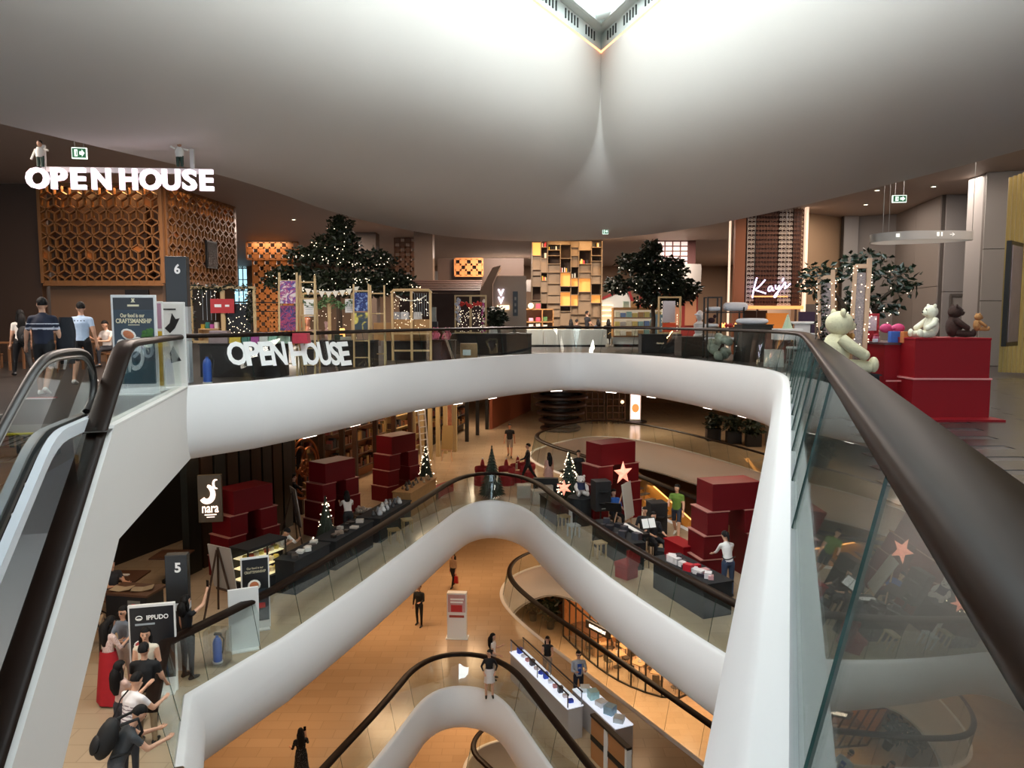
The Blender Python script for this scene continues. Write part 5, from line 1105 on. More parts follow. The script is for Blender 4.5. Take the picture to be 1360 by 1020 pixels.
B().box(0, .12, -.3, 1.4, .06, .05).to('sign_bar', mat('warm_beam', 'ffb870'), ns)
B().cyl(-.6, .14, -.25, .01, 3.3, 5).cyl(.6, .14, -.25, .01, 3.3, 5).to('hanging_rod', STEEL, ns)
wall('wall_right', 11.3, 30.4, 13.9, 32.2, L6, FLAT, mat('beige_plaster', 'b89878', .7)); None
cs = thing('shop_front', 'curved white bulkhead shop with red interior and grid of bright windows', 'shop', (8.6, 41, 0)); cv = B()
rowa = [[(-1.6+3.2*u/16, -1.2*sin(pi*u/16)*.4, z) for u in range(17)] for z in (3.0, 3.15, 3.8, 4.3)]; rowa[2] = [(x, y-.1, z+.25*(x/1.6)**1) for x, y, z in rowa[2]]; cv.grid(rowa); cv.to('bulkhead', mat('bulkhead_white', 'b4ada6', .6), cs)
B().box(0, .6, 0, 3.2, .1, 3.0).to('red_back', mat('shop_red', '6c1c1c', .5, emit='7c2818', es=.25), cs)
for k in range(4): B().box(-1.2+.8*k, .5, 1.0, .62, .06, 1.7).to('window_frame', mat('shop_copper', '9c6c50', .4), cs)
wn = B(); 
for i in range(4):
    for j in range(5): B().box(-.5+.42*i, .4, 4.25+.27*j, .34, .04, .2).to('window_pane', mat('bright_pane', 'f0dcd4', .5, emit='f4e0d8', es=.6), cs)
B().box(.2, .5, 4.0, 2.4, .06, 1.6).to('window_wall', mat('window_wall', '6c4440', .6), cs)
# the red gift stall and bears by the rail
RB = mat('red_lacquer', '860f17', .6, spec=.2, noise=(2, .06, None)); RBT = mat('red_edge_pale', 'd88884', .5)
rs = thing('gift_stall', 'red lacquer stepped gift stall with bears on it next to the handrail', 'stall', (6.05, 10.35, 0), rad(-2))
B().box(-.0, .38, .0, 1.06, .82, .56).to('lower_box', RB, rs, bev=.006); B().box(0, .38, .57, 1.02, .8, .54).to('upper_box', RB, rs, bev=.006); B().box(0.0, .38, .555, 1.08, .84, .022).to('ledge', RBT, rs); B().box(0, .38, 1.1, 1.03, .81, .03).to('top_board', RB, rs, bev=.006); B().box(.03, .2, 0, 1.14, .98, .035).to('base_plate', RB, rs)
B().box(-.5, 1.4, 0, .46, 2.0, 1.02).to('back_counter', RB, rs); B().box(-.5, 1.4, 1.02, .5, 2.04, .03).to('counter_top', mat('counter_dark', '4a2c2c', .4), rs); B().box(-.54, .3, .5, .4, .02, .02).to('ledge', RBT, rs)
CRB = mat('plush_cream', 'e4dcc4', .95, noise=(40, .1, None), bump=.4); DKB = mat('plush_dark_brown', '38221a', .95, noise=(40, .3, None), bump=.4); TNB = mat('plush_tan', 'a87444', .95, noise=(40, .2, None), bump=.4); YLB = mat('plush_pale_yellow', 'd8ceaa', .95, noise=(40, .1, None), bump=.4)
plush('cream teddy bear with pink inner ears seated on the red gift stall', 5.83, 10.5, 1.13, .5, CRB, rad(95)); plush('dark brown teddy bear seated behind the cream bear on the red stall', 6.25, 10.7, 1.13, .5, DKB, rad(-100), legs=True); plush('small tan teddy bear sitting in the lap of the dark brown bear', 6.48, 10.52, 1.22, .27, TNB, rad(-90))
bgm = mat('gift_print', 'c03038', .5, noise=(26, .8, None)); 
t = thing('gift_bag', 'red and white patterned gift bag on the back counter of the red stall', 'bag', (5.42, 11.6, 1.05)); B().box(0, 0, 0, .34, .2, .42).to('bag_body', bgm, t); B().box(0, -.105, .16, .26, .006, .22).to('white_print', mat('pale_print', 'dcc8cc', .6, noise=(30, .3, None)), t); B().tube([(-.1, 0, .42), (-.06, 0, .5), (.06, 0, .5), (.1, 0, .42)], .008, 6).to('handle', LWH, t)
box_on('gift_box', 'deep red satin box on the back counter behind the stall keeper', 'box', 5.3, 12.3, 1.05, .42, .34, .2, '78141e'); box_on('gift_bag', 'bright blue gift bag by the paws of the cream bear', 'bag', 5.52, 10.9, 1.05, .13, .1, .16, '3c64b4'); box_on('gift_box', 'orange gift box by the paws of the cream bear', 'box', 5.6, 10.72, 1.05, .12, .1, .16, 'c8743c')
t = thing('bow', 'big pink ribbon bow behind the cream bear', 'bow', (5.64, 11.2, 1.05)); B().ell(-.09, 0, .2, .1, .05, .07).ell(.09, 0, .2, .1, .05, .07).ell(0, -.02, .2, .04, .04, .04).tube([(0, 0, 0), (0, 0, .2)], .03).to('ribbon', mat('pink_ribbon', 'd84878', .5), t)
fx = B(); rnd = random.Random(17); fairy(fx, [(rnd.uniform(-.2, .3), rnd.uniform(-.3, .3), rnd.uniform(.02, .5)) for _ in range(40)], .01); tag(fx.to('string_lights', FAIRY, None, (5.45, 11.7, 1.05)), 'tangle of tiny lights around the patterned gift bag', 'lights')
for k in range(5): box_on('trinket', ('silver', 'pink', 'red', 'blue grey', 'cream')[k]+' trinket on the back counter of the red stall', 'trinket', 5.3+.07*k, 11.0+.13*k, 1.05, .06, .06, .05+.03*(k % 3), ('c8c8d0', 'd87890', 'b03040', '98a0b0', 'e0c8b8')[k], group='trinkets on the red stall counter')
wb2 = plush('big pale yellow teddy bear leaning on the handrail beside the light strip boards', 4.62, 10.75, .62, .98, YLB, rad(-88), arms=1.1, bow=mat('bow_tan', 'b8864c', .7))
sb = thing('black_stand', 'black box stand under the big pale yellow bear', 'stand', (4.72, 10.75, 0)); B().box(0, 0, 0, .8, .6, .6).to('box_panel', BLKC, sb, bev=.01); B().box(0, 0, .6, .84, .64, .02).to('top_board', BLKC, sb)
def light_board(label, x, y, h, w, rz, lean, seed, gar=False):
    t = thing('light_board', label, 'board', (x, y, 0), rz); t.rotation_euler = (0, rad(lean), rz)
    B().box(-w/2, 0, 0, .05, .12, h).box(w/2, 0, 0, .06, .14, h+.1).box(0, 0, h-.04, w, .1, .06).to('board_frame', mat('plain_pine', 'c8a080', .5), t); B().box(0, .02, .1, w-.06, .03, h-.2).to('glitter_panel', mat('glitter', '8c7870', .3, .3, noise=(50, .9, None)), t)
    fb = B(); rn = random.Random(seed); fairy(fb, [(rn.choice((-w/2-.03, w/2+.04, rn.uniform(-w/2, w/2))), -.08, rn.uniform(.3, h)) for _ in range(60)], .009); fb.to('fairy_lights', FAIRY, t, kind='stuff')
    if gar:
        gb = B(); [leaves(gb, (-w/2+.05, -.05, .9+.08*k), (.07, .06, .06), 10, rn, .07) for k in range(16)]; gb.to('garland', LEAF, t, kind='stuff')
light_board('tall pine light strip board with glitter panel in front of the stooping person', 4.98, 10.9, 2.15, .18, rad(-20), 1, 1); light_board('shorter pine board with green garland behind the big yellow bear', 5.0, 11.9, 2.05, .2, rad(-25), -2, 2, True)
box_on('chair_back_panel', 'dark purple screen panel behind the white linen stand', 'panel', 9.2, 23.6, 0, .5, .08, 1.6, '3c2440'); box_on('frame_panel', 'thin dark framed panel by the beige wall', 'panel', 9.9, 24.6, 0, .7, .05, 1.85, '6c5c50')
# floor planks that can be told apart near the stall
pl = None
fl_ = thing('plank_field', 'grey timber floor planks', 'floor', (0, 0, 0)); fl_['kind'] = 'structure'; del fl_['category']; del fl_['label']; fl_.name = 'floor_planks'
rnd = random.Random(50); PM = [mat('grey_plank_%d' % k, c, .27, noise=(3, .18, (.3, 3, 1))) for k, c in enumerate(('383433', '322f2d', '403c3a', '2e2a28'))]
pms = [B().box(0, 0, 0, 2.38, .216, .006).mesh('plank', m) for m in PM]
row = 0; y = 5.2
while y < 17.5:
    x = 2.0+.347/.938*(y)*1.0-1.0+(row % 3)*.8-.6
    xs = .347/.938*y+.75
    while x < min(13.5, xs+7.5):
        if x-1.19 > xs: o = obj('plank', rnd.choice(pms), fl_, (x, y, .001))
        x += 2.4
    y += .22; row += 1
# ---------------------------------------------------------------- the floor below: shop fronts on the far side of the walkway
BRONZE = mat('bronze_panel', '3a2616', .4, .4, noise=(2, .5, (1, 1, .3))); BLKW = mat('near_black_wall', '120d0a', .5); AMB = mat('amber_interior', '8a4c1c', .5)
wall('wall_left', -14.5, 12, -9.6, 27, L5, L6-1.5, BLKW)
for k in range(9): u = k/8; B().box(-8.95+1.25*u, 20.6+4.6*u, L5, .22, .5, 4.1, rad(-15)).to('wall_pilaster', BRONZE if k % 2 else mat('dark_marble', '1a1a14', .3, noise=(4, .9, (1, 1, .2))), kind='structure')
B().box(-8.4, 23.4, L5, .15, 5.6, 4.1, rad(-15)).to('wall_left', BLKW, kind='structure')
np_ = thing('restaurant_sign', 'lit bronze sign panel with pale curled emblem on the dark pilastered front', 'sign', (-8.15, 20.0, L5+1.6), rad(12)); GLOWC = mat('sign_glow', 'ffe8d8', .5, emit='ffe4d4', es=1.2)
B().box(0, 0, 0, .62, .1, 1.3).to('panel', mat('bronze_sign', '4a3a1c', .4), np_, bev=.01)
ep = chaikin([(-.2, .66), (-.14, .58), (-.02, .58), (.07, .68), (.08, .84), (.0, .98), (-.06, 1.0)], 2, False); e2 = chaikin([(.2, 1.16), (.12, 1.16), (.09, 1.06), (.12, .94), (.2, .92)], 2, False)
B().tube([(x, -.05, z) for x, z in ep], [.035+.04*sin(pi*min(1, .25+.75*k/(len(ep)-1))) for k in range(len(ep))], 8).tube([(x, -.05, z) for x, z in e2], [.012+.022*sin(pi*k/(len(e2)-1)) for k in range(len(e2))], 6).to('emblem', GLOWC, np_)
letters('nara', .42, .18, GLOWC, np_, (0, -.06, .36), ext=.02, bold=.012); B().box(0, -.06, .2, .3, .02, .025).box(0, -.06, .14, .2, .02, .018).to('print_line', GLOWC, np_)
# amber shops: posts, transoms, back walls, shelves of goods
def shop(name, label, x0, y0, x1, y1, posts, m, back, depth=1.6, lit=40, z1=4.15, col=WARM, shelf=True):
    d = V((x1-x0, y1-y0)); L = d.length; a = math.atan2(d.y, d.x); t = thing(name, label, 'shop front', (x0, y0, L5), a)
    for k in range(posts+1): B().box(L*k/posts, 0, 0, .14, .2, z1).to('post', m, t)
    B().box(L/2, 0, 2.9, L, .16, .14).to('transom', m, t); B().box(L/2, depth, 0, L, .1, z1).to('back_wall', back, t)
    if shelf:
        rn = random.Random(int(x0*10)); 
        for z in (.5, 1.1, 1.7, 2.3):
            B().box(L/2, depth-.25, z, L*.92, .4, .04).to('shelf', m, t)
            g = B(); u = .2
            while u < L-.25: w = rn.uniform(.1, .3); g.box(u, depth-.25, z+.04, w*.8, .25, rn.uniform(.12, .42), 0, rn.randrange(6)); u += w
            g.to('goods', [mat('goods_'+c, c, .6) for c in ('6c3c1c', '3a2418', '8a6a3a', '1c1c24', 'a07840', '5a2018')], t, kind='stuff')
    if lit: c = V((x0, y0)).lerp(V((x1, y1)), .5)+V((-d.y, d.x)).normalized()*(depth*.5); lamp(c.x, c.y, L6-1.56, min(2, L*.5), .6, lit, col, (0, 0, 0))
    return t
shop('shop_front', 'dim amber shop front behind the first red stack', -8.1, 25.4, -6.8, 29.8, 3, BRONZE, AMB, lit=25)
shop('shop_front', 'warm lit deli front with bottles behind the second red stack', -6.3, 29.9, -4.8, 35.2, 3, mat('dark_oak', '4a2c18', .5), AMB, lit=55)
shop('shop_front', 'cream framed shop front with tall panelled doors by the ladder of lights', -4.7, 35.6, -3.5, 39.2, 4, mat('cream_joinery', 'a8946c', .5), mat('cream_back', '9c8050', .6), lit=45)
shop('shop_front', 'dark shop front at the end of the walkway', -3.1, 40.6, -1.6, 47.8, 3, mat('black_metal', '15120f'), BLKW, lit=0)
B().box(.0, 53, L5, .2, 10.5, 4.1, rad(-15)).to('wall_left', mat('terracotta_wall', 'a0583c', .6), kind='structure')
pc = thing('poster_column', 'cream poster column with red figure prints between the cream and the dark shop', 'column', (-3.3, 39.9, L5)); B().box(0, 0, 0, .7, .5, 3.0).to('column_body', mat('cream_joinery', 'a8946c'), pc); B().box(-.1, -.26, .3, .4, .02, 2.4).to('print', mat('figure_print', 'b87858', .5, noise=(5, .7, None)), pc)
ro = thing('ring_ornament', 'big brass ring ornament of curled loops on the dim shop front', 'ornament', (-7.5, 26.8, L5+1.7), rad(72)); BRS = mat('old_brass', '9c5c34', .3, .8)
for cx, cz, r in ((0, 0, .95), (-.25, .35, .4), (.3, .2, .45), (-.1, -.4, .42), (.35, -.35, .3), (.0, 0, .25)): B().tube([(cx+r*cos(a), 0, cz+r*1.15*sin(a)) for a in [2*pi*i/28 for i in range(29)]], .045, 6).to('loop', BRS, ro)
def red_stack(label, x, y, rz, s=1.):
    t = thing('red_stack', label, 'display stack', (x, y, L5), rz); t.scale = (s, s, s); R5 = mat('red_stack_lacquer', '640b12', .5, spec=.25, noise=(2, .06, None)); ED = mat('lit_ledge_tint', 'b0786c', .5); h = .58  # pale ledges: light on the tier tops put into the colour
    B().box(0, 0, 3*h, 1.3, .8, .66).to('lintel_box', R5, t, bev=.008)
    for sd in (-1, 1):
        for k in range(3): b = B().box(sd*(.5+.075*(2-k)), 0, k*h, .56, .82, h-.02); q = b.to('side_box', R5, t, bev=.006); B().box(sd*(.5+.075*(2-k)), 0, (k+1)*h-.022, .6, .86, .022).to('ledge', ED, q)
    return t
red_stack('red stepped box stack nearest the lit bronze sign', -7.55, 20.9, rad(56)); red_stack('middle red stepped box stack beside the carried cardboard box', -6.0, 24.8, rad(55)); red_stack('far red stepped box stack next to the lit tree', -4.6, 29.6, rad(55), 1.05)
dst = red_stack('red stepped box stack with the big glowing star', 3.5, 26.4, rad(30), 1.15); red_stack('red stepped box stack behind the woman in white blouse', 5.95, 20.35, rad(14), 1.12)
def star(label, loc, r, rz, n=5, m=None, th=.12):
    pts = [(r*(1 if k % 2 == 0 else .42)*sin(pi*k/n), r*(1 if k % 2 == 0 else .42)*cos(pi*k/n)) for k in range(2*n)]
    b = B(); vs = [(x, 0, z) for x, z in pts]+[(0, -th, 0), (0, th, 0)]; N = 2*n; b.add(vs, [[(k+1) % N, k, N] for k in range(N)]+[[k, (k+1) % N, N+1] for k in range(N)])
    return tag(b.to('star_lantern', m or STM, None, loc, rz), label, 'star')
STM = mat('star_paper', 'ffb49c', .6, emit='ff9c80', es=.9)
star('big glowing pink star on the face of the star stack', (3.85, 25.75, L5+1.75), .42, rad(30))
star('smaller glowing star hanging on the lit tree by the rail', PY(749, 648, 27.3), .3, 0, 6)
def xmas(label, x, y, h, r, lights, seed, m=None):
    t = thing('christmas_tree', label, 'christmas tree', (x, y, L5)); rnd = random.Random(seed); B().cyl(0, 0, 0, .05, h*.95, 8, .015).cyl(0, 0, 0, .16, .12, 12).to('trunk', BARK, t); lf = B()
    for k in range(16):
        u = k/15; z = h*(.1+.88*u); rr = r*(1-u)*.95+.02; nb = int(6+22*(1-u))
        for j in range(nb):
            a = 2*pi*j/nb+k; p = V((0, 0, z+.05)); q = V((rr*cos(a), rr*sin(a), z-.1)); w = V((-sin(a), cos(a), 0))*.07*(1-.5*u); md = p.lerp(q, .6)+V((0, 0, .03)); lf.add([p, md+w, q, md-w, md+V((0, 0, .05))], [[0, 4, 1], [1, 4, 2], [2, 4, 3], [3, 4, 0]])
    lf.to('needles', m or mat('fir_green', '1a2a1c', .6, noise=(5, .4, None)), t, kind='stuff')
    if lights: fb = B(); fairy(fb, [((r*(1-u)*.95+.03)*cos(a), (r*(1-u)*.95+.03)*sin(a), h*(.1+.86*u)) for u, a in [(rnd.random()**1.5, rnd.random()*2*pi) for _ in range(lights)]], .024); fb.to('fairy_lights', FAIRY, t, kind='stuff')
    star('tiny star tip of the '+label, (x, y, L5+h+.06), .08, 0, 5, mat('star_dull', 'b09060', .4), .03) if False else None
    return t
xmas('lit christmas tree at the end of the long goods counter', -3.5, 30.2, 2.0, .48, 70, 1); xmas('dark plain christmas tree at the tip of the railing between the red chairs', -.8, 29.4, 2.1, .6, 0, 2); xmas('brightly lit christmas tree with the smaller star', 2.15, 28.0, 2.15, .62, 110, 3)
xmas('small white frosted christmas tree beside the bending stall keeper', -5.7, 22.6, 1.7, .45, 40, 4); xmas('small lit christmas tree in the deli front', -4.7, 32.2, 1.6, .4, 50, 5)
# long black counters behind the left and right rails
def rail_counter(label, p, q, h, dep, name='goods_counter', m=BLKC):
    p, q = V(p), V(q); d = q-p; a = math.atan2(d.y, d.x); t = thing(name, label, 'counter', (*(p.lerp(q, .5)), L5), a); L = d.length
    B().box(0, 0, 0, L, dep, h-.04).to('skirt_panel', m, t, bev=.01); B().box(0, 0, h-.04, L+.05, dep+.05, .04).to('counter_top', m, t); return t
rail_counter('black counter of the first stall keeper by the cake display', (-5.85, 18.9), (-5.35, 20.5), .9, .6); rail_counter('black counter between the first and second stall keeper', (-5.3, 20.8), (-4.65, 23.0), .85, .7)
rail_counter('black counter strewn with silver goods by the glass', (-4.55, 23.4), (-3.9, 25.8), .8, .8); rail_counter('timber fronted goods counter next to the lit christmas tree', (-3.95, 26.5), (-3.3, 29.0), .9, .7, m=mat('rough_timber', 'a0784a'))
rail_counter('black counter of the musicians beside the right railing', (2.75, 23.2), (3.5, 20.7), .8, .5); rail_counter('black counter heaped with red and white gifts', (4.1, 19.5), (4.9, 17.4), .85, .8)
rail_counter('dark brown crate counter below the lit star', (1.25, 27.0), (1.75, 25.3), .75, .5, m=mat('bric_brown', '3a2c24')); rail_counter('red draped table of the woman in white blouse', (4.6, 21.3), (4.95, 20.4), .8, .45, m=RB)
# countable goods on those counters
rnd = random.Random(88)
def strew(label, group, cat, name, p, q, z, n, cols, smin, smax, hmax=.2, shape='box'):
    rev_ = p[1] < q[1]
    p, q = V(p), V(q); d = (q-p).normalized(); nrm = V((-d.y, d.x))
    for k in range(n):
        c = p.lerp(q, (k+.5)/n)+nrm*rnd.uniform(-.22, .22); col = rnd.choice(cols); s = rnd.uniform(smin, smax); b = B()
        if shape == 'box': b.box(0, 0, 0, s, s*.8, rnd.uniform(.05, hmax))
        else: b.lathe([(s*.4, 0), (s*.5, s*.3), (s*.3, s*.7), (s*.2, s), (s*.22, s*1.1)], 10)
        tag(b.to(name, mat('goods_'+col, col, .4, noise=(12, .25, None)), None, (c.x, c.y, L5+z+.001), rnd.random()*3), '%s %s, %s from the near end of the %s' % (cname(col), cat, nth(k if rev_ else n-1-k), label), cat, group)
strew('silver strewn black counter', 'silver pots on the black counter', 'pot', 'silver_pot', (-4.5, 23.6), (-3.95, 25.6), .8, 16, ['a8a8ac', '3c3c40', '707074', 'c8c8c8'], .12, .2, shape='pot')
strew('timber fronted counter', 'jars on the timber counter', 'jar', 'jar', (-3.9, 26.7), (-3.35, 28.8), .9, 14, ['6c4c34', '2c2420', 'a08868', '4c3c30'], .1, .17, shape='pot')
strew('heaped gift counter', 'gifts heaped by the right railing', 'gift', 'gift', (4.15, 19.3), (4.85, 17.6), .85, 18, ['c02030', 'e4dcdc', '2c2430', 'd8a0a0', 'a01828'], .14, .26)
strew('musicians counter', 'cases on the musicians counter', 'case', 'case', (2.85, 22.9), (3.45, 20.9), .8, 8, ['14141a', '24242a', '3c3c44'], .16, .3, .25)
strew('middle black counter', 'packets on the middle black counter', 'packet', 'packet', (-5.25, 21.0), (-4.7, 22.8), .85, 9, ['5c4c44', '24201e', '8c7c70', 'b8b0a8'], .14, .24, .12)
strew('first stall keeper counter', 'trays on the first black counter', 'tray', 'paper_tray', (-5.8, 19.05), (-5.4, 20.4), .9, 7, ['c8beb4', '8c3c34', 'd8d4cc', '3c3430'], .16, .26, .1)
bs_ = thing('basket', 'wide basket of grey white baubles behind the bending stall keeper', 'basket', (-5.0, 24.9, L5)); B().cyl(0, 0, 0, .3, .55, 16, .4).to('basket_body', mat('wicker', '7c6850', .7), bs_); bq = B(); [bq.ell(rnd.uniform(-.28, .28), rnd.uniform(-.28, .28), .6+rnd.uniform(0, .1), .07, .07, .07, 8, 6) for _ in range(26)]; bq.to('baubles', mat('bauble_silver', 'a8a098', .3, .4), bs_, kind='stuff')
# cake display
ck = thing('cake_display', 'black framed glass cake display with lit shelves of yellow cakes', 'display case', (-6.5, 18.9, L5), rad(62)); B().box(0, 0, 0, 1.3, .6, .5).box(0, .28, .5, 1.3, .04, .85).box(0, 0, 1.33, 1.34, .64, .06).to('case', BLKC, ck)
for u in (-.63, 0, .63): B().box(u, -.29, .5, .04, .03, .85).to('mullion', BM, ck)
for z in (.52, .8, 1.06):
    B().box(0, 0, z, 1.22, .5, .02).to('shelf', mat('lit_shelf_cream', 'fff0c8', .5, emit='ffecb8', es=.5), ck); bq = B()
    for k in range(7): bq.lathe([(.075, 0), (.08, .07), (.07, .1), (.0, .11)], 10, -.52+.17*k, -.08, z+.02, k % 3)
    bq.to('cakes', [mat('cake_'+c, c, .6) for c in ('e4d06c', 'b8543c', 'e8dcc0')], ck, kind='stuff')
B().box(0, -.3, .52, 1.24, .008, .8).to('glass_pane', GLASS, ck)
def easel(label, x, y, lv, w, h, rz, m=WFR, leg=None):
    t = thing('easel', label, 'easel', (x, y, lv), rz); lm = leg or mat('easel_brown', '3c281c', .6)
    for a, c in (((-.3, -.15, 0), (0, .05, 1.65)), ((.3, -.15, 0), (0, .05, 1.65)), ((0, .5, 0), (0, .08, 1.6))): B().bar(a, c, .035).to('leg', lm, t)
    B().bar((-.3, -.12, .55), (.3, -.12, .55), .04).to('ledge', lm, t); o = B().box(0, 0, 0, w, .03, h).to('board', m, t, (0, -.14, .58)); o.rotation_euler = (rad(-8), 0, 0); return t
GRB = mat('board_grey', '9c948c', .6)
easel('wooden easel with a grey board between pylon 5 and the first red stack', -7.0, 17.6, L5, .8, 1.1, rad(150), GRB); easel('white easel board in front of the middle red stack', -6.9, 23.4, L5, .7, 1.2, rad(120), GRB); easel('white easel board standing before the star stack', 3.75, 24.3, L5, .75, 1.15, rad(60), mat('board_white', 'b4b0aa', .6), mat('plain_pine', 'c8a080'))
easel('cream easel sign at the door of the cream shop front', -3.2, 37.2, L5, .6, 1.2, rad(-20), mat('cream_back', '9c8050'), mat('plain_pine', 'c8a080'))
tl = thing('ladder_stand', 'white ladder hung with lights before the cream shop front', 'ladder', (-4.05, 35.0, L5), rad(50))
for sd in (-.22, .22): B().bar((sd, 0, 0), (sd, .3, 3.0), .05).to('side_rail', WFR, tl)
for k in range(9): B().bar((-.22, .03*k, .3*k+.2), (.22, .03*k, .3*k+.2), .04).to('rung', WFR, tl)
# bottom corner: pylon, stands, panel
p5 = pylon('5', -6.72, 14.75, L5, 2.4, .42, 'black and white banded pylon numbered 5 by the restaurant entrance', rad(8), [(.75, PWHT), (.5, PBK), (.15, PWHT), (1.0, PBLK)])
t = stand('poster_stand', 'black ramen poster stand with white frame behind the woman in cream top', -6.78, 13.75, L5, .82, 1.75, rad(14)); face(t, .76, .3, 1.7, PBK)
letters('IPPUDO', .38, .09, LWH, t, (.1, -.04, 1.5), bold=.02); B().tube([(.055*cos(a)-.22, -.04, 1.5+.04*sin(a)) for a in [2*pi*i/20 for i in range(21)]], .009, 5).box(-.22, -.045, 1.475, .08, .006, .02).to('emblem', LWH, t)
B().box(-.12, -.04, 1.36, .34, .006, .035).to('print_line', mat('grey_print', '9aa4ac'), t); letters('KAKA', .3, .05, LWH, t, (-.14, -.045, 1.38)) if False else None
B().ell(-.2, -.04, .98, .13, .008, .1, 14, 6).to('bowl', DSH, t); B().ell(-.2, -.05, 1.0, .1, .006, .06, 12, 5).to('food', mat('food_red', 'a83c3c', .5), t)
t = stand('poster_stand', 'food poster stand with dish print behind the white panel', -5.85, 16.7, L5, .62, 1.7, rad(25)); face(t, .56, .7, 1.66, PBK); face(t, .56, .2, .95, mat('poster_slate', '3c4850', .5)); letters('CRAFTSMANSHIP', .46, .06, CRM, t, (0, -.04, 1.36)); letters('Our food is our', .36, .05, CRM, t, (0, -.04, 1.45)); B().ell(-.03, -.04, 1.05, .14, .008, .13, 14, 6).to('dish', DSH, t); B().ell(-.03, -.05, 1.05, .1, .006, .09, 14, 6).to('food', SAL, t); B().box(.05, -.045, .5, .3, .006, .12).to('red_label', mat('sign_red', 'c03438'), t)
t = stand('info_panel', 'plain white panel standing by the railing corner', -5.75, 15.65, L5, .62, 1.35, rad(25))
cbx = thing('acrylic_box', 'clear stand box holding a blue fire extinguisher by the railing corner', 'box', (-6.05, 14.95, L5)); B().box(0, 0, 0, .45, .35, .04).box(0, .17, .04, .45, .01, .7).box(-.22, 0, .04, .01, .35, .7).box(.22, 0, .04, .01, .35, .7).to('clear_side', glassmat('acrylic', (.86, .86, .84)), cbx)
extinguisher(-6.05, 14.93, L5+.045, 'blue fire extinguisher in the clear stand box by the white panel')
dt = thing('host_desk', 'dark wooden host desk with open menus at the dim restaurant', 'desk', (-8.4, 16.3, L5), rad(-10)); B().box(0, 0, 0, 1.0, .6, 1.05).to('desk_body', BLKW, dt, bev=.01); B().box(0, 0, 1.05, 1.1, .7, .05).to('desk_top', mat('dark_oak', '4a2c18'), dt); B().box(.2, -.31, .25, .3, .01, .7).to('menu_card', mat('menu_grey', '6c6a64', .6), dt); B().box(.2, -.317, .8, .1, .004, .08).to('red_mark', mat('sign_red', 'c03438'), dt)
for k, (u, c, l) in enumerate(((-.25, 'a09078', 'open menu book lying on the host desk edge'), (.2, '8c7c64', 'second open menu on the host desk'))): 
    mn_ = B().add([(-.22, -.15, .03), (0, -.15, 0), (.22, -.15, .04), (.22, .15, .04), (0, .15, 0), (-.22, .15, .03)], [[0, 1, 4, 5], [1, 2, 3, 4]]).add([(-.22, -.15, .025), (0, -.15, -.008), (.22, -.15, .035), (.22, .15, .035), (0, .15, -.008), (-.22, .15, .025)], [[5, 4, 1, 0], [4, 3, 2, 1]]); tag(mn_.to('menu', mat('goods_'+c, c, .6), None, (-8.4+u, 16.25, L5+1.11), .3*k), l, 'menu')
def armchair(label, x, y, rz, c):
    t = thing('armchair', label, 'chair', (x, y, L5), rz); w = mat('dark_bent_wood', '1c120c', .4); cu = mat('cushion_'+c, c, .8)
    B().box(0, 0, .4, .52, .5, .08).to('seat', cu, t, bev=.02); B().box(0, -.24, .5, .46, .06, .38).to('backrest', cu, t, bev=.02)
    for sd in (-1, 1): B().tube([(sd*.27, .24, 0), (sd*.28, .24, .55), (sd*.28, .1, .66), (sd*.28, -.2, .7), (sd*.25, -.28, .88)], .02, 6).tube([(sd*.27, -.25, 0), (sd*.28, -.22, .7)], .02, 6).to('arm_frame', w, t)
armchair('bentwood armchair with pale cushion by the dim restaurant desk', -8.35, 15.3, rad(-70), '9c8468'); armchair('second bentwood armchair in the dim restaurant', -9.1, 15.9, rad(-60), '6c5844')
for k, (x, y) in enumerate(((-9.6, 18.2), (-9.2, 19.9), (-11, 17.2))):
    t = thing('restaurant_table', ('dark table with napkin nearest the host desk', 'dark table with glasses under the bronze pilasters', 'dark table deep in the dim restaurant')[k], 'table', (x, y, L5)); B().box(0, 0, .7, .9, .8, .04).to('table_top', mat('dark_oak', '4a2c18'), t); B().cyl(0, 0, .02, .04, .68, 8).to('pedestal', BM, t); B().cyl(0, 0, 0, .28, .03, 16).to('base', BM, t)
    tag(B().box(0, 0, 0, .18, .12, .02).to('napkin', mat('cloth_white', 'd4d0d0'), None, (x, y, L5+.742), .4*k), ('napkin on the dark table nearest the host desk', 'napkin on the dark table under the pilasters', 'napkin on the table deep in the restaurant')[k], 'napkin')
lamp(-9.3, 17, L6-1.56, 1.0, 1.0, 18, WARM)
# red chairs, white cubes, benches at the tip
RC = mat('red_velvet', '8c1a1e', .7); 
for k, (px, py) in enumerate(((639, 652), (672, 652), (688, 648), (700, 646))):
    q = PZ(px, py, L5); t = thing('tub_chair', ('red round backed chair alone beside the plain christmas tree', 'red round backed chair just past the plain christmas tree', 'red round backed chair in the middle of the three', 'red round backed chair nearest the white cubes')[k], 'chair', (q.x, q.y+1.2, L5)); b = B()
    b.cyl(0, 0, 0, .36, .42, 18).to('seat', RC, t); B().tube([(.34*cos(a), .34*sin(a), .62) for a in [pi*.05+pi*1.9*i/20-pi*.45 for i in range(14)]], [.06]*14, 8, flat=2.4).to('backrest', RC, t); B().lathe([(.1, .78), (.08, .9), (.05, 1.0), (.0, 1.06)], 10, .0, .3).to('hat', RC, t); B().ell(0, .3, 1.07, .035, .035, .035).to('pompom', WFR, t)
for k, (px, py) in enumerate(((696, 664), (716, 672), (724, 664))):
    q = PZ(px, py, L5); tag(B().box(0, 0, 0, .55, .5, .5).to('cube_seat', mat('cube_white', 'b8aca0', .6), None, (q.x, q.y+.5, L5), .15*k, .01), ('white cube seat in front of the three red chairs', 'pale cube seat against the railing bend', 'grey white cube seat behind the railing bend')[k], 'seat')
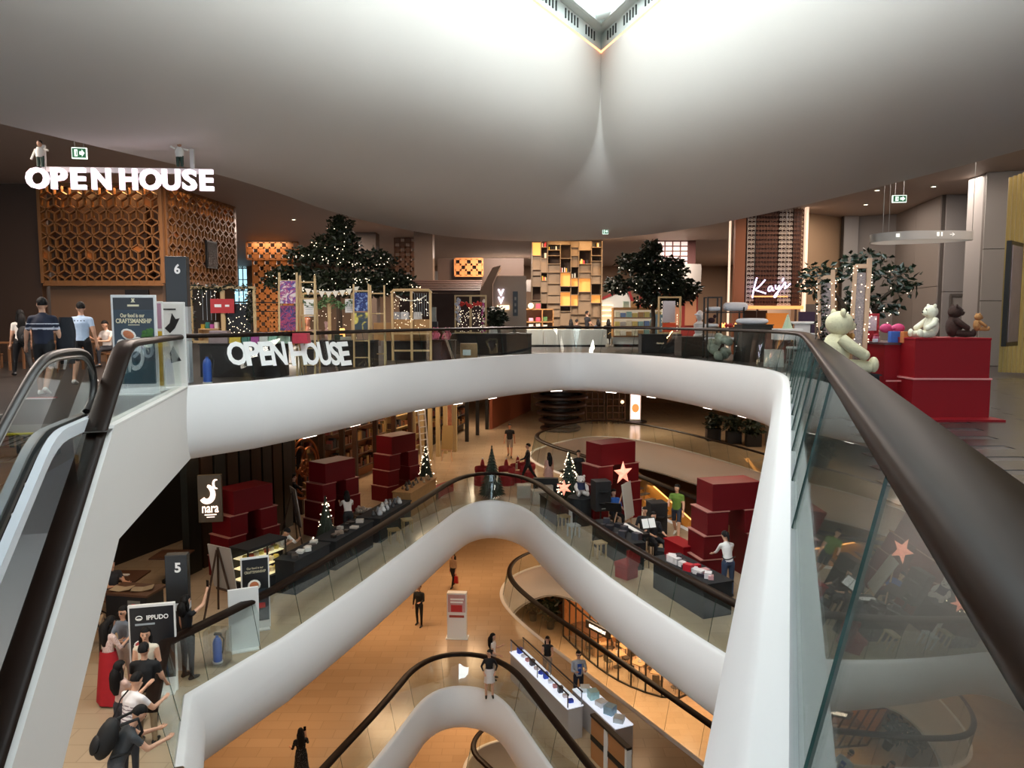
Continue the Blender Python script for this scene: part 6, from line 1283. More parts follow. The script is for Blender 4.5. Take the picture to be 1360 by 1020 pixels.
for k, (a0, a1, l) in enumerate(((2.5, 3.05, 'low curved red bench left of the plain christmas tree along the railing tip'.replace(' left of', ' before')), (.15, .6, 'low curved red bench beyond the white cubes'))):
    b = B(); r_ = [2.9, 2.9, 2.5, 2.5]; zz = [0, .35, .35, 0]; rows = [[(-.4+rr_*cos(a0+(a1-a0)*i/12), 27.6+1.15*rr_*sin(a0+(a1-a0)*i/12)+(1.2 if k == 0 else 1.0), L5+z) for i in range(13)] for rr_, z in zip(r_, zz)]; rows.append(rows[0]); b.grid(rows); tag(b.to('curved_bench', RC), l, 'bench')
# right side: speakers, music gear, chairs
def speaker(label, x, y, h, rz, base=.0):
    t = thing('loudspeaker', label, 'speaker', (x, y, L5), rz); SB = mat('speaker_black', '101114', .6)
    B().box(0, 0, base, .55, .5, h).to('cabinet', SB, t, bev=.02); B().box(0, -.256, base+.05, .48, .012, h*.9).to('grille', mat('speaker_grille', '1c1d20', .7), t)
    for z, r in ((.3, .17), (.68, .17)): B().lathe([(r, 0), (r*.8, -.03), (r*.3, -.05), (0, -.04)], 16).to('cone', SB, t, (0, -.262, base+h*z)); t.children[-1].rotation_euler = (rad(90), 0, 0)
    B().box(0, -.266, base+.08, .14, .006, .03).to('badge', mat('sign_grey', '8c8880', .5), t)
    if base: B().cyl(0, 0, .02, .03, base, 8).cyl(0, 0, 0, .25, .02, 12).to('stand_pole', SB, t)
speaker('tall black loudspeaker in front of the star stack', 2.95, 24.6, 1.0, rad(15), .75); speaker('tall black loudspeaker beside the man in green', 4.6, 23.5, 1.3, rad(10), .0)
def mstand(label, x, y, rz):
    t = thing('music_stand', label, 'music stand', (x, y, L5), rz); B().cyl(0, 0, .0, .014, 1.1, 6).to('pole', BM, t)
    for k in range(3): a = 2*pi*k/3; B().bar((0, 0, .2), (.28*cos(a), .28*sin(a), 0), .02).to('leg', BM, t)
    o = B().box(0, 0, 0, .5, .02, .34).to('desk', BM, t, (0, 0, 1.05)); o.rotation_euler = (rad(-25), 0, 0); o2 = B().box(-.1, -.016, .04, .2, .006, .27).box(.12, -.016, .04, .2, .006, .27).to('sheet_music', LWH, t, (0, 0, 1.05)); o2.rotation_euler = (rad(-25), 0, 0)
mstand('music stand with white sheets by the railing beside the dark keyboard', 3.95, 21.2, rad(20)); mstand('second music stand half hidden behind the seated musicians', 3.2, 23.2, rad(160))
kb = thing('keyboard', 'black electric keyboard on crossed legs before the seated musician', 'keyboard', (3.62, 21.9, L5), rad(-73)); B().box(0, 0, .78, 1.3, .34, .1).to('keyboard_body', mat('speaker_black', '101114'), kb, bev=.01); B().box(0, -.06, .88, 1.15, .15, .012).to('keys', WFR, kb)
for sd in (-1, 1): B().bar((sd*.5, 0, 0), (-sd*.4, 0, .78), .04).to('crossed_leg', BM, kb)
for k, (x, y, l) in enumerate(((4.55, 20.9, 'low black monitor wedge on the floor past the keyboard'), (4.2, 21.6, 'second black monitor wedge beside the music stand'))): tag(B().prism([(0, 0), (.4, 0), (.4, .12), (.12, .38), (0, .3)], (0, 0, 0), (0, 1, 0), (0, 0, 1), (.6, 0, 0)).to('monitor_wedge', mat('speaker_black', '101114'), None, (x, y, L5), rad(-25), .01), l, 'speaker')
def stool5(label, x, y, c, h=.48):
    t = thing('stool', label, 'stool', (x, y, L5), .4); m = mat('stool_'+c, c, .5); B().box(0, 0, h-.05, .36, .36, .05).to('seat', m, t, bev=.01)
    for sx in (-.14, .14):
        for sy in (-.14, .14): B().box(sx, sy, 0, .04, .04, h-.05).to('leg', m, t)
stool5('pale wooden stool behind the railing glass below the keyboard', 2.6, 21.9, 'b89868'); stool5('pale wooden stool by the lit star end of the railing', 1.75, 24.9, 'a88c60'); stool5('white plastic stool behind the glass below the star stack', 2.0, 24.0, 'b4b8b8', .42); stool5('pale wooden stool behind the left railing glass', -3.5, 24.6, 'b89868', .44); stool5('second pale stool behind the left railing glass', -3.75, 23.4, 'a88c60', .44)
cr2 = thing('cushion_chair', 'red cushioned chair behind the glass by the keyboard', 'chair', (3.15, 20.2, L5), rad(40)); B().box(0, 0, .3, .5, .5, .14).to('seat', RC, cr2, bev=.03); B().box(0, -.24, .4, .5, .1, .45).to('backrest', RC, cr2, bev=.03); B().box(0, 0, 0, .44, .44, .3).to('base', RC, cr2)
dp = plush('dressed plush bear in white and navy seated in front of the tall speaker', 2.4, 25.9, L5+.95, .75, mat('plush_white', 'c8beb8', .95), rad(190)); B().cyl(0, 0, .2, .17, .25, 14, .15).to('navy_vest', mat('cloth_navy', '1c2444', .8), dp)
ps = thing('round_plinth', 'black round plinth under the dressed plush bear', 'plinth', (2.35, 25.6, L5)); B().cyl(0, 0, 0, .4, .93, 20).to('plinth_body', BLKC, ps); B().cyl(0, 0, .93, .42, .02, 20).to('plinth_top', BLKC, ps)
box_on('white_drape', 'white cloth folded over the plinth edge below the plush bear', 'cloth', 2.15, 25.45, L5+.0, .5, .25, .7, 'c8c0bc', .2, taper=.8); box_on('keyboard_case', 'long black flat case standing behind the lit star tree', 'case', 1.35, 29.6, L5, 1.0, .25, .75, '101216'); box_on('blue_bag', 'blue plastic bag under the railing by the lit star', 'bag', 1.35, 26.4, L5, .35, .3, .4, '3c6c8c', .2, taper=.8)
# back of the floor: ring bar, lit screen, planters, shelving
rb = thing('ring_bar', 'round black bar built of stacked dark rings at the far void', 'bar', (3.1, 47.6, L5)); RM = mat('ring_brown', '2a1a14', .35)
for k in range(8): r = 1.3+.11*k; B().lathe([(r*.86, 0), (r, .08), (r, .2), (r*.86, .3), (r*.8, .3), (r*.8, 0)], 32).to('ring', RM, rb, (0, 0, .5*k))
B().cyl(0, 0, 0, 1.05, 4.1, 24).to('core', BLKW, rb)
ad = thing('lit_screen', 'tall pink lit advertising screen on a round foot far across the void', 'screen', (8.4, 51, L5)); B().box(0, 0, .15, .75, .14, 1.9).to('screen_case', WFR, ad); B().box(0, -.08, .25, .62, .02, 1.7).to('screen_face', mat('ad_pink', 'ffe0dc', .5, emit='ffdcd8', es=1.3), ad); B().ell(0, -.1, 1.0, .25, .01, .3, 14, 6).to('food_print', mat('ad_food', 'e0a068', .5, emit='e09850', es=.6), ad); B().cyl(0, 0, 0, .8, .12, 24).to('foot', BLKW, ad)
for k, x in enumerate((5.6, 7.0)):
    t = thing('shelf_rack', ('dark bottle rack beside the round ring bar', 'dark bottle rack next to the pink lit screen')[k], 'rack', (x, 50.5, L5))
    for z in range(6): B().box(0, 0, .3+.45*z, 1.2, .4, .05).to('shelf', mat('dark_oak', '4a2c18'), t)
    for u in (-.6, -.2, .2, .6): B().box(u, 0, 0, .05, .4, 2.9).to('upright', mat('dark_oak', '4a2c18'), t)
for k, x in enumerate((11.7, 12.6, 13.4)):
    t = thing('planter', ('dark leafy planter at the near end of the far walkway row', 'dark leafy planter in the middle of the far walkway row', 'dark leafy planter at the far end of the walkway row')[k], 'planter', (x, 43.4-k, L5)); B().box(0, 0, 0, .8, .5, .7).to('planter_box', BLKW, t); lf = B(); leaves(lf, (0, 0, 1.1), (.5, .35, .5), 140, rnd, .35); lf.to('foliage', LEAF, t, kind='stuff')
B().box(14.6, 41.3, L5, .9, .9, 4.2).to('wall_column', mat('grey_column', '8c8478', .5), kind='structure')
tag(B().ell(0, 0, 0, .12, .12, .12).to('globe_lamp', mat('globe_glow', 'ffd8a8'), None, (7.4, 50.2, L5+1.5)), 'small glowing globe lamp beside the pink lit screen', 'lamp'); thing('lamp_post', 'thin dark post under the small globe lamp', 'lamp', (7.4, 50.2, L5)); B().cyl(0, 0, 0, .02, 1.4, 6).to('post', BM, [o for o in bpy.data.objects if o.name == 'lamp_post'][0])
# ---------------------------------------------------------------- the two lowest floors in view
st = thing('advert_stand', 'white free standing advert board on the orange floor beside the woman with the red bag', 'poster stand', (-2.2, 29.3, L4), rad(-4)); B().box(0, 0, .03, .78, .3, 1.85).to('panel', WFR, st, bev=.01); B().box(0, 0, 0, .9, .45, .03).to('foot', WFR, st)
B().box(0, -.153, 1.1, .7, .006, .72).to('poster', mat('poster_rose', 'c8a0a0', .5, noise=(5, .3, None)), st); B().box(0, -.16, 1.12, .45, .006, .28).to('red_blocks', mat('sign_red', 'c03438'), st); letters('GIFT', .5, .2, LWH, st, (0, -.166, 1.52), bold=.03) if False else B().box(0, -.16, 1.48, .5, .006, .07).box(.02, -.16, 1.6, .54, .006, .07).to('poster_lines', LWH, st)
B().box(0, -.153, .88, .6, .006, .1).to('red_strip', mat('brick_red', '9c3c30', .5), st)
dc = thing('display_counter', 'long white display counter with open steel frame beside the dark railing', 'counter', (1.05, 23.9, L4), math.atan2(-3.9, 1.75)); L = 4.3
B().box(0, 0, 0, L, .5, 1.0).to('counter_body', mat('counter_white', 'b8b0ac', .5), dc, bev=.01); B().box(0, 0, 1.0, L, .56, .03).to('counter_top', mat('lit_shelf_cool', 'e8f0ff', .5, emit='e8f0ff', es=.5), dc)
for u in (-2.1, -.0, 2.1):
    for v in (-.24, .24): B().box(u, v, 1.03, .03, .03, .42).to('frame_post', STEEL, dc)
for v in (-.24, .24): B().box(0, v, 1.44, L, .035, .035).to('frame_rail', BM, dc)
B().box(0, 0, 1.40, L, .45, .012).to('glass_shelf', GLASS, dc)
ux = V((1.75, -3.9)).normalized()
rnd = random.Random(19)
for k in range(12):
    u = -1.9+.34*k; p = V((1.05, 23.9))+ux*u; c = ('2848b8', 'e0e0e8', 'c88c8c', '3c3c44', 'd8c8c8', '2040b0')[k % 6]
    box_on('cosmetic_pack', ('bright blue', 'white', 'rose', 'charcoal', 'blush', 'deep blue')[k % 6]+' cosmetic pack, %s along the white display counter' % nth(k), 'pack', p.x, p.y, L4+1.032, .16, .14, .1+.1*(k % 3 == 0), c, rnd.random(), 'cosmetic packs on the white display counter')
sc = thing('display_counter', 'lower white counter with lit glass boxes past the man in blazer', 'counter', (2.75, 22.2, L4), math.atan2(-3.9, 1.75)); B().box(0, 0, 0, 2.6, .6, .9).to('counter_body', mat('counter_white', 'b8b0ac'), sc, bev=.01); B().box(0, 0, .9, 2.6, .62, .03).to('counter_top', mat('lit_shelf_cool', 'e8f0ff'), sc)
for k in range(5): p = V((2.75, 22.2))+ux*(-1.0+.5*k); box_on('glass_box', ('clear', 'mint', 'milky', 'blue', 'pale')[k]+' display box, %s along the lower white counter' % nth(k), 'box', p.x, p.y, L4+.932, .3, .3, .16+.1*(k % 2), ('d8e0e0', 'a8d0d0', 'e8ecec', '98b8c8', 'd8e0e0')[k], .3*k, 'display boxes on the lower white counter')
fn = thing('floor_barrier', 'orange and dark banded screen panel at the end of the white counters', 'screen', (2.75, 20.15, L4), math.atan2(-3.9, 1.75))
B().box(0, 0, .0, 1.9, .12, 1.25).to('panel', mat('barrier_orange', 'b07848', .5), fn); B().box(0, 0, 1.25, 1.95, .16, .07).to('top_rail', BM, fn); B().box(0, -.07, .55, 1.9, .02, .16).to('dark_band', BM, fn); B().box(-.1, -.08, 0, .18, .03, 1.26).box(.92, 0, 0, .1, .16, 1.28).to('pale_post', WFR, fn)
# escalator pair and lit golden truss inside the second opening
ge = thing('golden_escalator', 'golden lit escalator truss descending inside the far opening behind the green man', 'escalator', (4.6, 38.5, L5)); GT = mat('gold_truss', 'a87c40', .35, .5)
d0, d1 = V((-.5, 1.5, -.4)), V((5.6, -6.5, -5.4))
for o in (0, 1.6):
    of = V((o*.75, o*.65, 0)); B().bar(d0+of, d1+of, .12, .9).to('truss_side', GT, ge)
B().bar(d0+V((.6, .52, -.3)), d1+V((.6, .52, -.3)), 1.5, .1).to('underside', GT, ge)
for k in range(24): c = d0.lerp(d1, (k+.5)/24)+V((.6, .52, .0)); B().box(c.x, c.y, c.z, 1.1, .28, .06, math.atan2(-8, 6.1)+pi/2).to('step', STEPM, ge)
for k in range(7): c = d0.lerp(d1, (k+.5)/7)+V((-.1, -.1, .1)); tag(B().ell(0, 0, 0, .06, .06, .06, 8, 6).to('spot_lamp', mat('globe_glow', 'ffd8a8'), None, V((4.6, 38.5, L5))+c), 'small warm spot lamp, %s down the golden escalator truss' % nth(k), 'lamp', 'spot lamps on the golden truss')
lamp(6.5, 34.5, L5-1.56, 2.0, 2.0, 240, WARM); lamp(9, 38, L5-1.56, 2, 2, 160, WARM)
def block(label, name, cat, x, y, z, sx, sy, sz, col, **k): return box_on(name, label, cat, x, y, z, sx, sy, sz, col, **k)
for k in range(4): block('warm lit cabinet, %s in the row under the golden escalator' % nth(k), 'cabinet', 'cabinet', 5.5+1.3*k, 40.6-.9*k, L4, 1.1, .6, 1.2, '8a5a2c', group='cabinets under the golden escalator')
# glazed black framed shop on the lowest floor
gs = thing('glazed_shop', 'black framed glazed shop with tables and a lit name board on the lowest floor', 'shop front', (0, 0, L3)); FM = mat('black_metal', '15120f')
path = chaikin([(3.0, 42.5), (4.4, 38.6), (6.0, 36.2), (8.0, 34.9), (9.4, 36.4)], 2, False); acc = []
seg = resample(path, .85)
for k, s in enumerate(seg):
    a = s[0]; B().box(a[0], a[1], 0, .08, .08, 3.6).to('mullion', FM, gs)
    b_ = s[-1]; c = (V(a)+V(b_))/2; d = V(b_)-V(a); an = math.atan2(d.y, d.x)
    for z in (0, 2.35, 3.55): B().box(c.x, c.y, z, d.length, .07, .08, an).to('transom', FM, gs)
    B().box(c.x, c.y, .08, d.length, .012, 3.45, an).to('glass_pane', glassmat('shop_glass', (.94, .93, .9)) if 'shop_glass' not in MATS else MATS['shop_glass'], gs)
m_ = V((4.55, 38.0)); an = math.atan2(36.2-38.6, 6.0-4.4); nb_ = B().box(0, -.1, 0, 1.9, .12, .42).to('name_board', FM, gs, (m_.x, m_.y-.1, 2.2), an)
nl = B(); rnd = random.Random(66)
for k in range(12): nl.box(-.6+.11*k, -.17, .14, .035, .02, .16).box(-.6+.11*k+.03, -.17, .14+.07*(k % 3), .06, .02, .03)
nl.to('name_strip', mat('warm_letters', 'fff0dc', .5, emit='fff0dc', es=1.6), nb_)
B().box(6.8, 41.5, 0, 8, .2, 4.2, rad(-18)).to('back_wall', mat('shop_back_warm', 'a86c3c', .6), gs)
lamp(6.0, 38.6, L4-1.56, 2.5, 2.5, 170, (1, .74, .5)); lamp(8.5, 37, L4-1.56, 2, 2, 130, (1, .74, .5)); lamp(4.6, 40.6, L4-1.56, 1.5, 1.5, 90, (1, .74, .5))
rnd = random.Random(23); wt = mat('pale_beech', 'b08c60', .5)
spots = ((4.8, 40.0), (5.6, 38.6), (6.6, 37.6), (7.4, 36.6), (8.2, 36.4), (6.2, 39.6), (7.4, 38.4), (8.6, 37.8), (5.6, 41.0))
for k, (x, y) in enumerate(spots):
    t = thing('dining_table', 'small beech table, %s counted inside the black framed glazed shop' % nth(k), 'table', (x, y, L3), .4*k, 'tables in the glazed shop'); B().box(0, 0, .72, .75, .7, .04).to('table_top', wt, t); B().cyl(0, 0, .02, .03, .7, 6).cyl(0, 0, 0, .22, .02, 10).to('pedestal', FM, t)
    for sd in (-1, 1):
        cx = x+sd*.55*cos(.4*k); cy = y+sd*.55*sin(.4*k); c = thing('dining_chair', 'slim dark chair at the %s beech table of the glazed shop, %s side' % (nth(k), 'far' if sd > 0 else 'near'), 'chair', (cx, cy, L3), .4*k+sd*pi/2, 'chairs in the glazed shop'); B().box(0, 0, .43, .38, .38, .03).to('seat', FM, c); B().box(0, -.18, .46, .36, .03, .4).to('backrest', FM, c)
        for sx in (-.16, .16):
            for sy in (-.16, .16): B().cyl(sx, sy, 0, .012, .43, 5).to('leg', FM, c)
    tag(B().lathe([(.08, 0), (.1, .03), (.05, .1), (.05, .16)], 8).to('tableware', mat('goods_d8d4c8', 'd8d4c8', .6), None, (x, y, L3+.762)), 'pale jug on the %s beech table of the glazed shop' % nth(k), 'jug', 'jugs in the glazed shop')
sl = thing('service_counter', 'tan service counter behind the lit name board', 'counter', (4.3, 40.9, L3), rad(-60)); B().box(0, 0, 0, 2.2, .7, 1.05).to('counter_front', mat('tan_counter', 'b08050', .5), sl); B().box(0, 0, 1.05, 2.3, .8, .05).to('counter_top', mat('dark_oak', '4a2c18'), sl)
for k in range(6): B().box(-.95+.38*k, .35, 2.6, .3, .05, .45).to('menu_panel', mat('menu_lit', 'e0a878', .5, emit='d8904c', es=.5), sl)
gr = thing('lighting_grid', 'black ceiling grid with small spot lamps in the glazed shop', 'light grid', (6.4, 38.6, L3+3.75))
for k in range(5): B().bar((-2.5, -2+1.1*k, 0), (2.5, -2.8+1.1*k, 0), .05).to('grid_bar', FM, gr); B().bar((-2.2+1.1*k, -2.8, 0), (-1.9+1.1*k, 2.6, 0), .05).to('grid_bar', FM, gr)
for k in range(10): B().cyl(-2+.45*k, -1.6+.35*k*(1 if k % 2 else .4), -.12, .05, .1, 8).to('spot', mat('warm_letters', 'fff0dc'), gr)
for k, (x, y) in enumerate(((2.3, 43.6), (1.3, 44.8))):
    t = thing('potted_plant', ('leafy brown plant at the end of the glazed shop', 'second leafy brown plant beyond the glazed shop end')[k], 'plant', (x, y, L3)); B().cyl(0, 0, 0, .2, .5, 12, .26).to('pot', BLKW, t); lf = B(); leaves(lf, (0, 0, 1.2), (.5, .5, .7), 140, rnd, .35); lf.to('foliage', LEAF, t, kind='stuff')
WALK = ((22, 3, 6), (-18, 3, 14)); WALK2 = ((-18, 3, 16), (20, 3, 4))
def on(px, py, lv): q = PZ(px, py, lv); return (q.x, q.y, lv)
# top floor
p = person(on(62, 525, L6), 8, 1.75, 'man in navy top with white stripe and black shorts walking away past the escalator', '1c2236', '111114', 'e8e4dc', legs=.98, leg=((10, 6, 4), (-14, 5, 20)), arms=((8, 22, 14, 14), (6, 12, 12, 4)), head=(35, 0), stripe=('c8ccd6', ((.245, .285), (.34, .35))), untuck=.9, sleeve=.75, slim=1.12)
q = at_hand(p, 1); j = B()
rows = []
for k in range(8):
    u = k/7; w = .11+.05*sin(u*3); rows.append([(w*cos(a)*(1+.1*sin(3*a+k)), .6*w*sin(a)*(1+.1*sin(3*a+k)), .55-.85*u) for a in [2*pi*i/14 for i in range(14)]])
j.grid(rows, 0, True, True); j.add(rows[0], [list(range(14))]); j.add(rows[-1], [list(range(13, -1, -1))])
tag(j.to('jacket', cloth('14161e'), None, (q.x+.06, q.y-.02, q.z+.1), .3), 'dark jacket hanging over the arm of the man in navy', 'jacket')
p = person(on(112, 510, L6), 4, 1.72, 'man in pale blue dotted T-shirt and black shorts walking away at the landing', 'b4cbe6', '121216', 'eeeae4', legs=.98, leg=((-4, 4, 14), (14, 4, 6)), arms=((6, 10, 14, 4), (-4, 14, 12, 8)), head=(30, 0), untuck=.95, glasses=True)
dm = B()
for k in range(5): dm.box(-.13+.065*k, -.148, 1.33, .022, .012, .02)
dm.to('dot_print', cloth('20304a'), p)
p = person(on(31, 500, L6), 48, 1.6, 'woman in white T-shirt and black trousers with a black backpack walking at the café', 'e4ddd4', '141214', '18181a', hair='long', fem=True, leg=WALK, arms=((6, 8, 12, 4), (-6, 8, 16, 4)), untuck=.8)
backpack(p, '101012', 'black backpack on the back of the woman in white T-shirt', .9)
person((-11.6, 21.6, .47), 160, 1.65, 'seated café guest in a pale top behind the poster stands', 'd8cfc8', '2a2a30', '222222', sit=True, leg=((85, 4, 85), (85, 4, 85)), arms=((30, 8, 60, -10), (30, 8, 80, -10)), head=(0, 20), vox=.025)
CH_ = mat('cafe_wood', '7a5030', .5, noise=(3, .2, None))
def cafe_chair(label, x, y, z, rz):
    t = thing('dining_chair', label, 'chair', (x, y, z), rad(rz)); B().box(0, 0, .36, .42, .42, .04).to('seat', CH_, t, bev=.01); B().box(0, -.2, .5, .42, .03, .32).to('backrest', CH_, t, bev=.01)
    for sx in (-.18, .18):
        for sy in (-.18, .18): B().cyl(sx, sy, 0, .018, .36 if sy > 0 else .62, 6).to('leg', CH_, t)
cafe_chair('wooden chair under the guest in the pale top behind the poster stands', -11.6, 21.55, 0, 160); cafe_chair('tan wooden chair beyond the man in navy', -11.9, 19.2, 0, 60); cafe_chair('tan wooden chair by the dark brown column', -14.6, 21.2, 0, -60)
cafe_chair('dark wooden chair under the diner reading in the dim restaurant', -9.65, 17.6, L5, -120)
for k, (x, y, l) in enumerate(((-12.1, 20.9, 'wooden table in front of the guest in the pale top'), (-13.9, 20.6, 'wooden table beside the dark brown column'), (-15.6, 21.4, 'wooden table deep behind the walking woman'))):
    t = thing('dining_table', l, 'table', (x, y, 0)); B().box(0, 0, .71, .8, .7, .04).to('table_top', CH_, t, bev=.008)
    for sx in (-.34, .34):
        for sy in (-.29, .29): B().box(sx, sy, 0, .05, .05, .71).to('leg', CH_, t)
p = PY(780, 400, 38.5); person((p.x, 38.5, 0), -60, 1.74, 'man in black standing at the bookshelf tower', '121218', '14141a', '101010', vox=.03, arms=((20, 8, 60, -10), (15, 8, 50, -10)), sleeve=.6)
for k, (x, f, c) in enumerate(((758, 20, '1a1a1e'), (766, -20, '2a1c18'), (794, 30, '4a5a6a'), (808, 0, '181a20'))):
    q = PY(x, 430, 37.6+.3*k); person((q.x, q.y, .47), f, 1.66, ('diner in black with round dark hair seated beside the white kiosk', 'diner in brown seated beneath the bookshelf tower', 'diner in blue grey seated behind the glass railing by the man in black', 'diner in black seated beside the lit white shelf kiosk')[k], c, '202028', '101010', hair='bob' if k != 1 else 'short', sit=True, leg=((85, 4, 85), (85, 4, 85)), arms=((30, 6, 50, 0), (30, 6, 50, 0)), vox=.035)
    ch = thing('dining_chair', ('low black chair under the diner by the white kiosk', 'low black chair under the brown clad diner', 'low black chair under the blue grey diner', 'low black chair under the diner by the lit shelf kiosk')[k], 'chair', (q.x, q.y, 0), rad(f)); cm = mat('chair_black', '16120f', .5)
    B().box(0, 0, .36, .42, .42, .04).to('seat', cm, ch); B().box(0, -.21, .4, .42, .03, .4).to('backrest', cm, ch)
    for sx in (-.18, .18):
        for sy in (-.18, .18): B().cyl(sx, sy, 0, .014, .36, 6).to('leg', cm, ch)
p = person((4.93, 11.75, 0), -85, 1.58, 'person in red top stooping at the red gift stall with a black bag', 'a01824', '15151a', '181818', fem=True, hair='bob', lean=38, arms=((50, 6, 20, 0), (40, 6, 30, 0)), sleeve=1.9, head=(0, 10))
tb = thing('shoulder_bag', 'black shoulder bag slung behind the stooping person in red', 'bag', (4.72, 11.6, .55)); bm_ = mat('bag_101012', '101012', .6)
B().box(0, 0, 0, .3, .14, .26, .4).to('bag_body', bm_, tb, bev=.02); B().tube([(-.1, 0, .25), (0, .05, .7), (.12, 0, .25)], .012, 6).to('strap', bm_, tb)
# next floor down
person(on(677, 607, L5), 172, 1.72, 'man in black T-shirt and grey shorts walking on the wide lower floor', '111013', '8a8078', '4a2c20', legs=.95, leg=WALK, arms=((-10, 8, 10, 4), (12, 8, 14, 4)), untuck=.8, skin=SKIN)
p = person(on(701, 641, L5), 88, 1.74, 'man in black walking past the red chairs with a bag', '0d0d10', '101014', '18181a', leg=((24, 3, 4), (-24, 3, 10)), arms=((30, 6, 40, 0), (-8, 8, 10, 4)), sleeve=1.8)
handbag(p, 0, 'a08468', 'small tan paper bag in the hand of the man in black by the red chairs', .2, .22)
person(on(729, 652, L5), 30, 1.6, 'woman in pale pink dress with long dark hair by the small lit tree', 'c89c90', 'c89c90', '6a4a40', hair='long', fem=True, leg=WALK, skirt=('c89c90', .5, .14, .2), dress=True)
p = person(on(768, 655, L5), 200, 1.74, 'man in black holding up a phone behind the lit tree', '0e0e11', '121216', '141416', arms=((40, 6, 85, -8), (6, 8, 8, 4)), sleeve=1.6)
phone(p, 0, 'phone held up by the man in black behind the lit tree')
person(on(898, 713, L5), 150, 1.74, 'man in green T-shirt and navy shorts walking beside the tall speaker', '5c7a2c', '2a3040', 'e8e4dc', legs=.9, leg=((16, 4, 4), (-14, 4, 20)), arms=((8, 10, 12, 4), (26, 10, 60, -20)), untuck=.95, head=(-20, 5))
p = person(on(966, 792, L5), 10, 1.66, 'woman in white blouse and blue jeans bending over the red stall table', 'e6e0dc', '34425c', '181818', hair='pony', fem=True, lean=16, arms=((28, 10, 30, 0), (30, 10, 35, 0)), sleeve=1.3, head=(10, 25), untuck=.9)
B().tube([(.16*cos(a), -.02+.125*sin(a), 1.02-.03*sin(a*2)) for a in [2*pi*i/20 for i in range(21)]], .014, 6).to('belt_bag', mat('bag_101012', '101012', .6), p)
# bottom-left queue
p = person(on(147, 934, L5), -25, 1.62, 'woman in patterned red blouse and long red skirt looking down near the parapet', 'b0706c', 'a3101c', '6a4a3a', hair='long', fem=True, arms=((20, 8, 70, -20), (24, 8, 80, -20)), sleeve=1.2, head=(0, 25), skirt=('a3101c', .98, .15, .27))
pt = mat('cloth_b0706c', 'b0706c'); tnt = pt.node_tree; vz = tnt.nodes.new('ShaderNodeTexVoronoi'); vz.inputs['Scale'].default_value = 45; rp = tnt.nodes.new('ShaderNodeValToRGB'); rp.color_ramp.elements[0].color = (*lin('8c1c24'), 1); rp.color_ramp.elements[1].color = (*lin('e0c8c0'), 1); rp.color_ramp.elements[1].position = .5; tnt.links.new(vz.outputs[0], rp.inputs[0]); tnt.links.new(rp.outputs[0], tnt.nodes['Principled BSDF'].inputs[0])
person(on(168, 916, L5), 165, 1.62, 'woman in grey blue shirt and white trousers facing the woman in red', '7c8694', 'd6d0c8', '18181a', hair='long', fem=True, arms=((24, 8, 70, -15), (24, 8, 75, -15)), sleeve=1.5, glasses=True, untuck=.9)
p = person((-6.42, 12.75, L5), 200, 1.68, 'woman in cream sleeveless top and black skirt with long hair facing out at the queue', 'd8ccb8', '121214', '101010', hair='long', fem=True, sleeve=.05, arms=((2, 10, 14, 2), (4, 8, 12, 2)), skirt=('121214', .55, .145, .17), untuck=1.)
p = person((-6.1, 12.05, L5), 5, 1.72, 'man in black T-shirt with his back to us in the parapet queue', '0f1114', '8a7458', '181818', arms=((10, 8, 30, 0), (14, 12, 30, 0)), untuck=.9)
p = person((-6.4, 14.35, L5), -30, 1.66, 'black haired woman raising a phone beside the floor number pylon', '16161a', '1a1a20', '101010', hair='bob', fem=True, arms=((4, 8, 10, 0), (120, 10, 40, 0)), sleeve=.3)
phone(p, 1, 'phone raised beside the floor number pylon')
person((-6.35, 11.75, L5), -30, 1.55, 'short girl with dark hair half hidden behind the man in white stripes', 'c8a89c', '2c2c34', '101010', hair='long', fem=True, arms=((24, 8, 90, -20), (24, 8, 90, -20)), sleeve=.3)
p = person((-5.85, 11.0, L5), -22, 1.66, 'man in white striped T-shirt leaning at the parapet with a dark sling bag', 'e4dede', '22242a', '101010', lean=14, arms=((40, 8, 80, -15), (30, 10, 60, -10)), stripe=('8c7c84', tuple((.04+.05*k, .058+.05*k) for k in range(6))), head=(10, 12), untuck=1.)
tb = thing('sling_bag', 'dark sling bag at the hip of the man in white stripes', 'bag', (-6.08, 10.95, L5+.82)); B().ell(0, 0, .1, .12, .08, .14).to('bag_body', bm_, tb); B().tube([(0, .02, .2), (.12, .06, .5), (.22, .1, .62)], .012, 6).to('strap', bm_, tb)
p = person((-5.5, 9.95, L5), -48, 1.72, 'man in grey T-shirt with a big black backpack leaning over the parapet', '3c4044', '4a4c4e', '181818', lean=26, arms=((30, 10, 50, -5), (26, 8, 60, -10)), head=(0, 22), untuck=1.)
bp_ = backpack(p, '0c0c0e', 'big black backpack on the man leaning over the white parapet', 1.12, 1.12); bp_.rotation_euler = (rad(-20), 0, rad(-48)); hv = V((0, 0, .95)); rv = hv.copy(); rv.rotate(Euler((rad(-24), 0, rad(-48)))); bp_.rotation_euler = (rad(-24), 0, rad(-48)); bp_.location = p.location+hv-rv
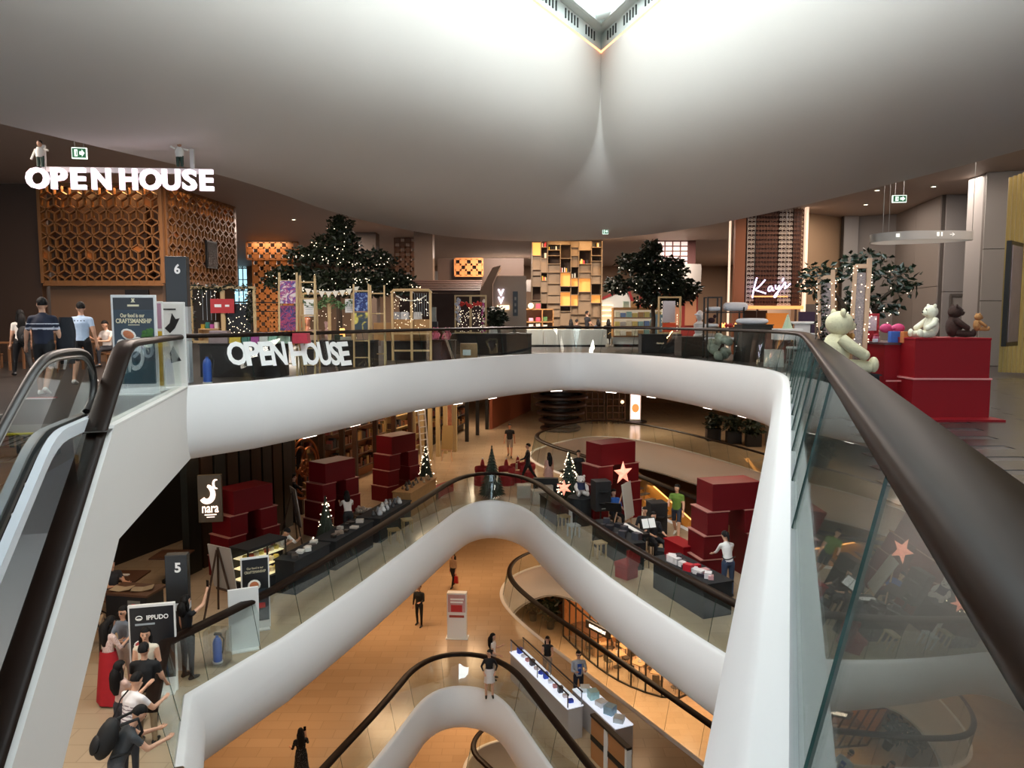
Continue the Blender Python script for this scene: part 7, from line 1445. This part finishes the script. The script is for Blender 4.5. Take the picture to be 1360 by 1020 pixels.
# stall keepers
person((-6.35, 19.9, L5), -120, 1.62, 'stall keeper in white shirt leaning on the black counter by the cake display', 'd8d4d0', '1a1a1e', '101010', lean=35, arms=((40, 10, 70, -15), (40, 10, 70, -15)), sleeve=1.5, head=(0, 20))
q = PY(463, 712, 23.6); person((q.x, q.y, L5), 20, 1.6, 'stall keeper in white shirt bending at the tall red stack', 'd4ccc6', '1c1c20', '101010', fem=True, lean=30, hair='bob', arms=((40, 8, 50, 0), (40, 8, 50, 0)), sleeve=1.)
q = PY(391, 676, 25.8); p = person((q.x, q.y, L5), -60, 1.68, 'person in black carrying a cardboard box behind the red stacks', '121214', '16161a', '101010', arms=((50, 6, 30, 0), (50, 6, 30, 0)), sleeve=1.)
q = at_hand(p, 0, -.2); tag(B().box(0, 0, 0, .5, .4, .42).to('cardboard_box', mat('cardboard', 'a0763c', .7), None, (q.x+.14, q.y-.12, q.z), .5), 'cardboard box carried between the red stacks', 'box')
for k, (px, py, Yd, f, c, lb) in enumerate(((815, 668, 25.0, 200, '2c5fae', 'musician in bright blue shirt seated by the star tower'), (856, 690, 22.6, 150, '101014', 'musician in black seated at the keyboard by the rail'), (868, 700, 22.0, 200, '14141a', 'musician in black seated beside the music stand'), (778, 662, 27.6, 30, '141418', 'seated dark haired person in black below the lit star tree'))):
    q = PY(px, py, Yd); person((q.x, q.y, L5+.48), f, 1.66, lb, c, '15151a', '101010', sit=True, leg=((85, 8, 85), (85, 8, 85)), arms=((25, 10, 60, -10), (25, 10, 60, -10)), vox=.025, sleeve=1.2)
    st = thing('stool', 'black stool under the '+lb.replace(' in black', '').replace(' in bright blue shirt', ' in blue').replace('seated ', ''), 'stool', (q.x, q.y, L5)); B().cyl(0, 0, .34, .18, .04).to('seat', mat('chair_black', '16120f', .5), st)
    for a in range(4): B().cyl(.12*cos(a*pi/2), .12*sin(a*pi/2), 0, .014, .34, 6).to('leg', mat('chair_black', '16120f', .5), st)
person((-9.6, 17.6, L5+.47), -120, 1.66, 'diner in dark clothes sitting in the dim restaurant reading a menu', '2a2c34', '18181c', '101010', sit=True, leg=((85, 4, 85), (85, 4, 85)), arms=((30, 6, 70, -10), (30, 6, 70, -10)), vox=.025)
# lowest seen floor
person(on(557, 831, L4), 160, 1.74, 'man all in black standing alone on the orange floor', '0c0c0e', '0e0e12', '101012', leg=((6, 5, 2), (-6, 6, 4)), arms=((10, 8, 80, -15), (4, 8, 8, 2)), sleeve=1.9)
p = person(on(602, 779, L4), 150, 1.62, 'woman in beige top and black trousers carrying a red bag', 'a08468', '121214', '101010', hair='long', fem=True, leg=WALK, sleeve=1.5)
handbag(p, 0, 'b0141c', 'red shopping bag carried by the woman in beige', .3, .34)
person(on(655, 902, L4), -100, 1.66, 'woman with white headband and cream top behind the woman in black sweater', 'ded4cc', 'a89c94', '30241c', hair='long', fem=True, arms=((20, 8, 100, -10), (10, 8, 60, 0)), sleeve=.4)
person(on(650, 926, L4), 185, 1.64, 'woman in black sweater and white skirt at the dark railing', '0e0e12', 'd8d0cc', '20180f', hair='bun', fem=True, arms=((-10, 24, 60, -20), (-10, 24, 60, -20)), sleeve=1.8, legs=0, skirt=('d8d0cc', .48, .15, .18), head=(-60, 0))
person(on(727, 905, L4), 175, 1.62, 'saleswoman in black vest with long hair behind the white display counter', '1a181a', 'b8a898', '101010', hair='long', fem=True, arms=((24, 8, 70, -12), (24, 8, 70, -12)), sleeve=.1)
person(on(768, 932, L4), 190, 1.74, 'man in pale grey blazer over bright blue T-shirt at the display counter', 'bcc2ca', '2a3446', '181818', arms=((16, 10, 90, -20), (16, 10, 90, -20)), sleeve=1.95, stripe=None, glasses=True, untuck=1.)
q = S.objects[-1] if False else [o for o in bpy.data.objects if o.get('label', '').startswith('man in pale grey')][0]
bl = B(); bl.prism([(-.05, 1.0), (.05, 1.0), (.075, 1.36), (-.075, 1.36)], (0, .128, 0), (1, 0, 0), (0, 0, 1), (0, .012, 0)).to('blue_shirt_front', cloth('2050a8'), q)
B().box(0, .142, 1.2, .09, .006, .025).box(0, .142, 1.24, .07, .006, .02).to('shirt_print', mat('sticker_white', 'd8d0d0', .5), q)
p = person(on(401, 1042, L4), 20, 1.6, 'woman in black polka dot dress with long hair on the orange floor', '101013', '101013', '20180f', hair='long', fem=True, arms=((14, 14, 60, 10), (40, 10, 90, -10)), sleeve=1.3, dress=True, skirt=('101013', .6, .14, .2), leg=((4, 3, 4), (-4, 3, 4)))
pk = mat('polka_black', '101013', .8); tt = pk.node_tree; vo = tt.nodes.new('ShaderNodeTexVoronoi'); vo.inputs['Scale'].default_value = 22; vo.inputs['Randomness'].default_value = .35
lt = tt.nodes.new('ShaderNodeMath'); lt.operation = 'LESS_THAN'; lt.inputs[1].default_value = .16; mxn = tt.nodes.new('ShaderNodeMix'); mxn.data_type = 'RGBA'; mxn.inputs['A'].default_value = (*lin('101013'), 1); mxn.inputs['B'].default_value = (*lin('e8e4e0'), 1)
tt.links.new(vo.outputs[0], lt.inputs[0]); tt.links.new(lt.outputs[0], mxn.inputs['Factor']); tt.links.new(mxn.outputs['Result'], tt.nodes['Principled BSDF'].inputs[0])
for ch in p.children:
    if ch.name.startswith('skirt'): ch.data.materials[0] = pk
    if ch.name.startswith('body'): ch.data.materials[1] = pk
phone(p, 1, 'phone in the hand of the woman in polka dots')
for o in bpy.data.objects:
    if 'tips' in o: del o['tips']
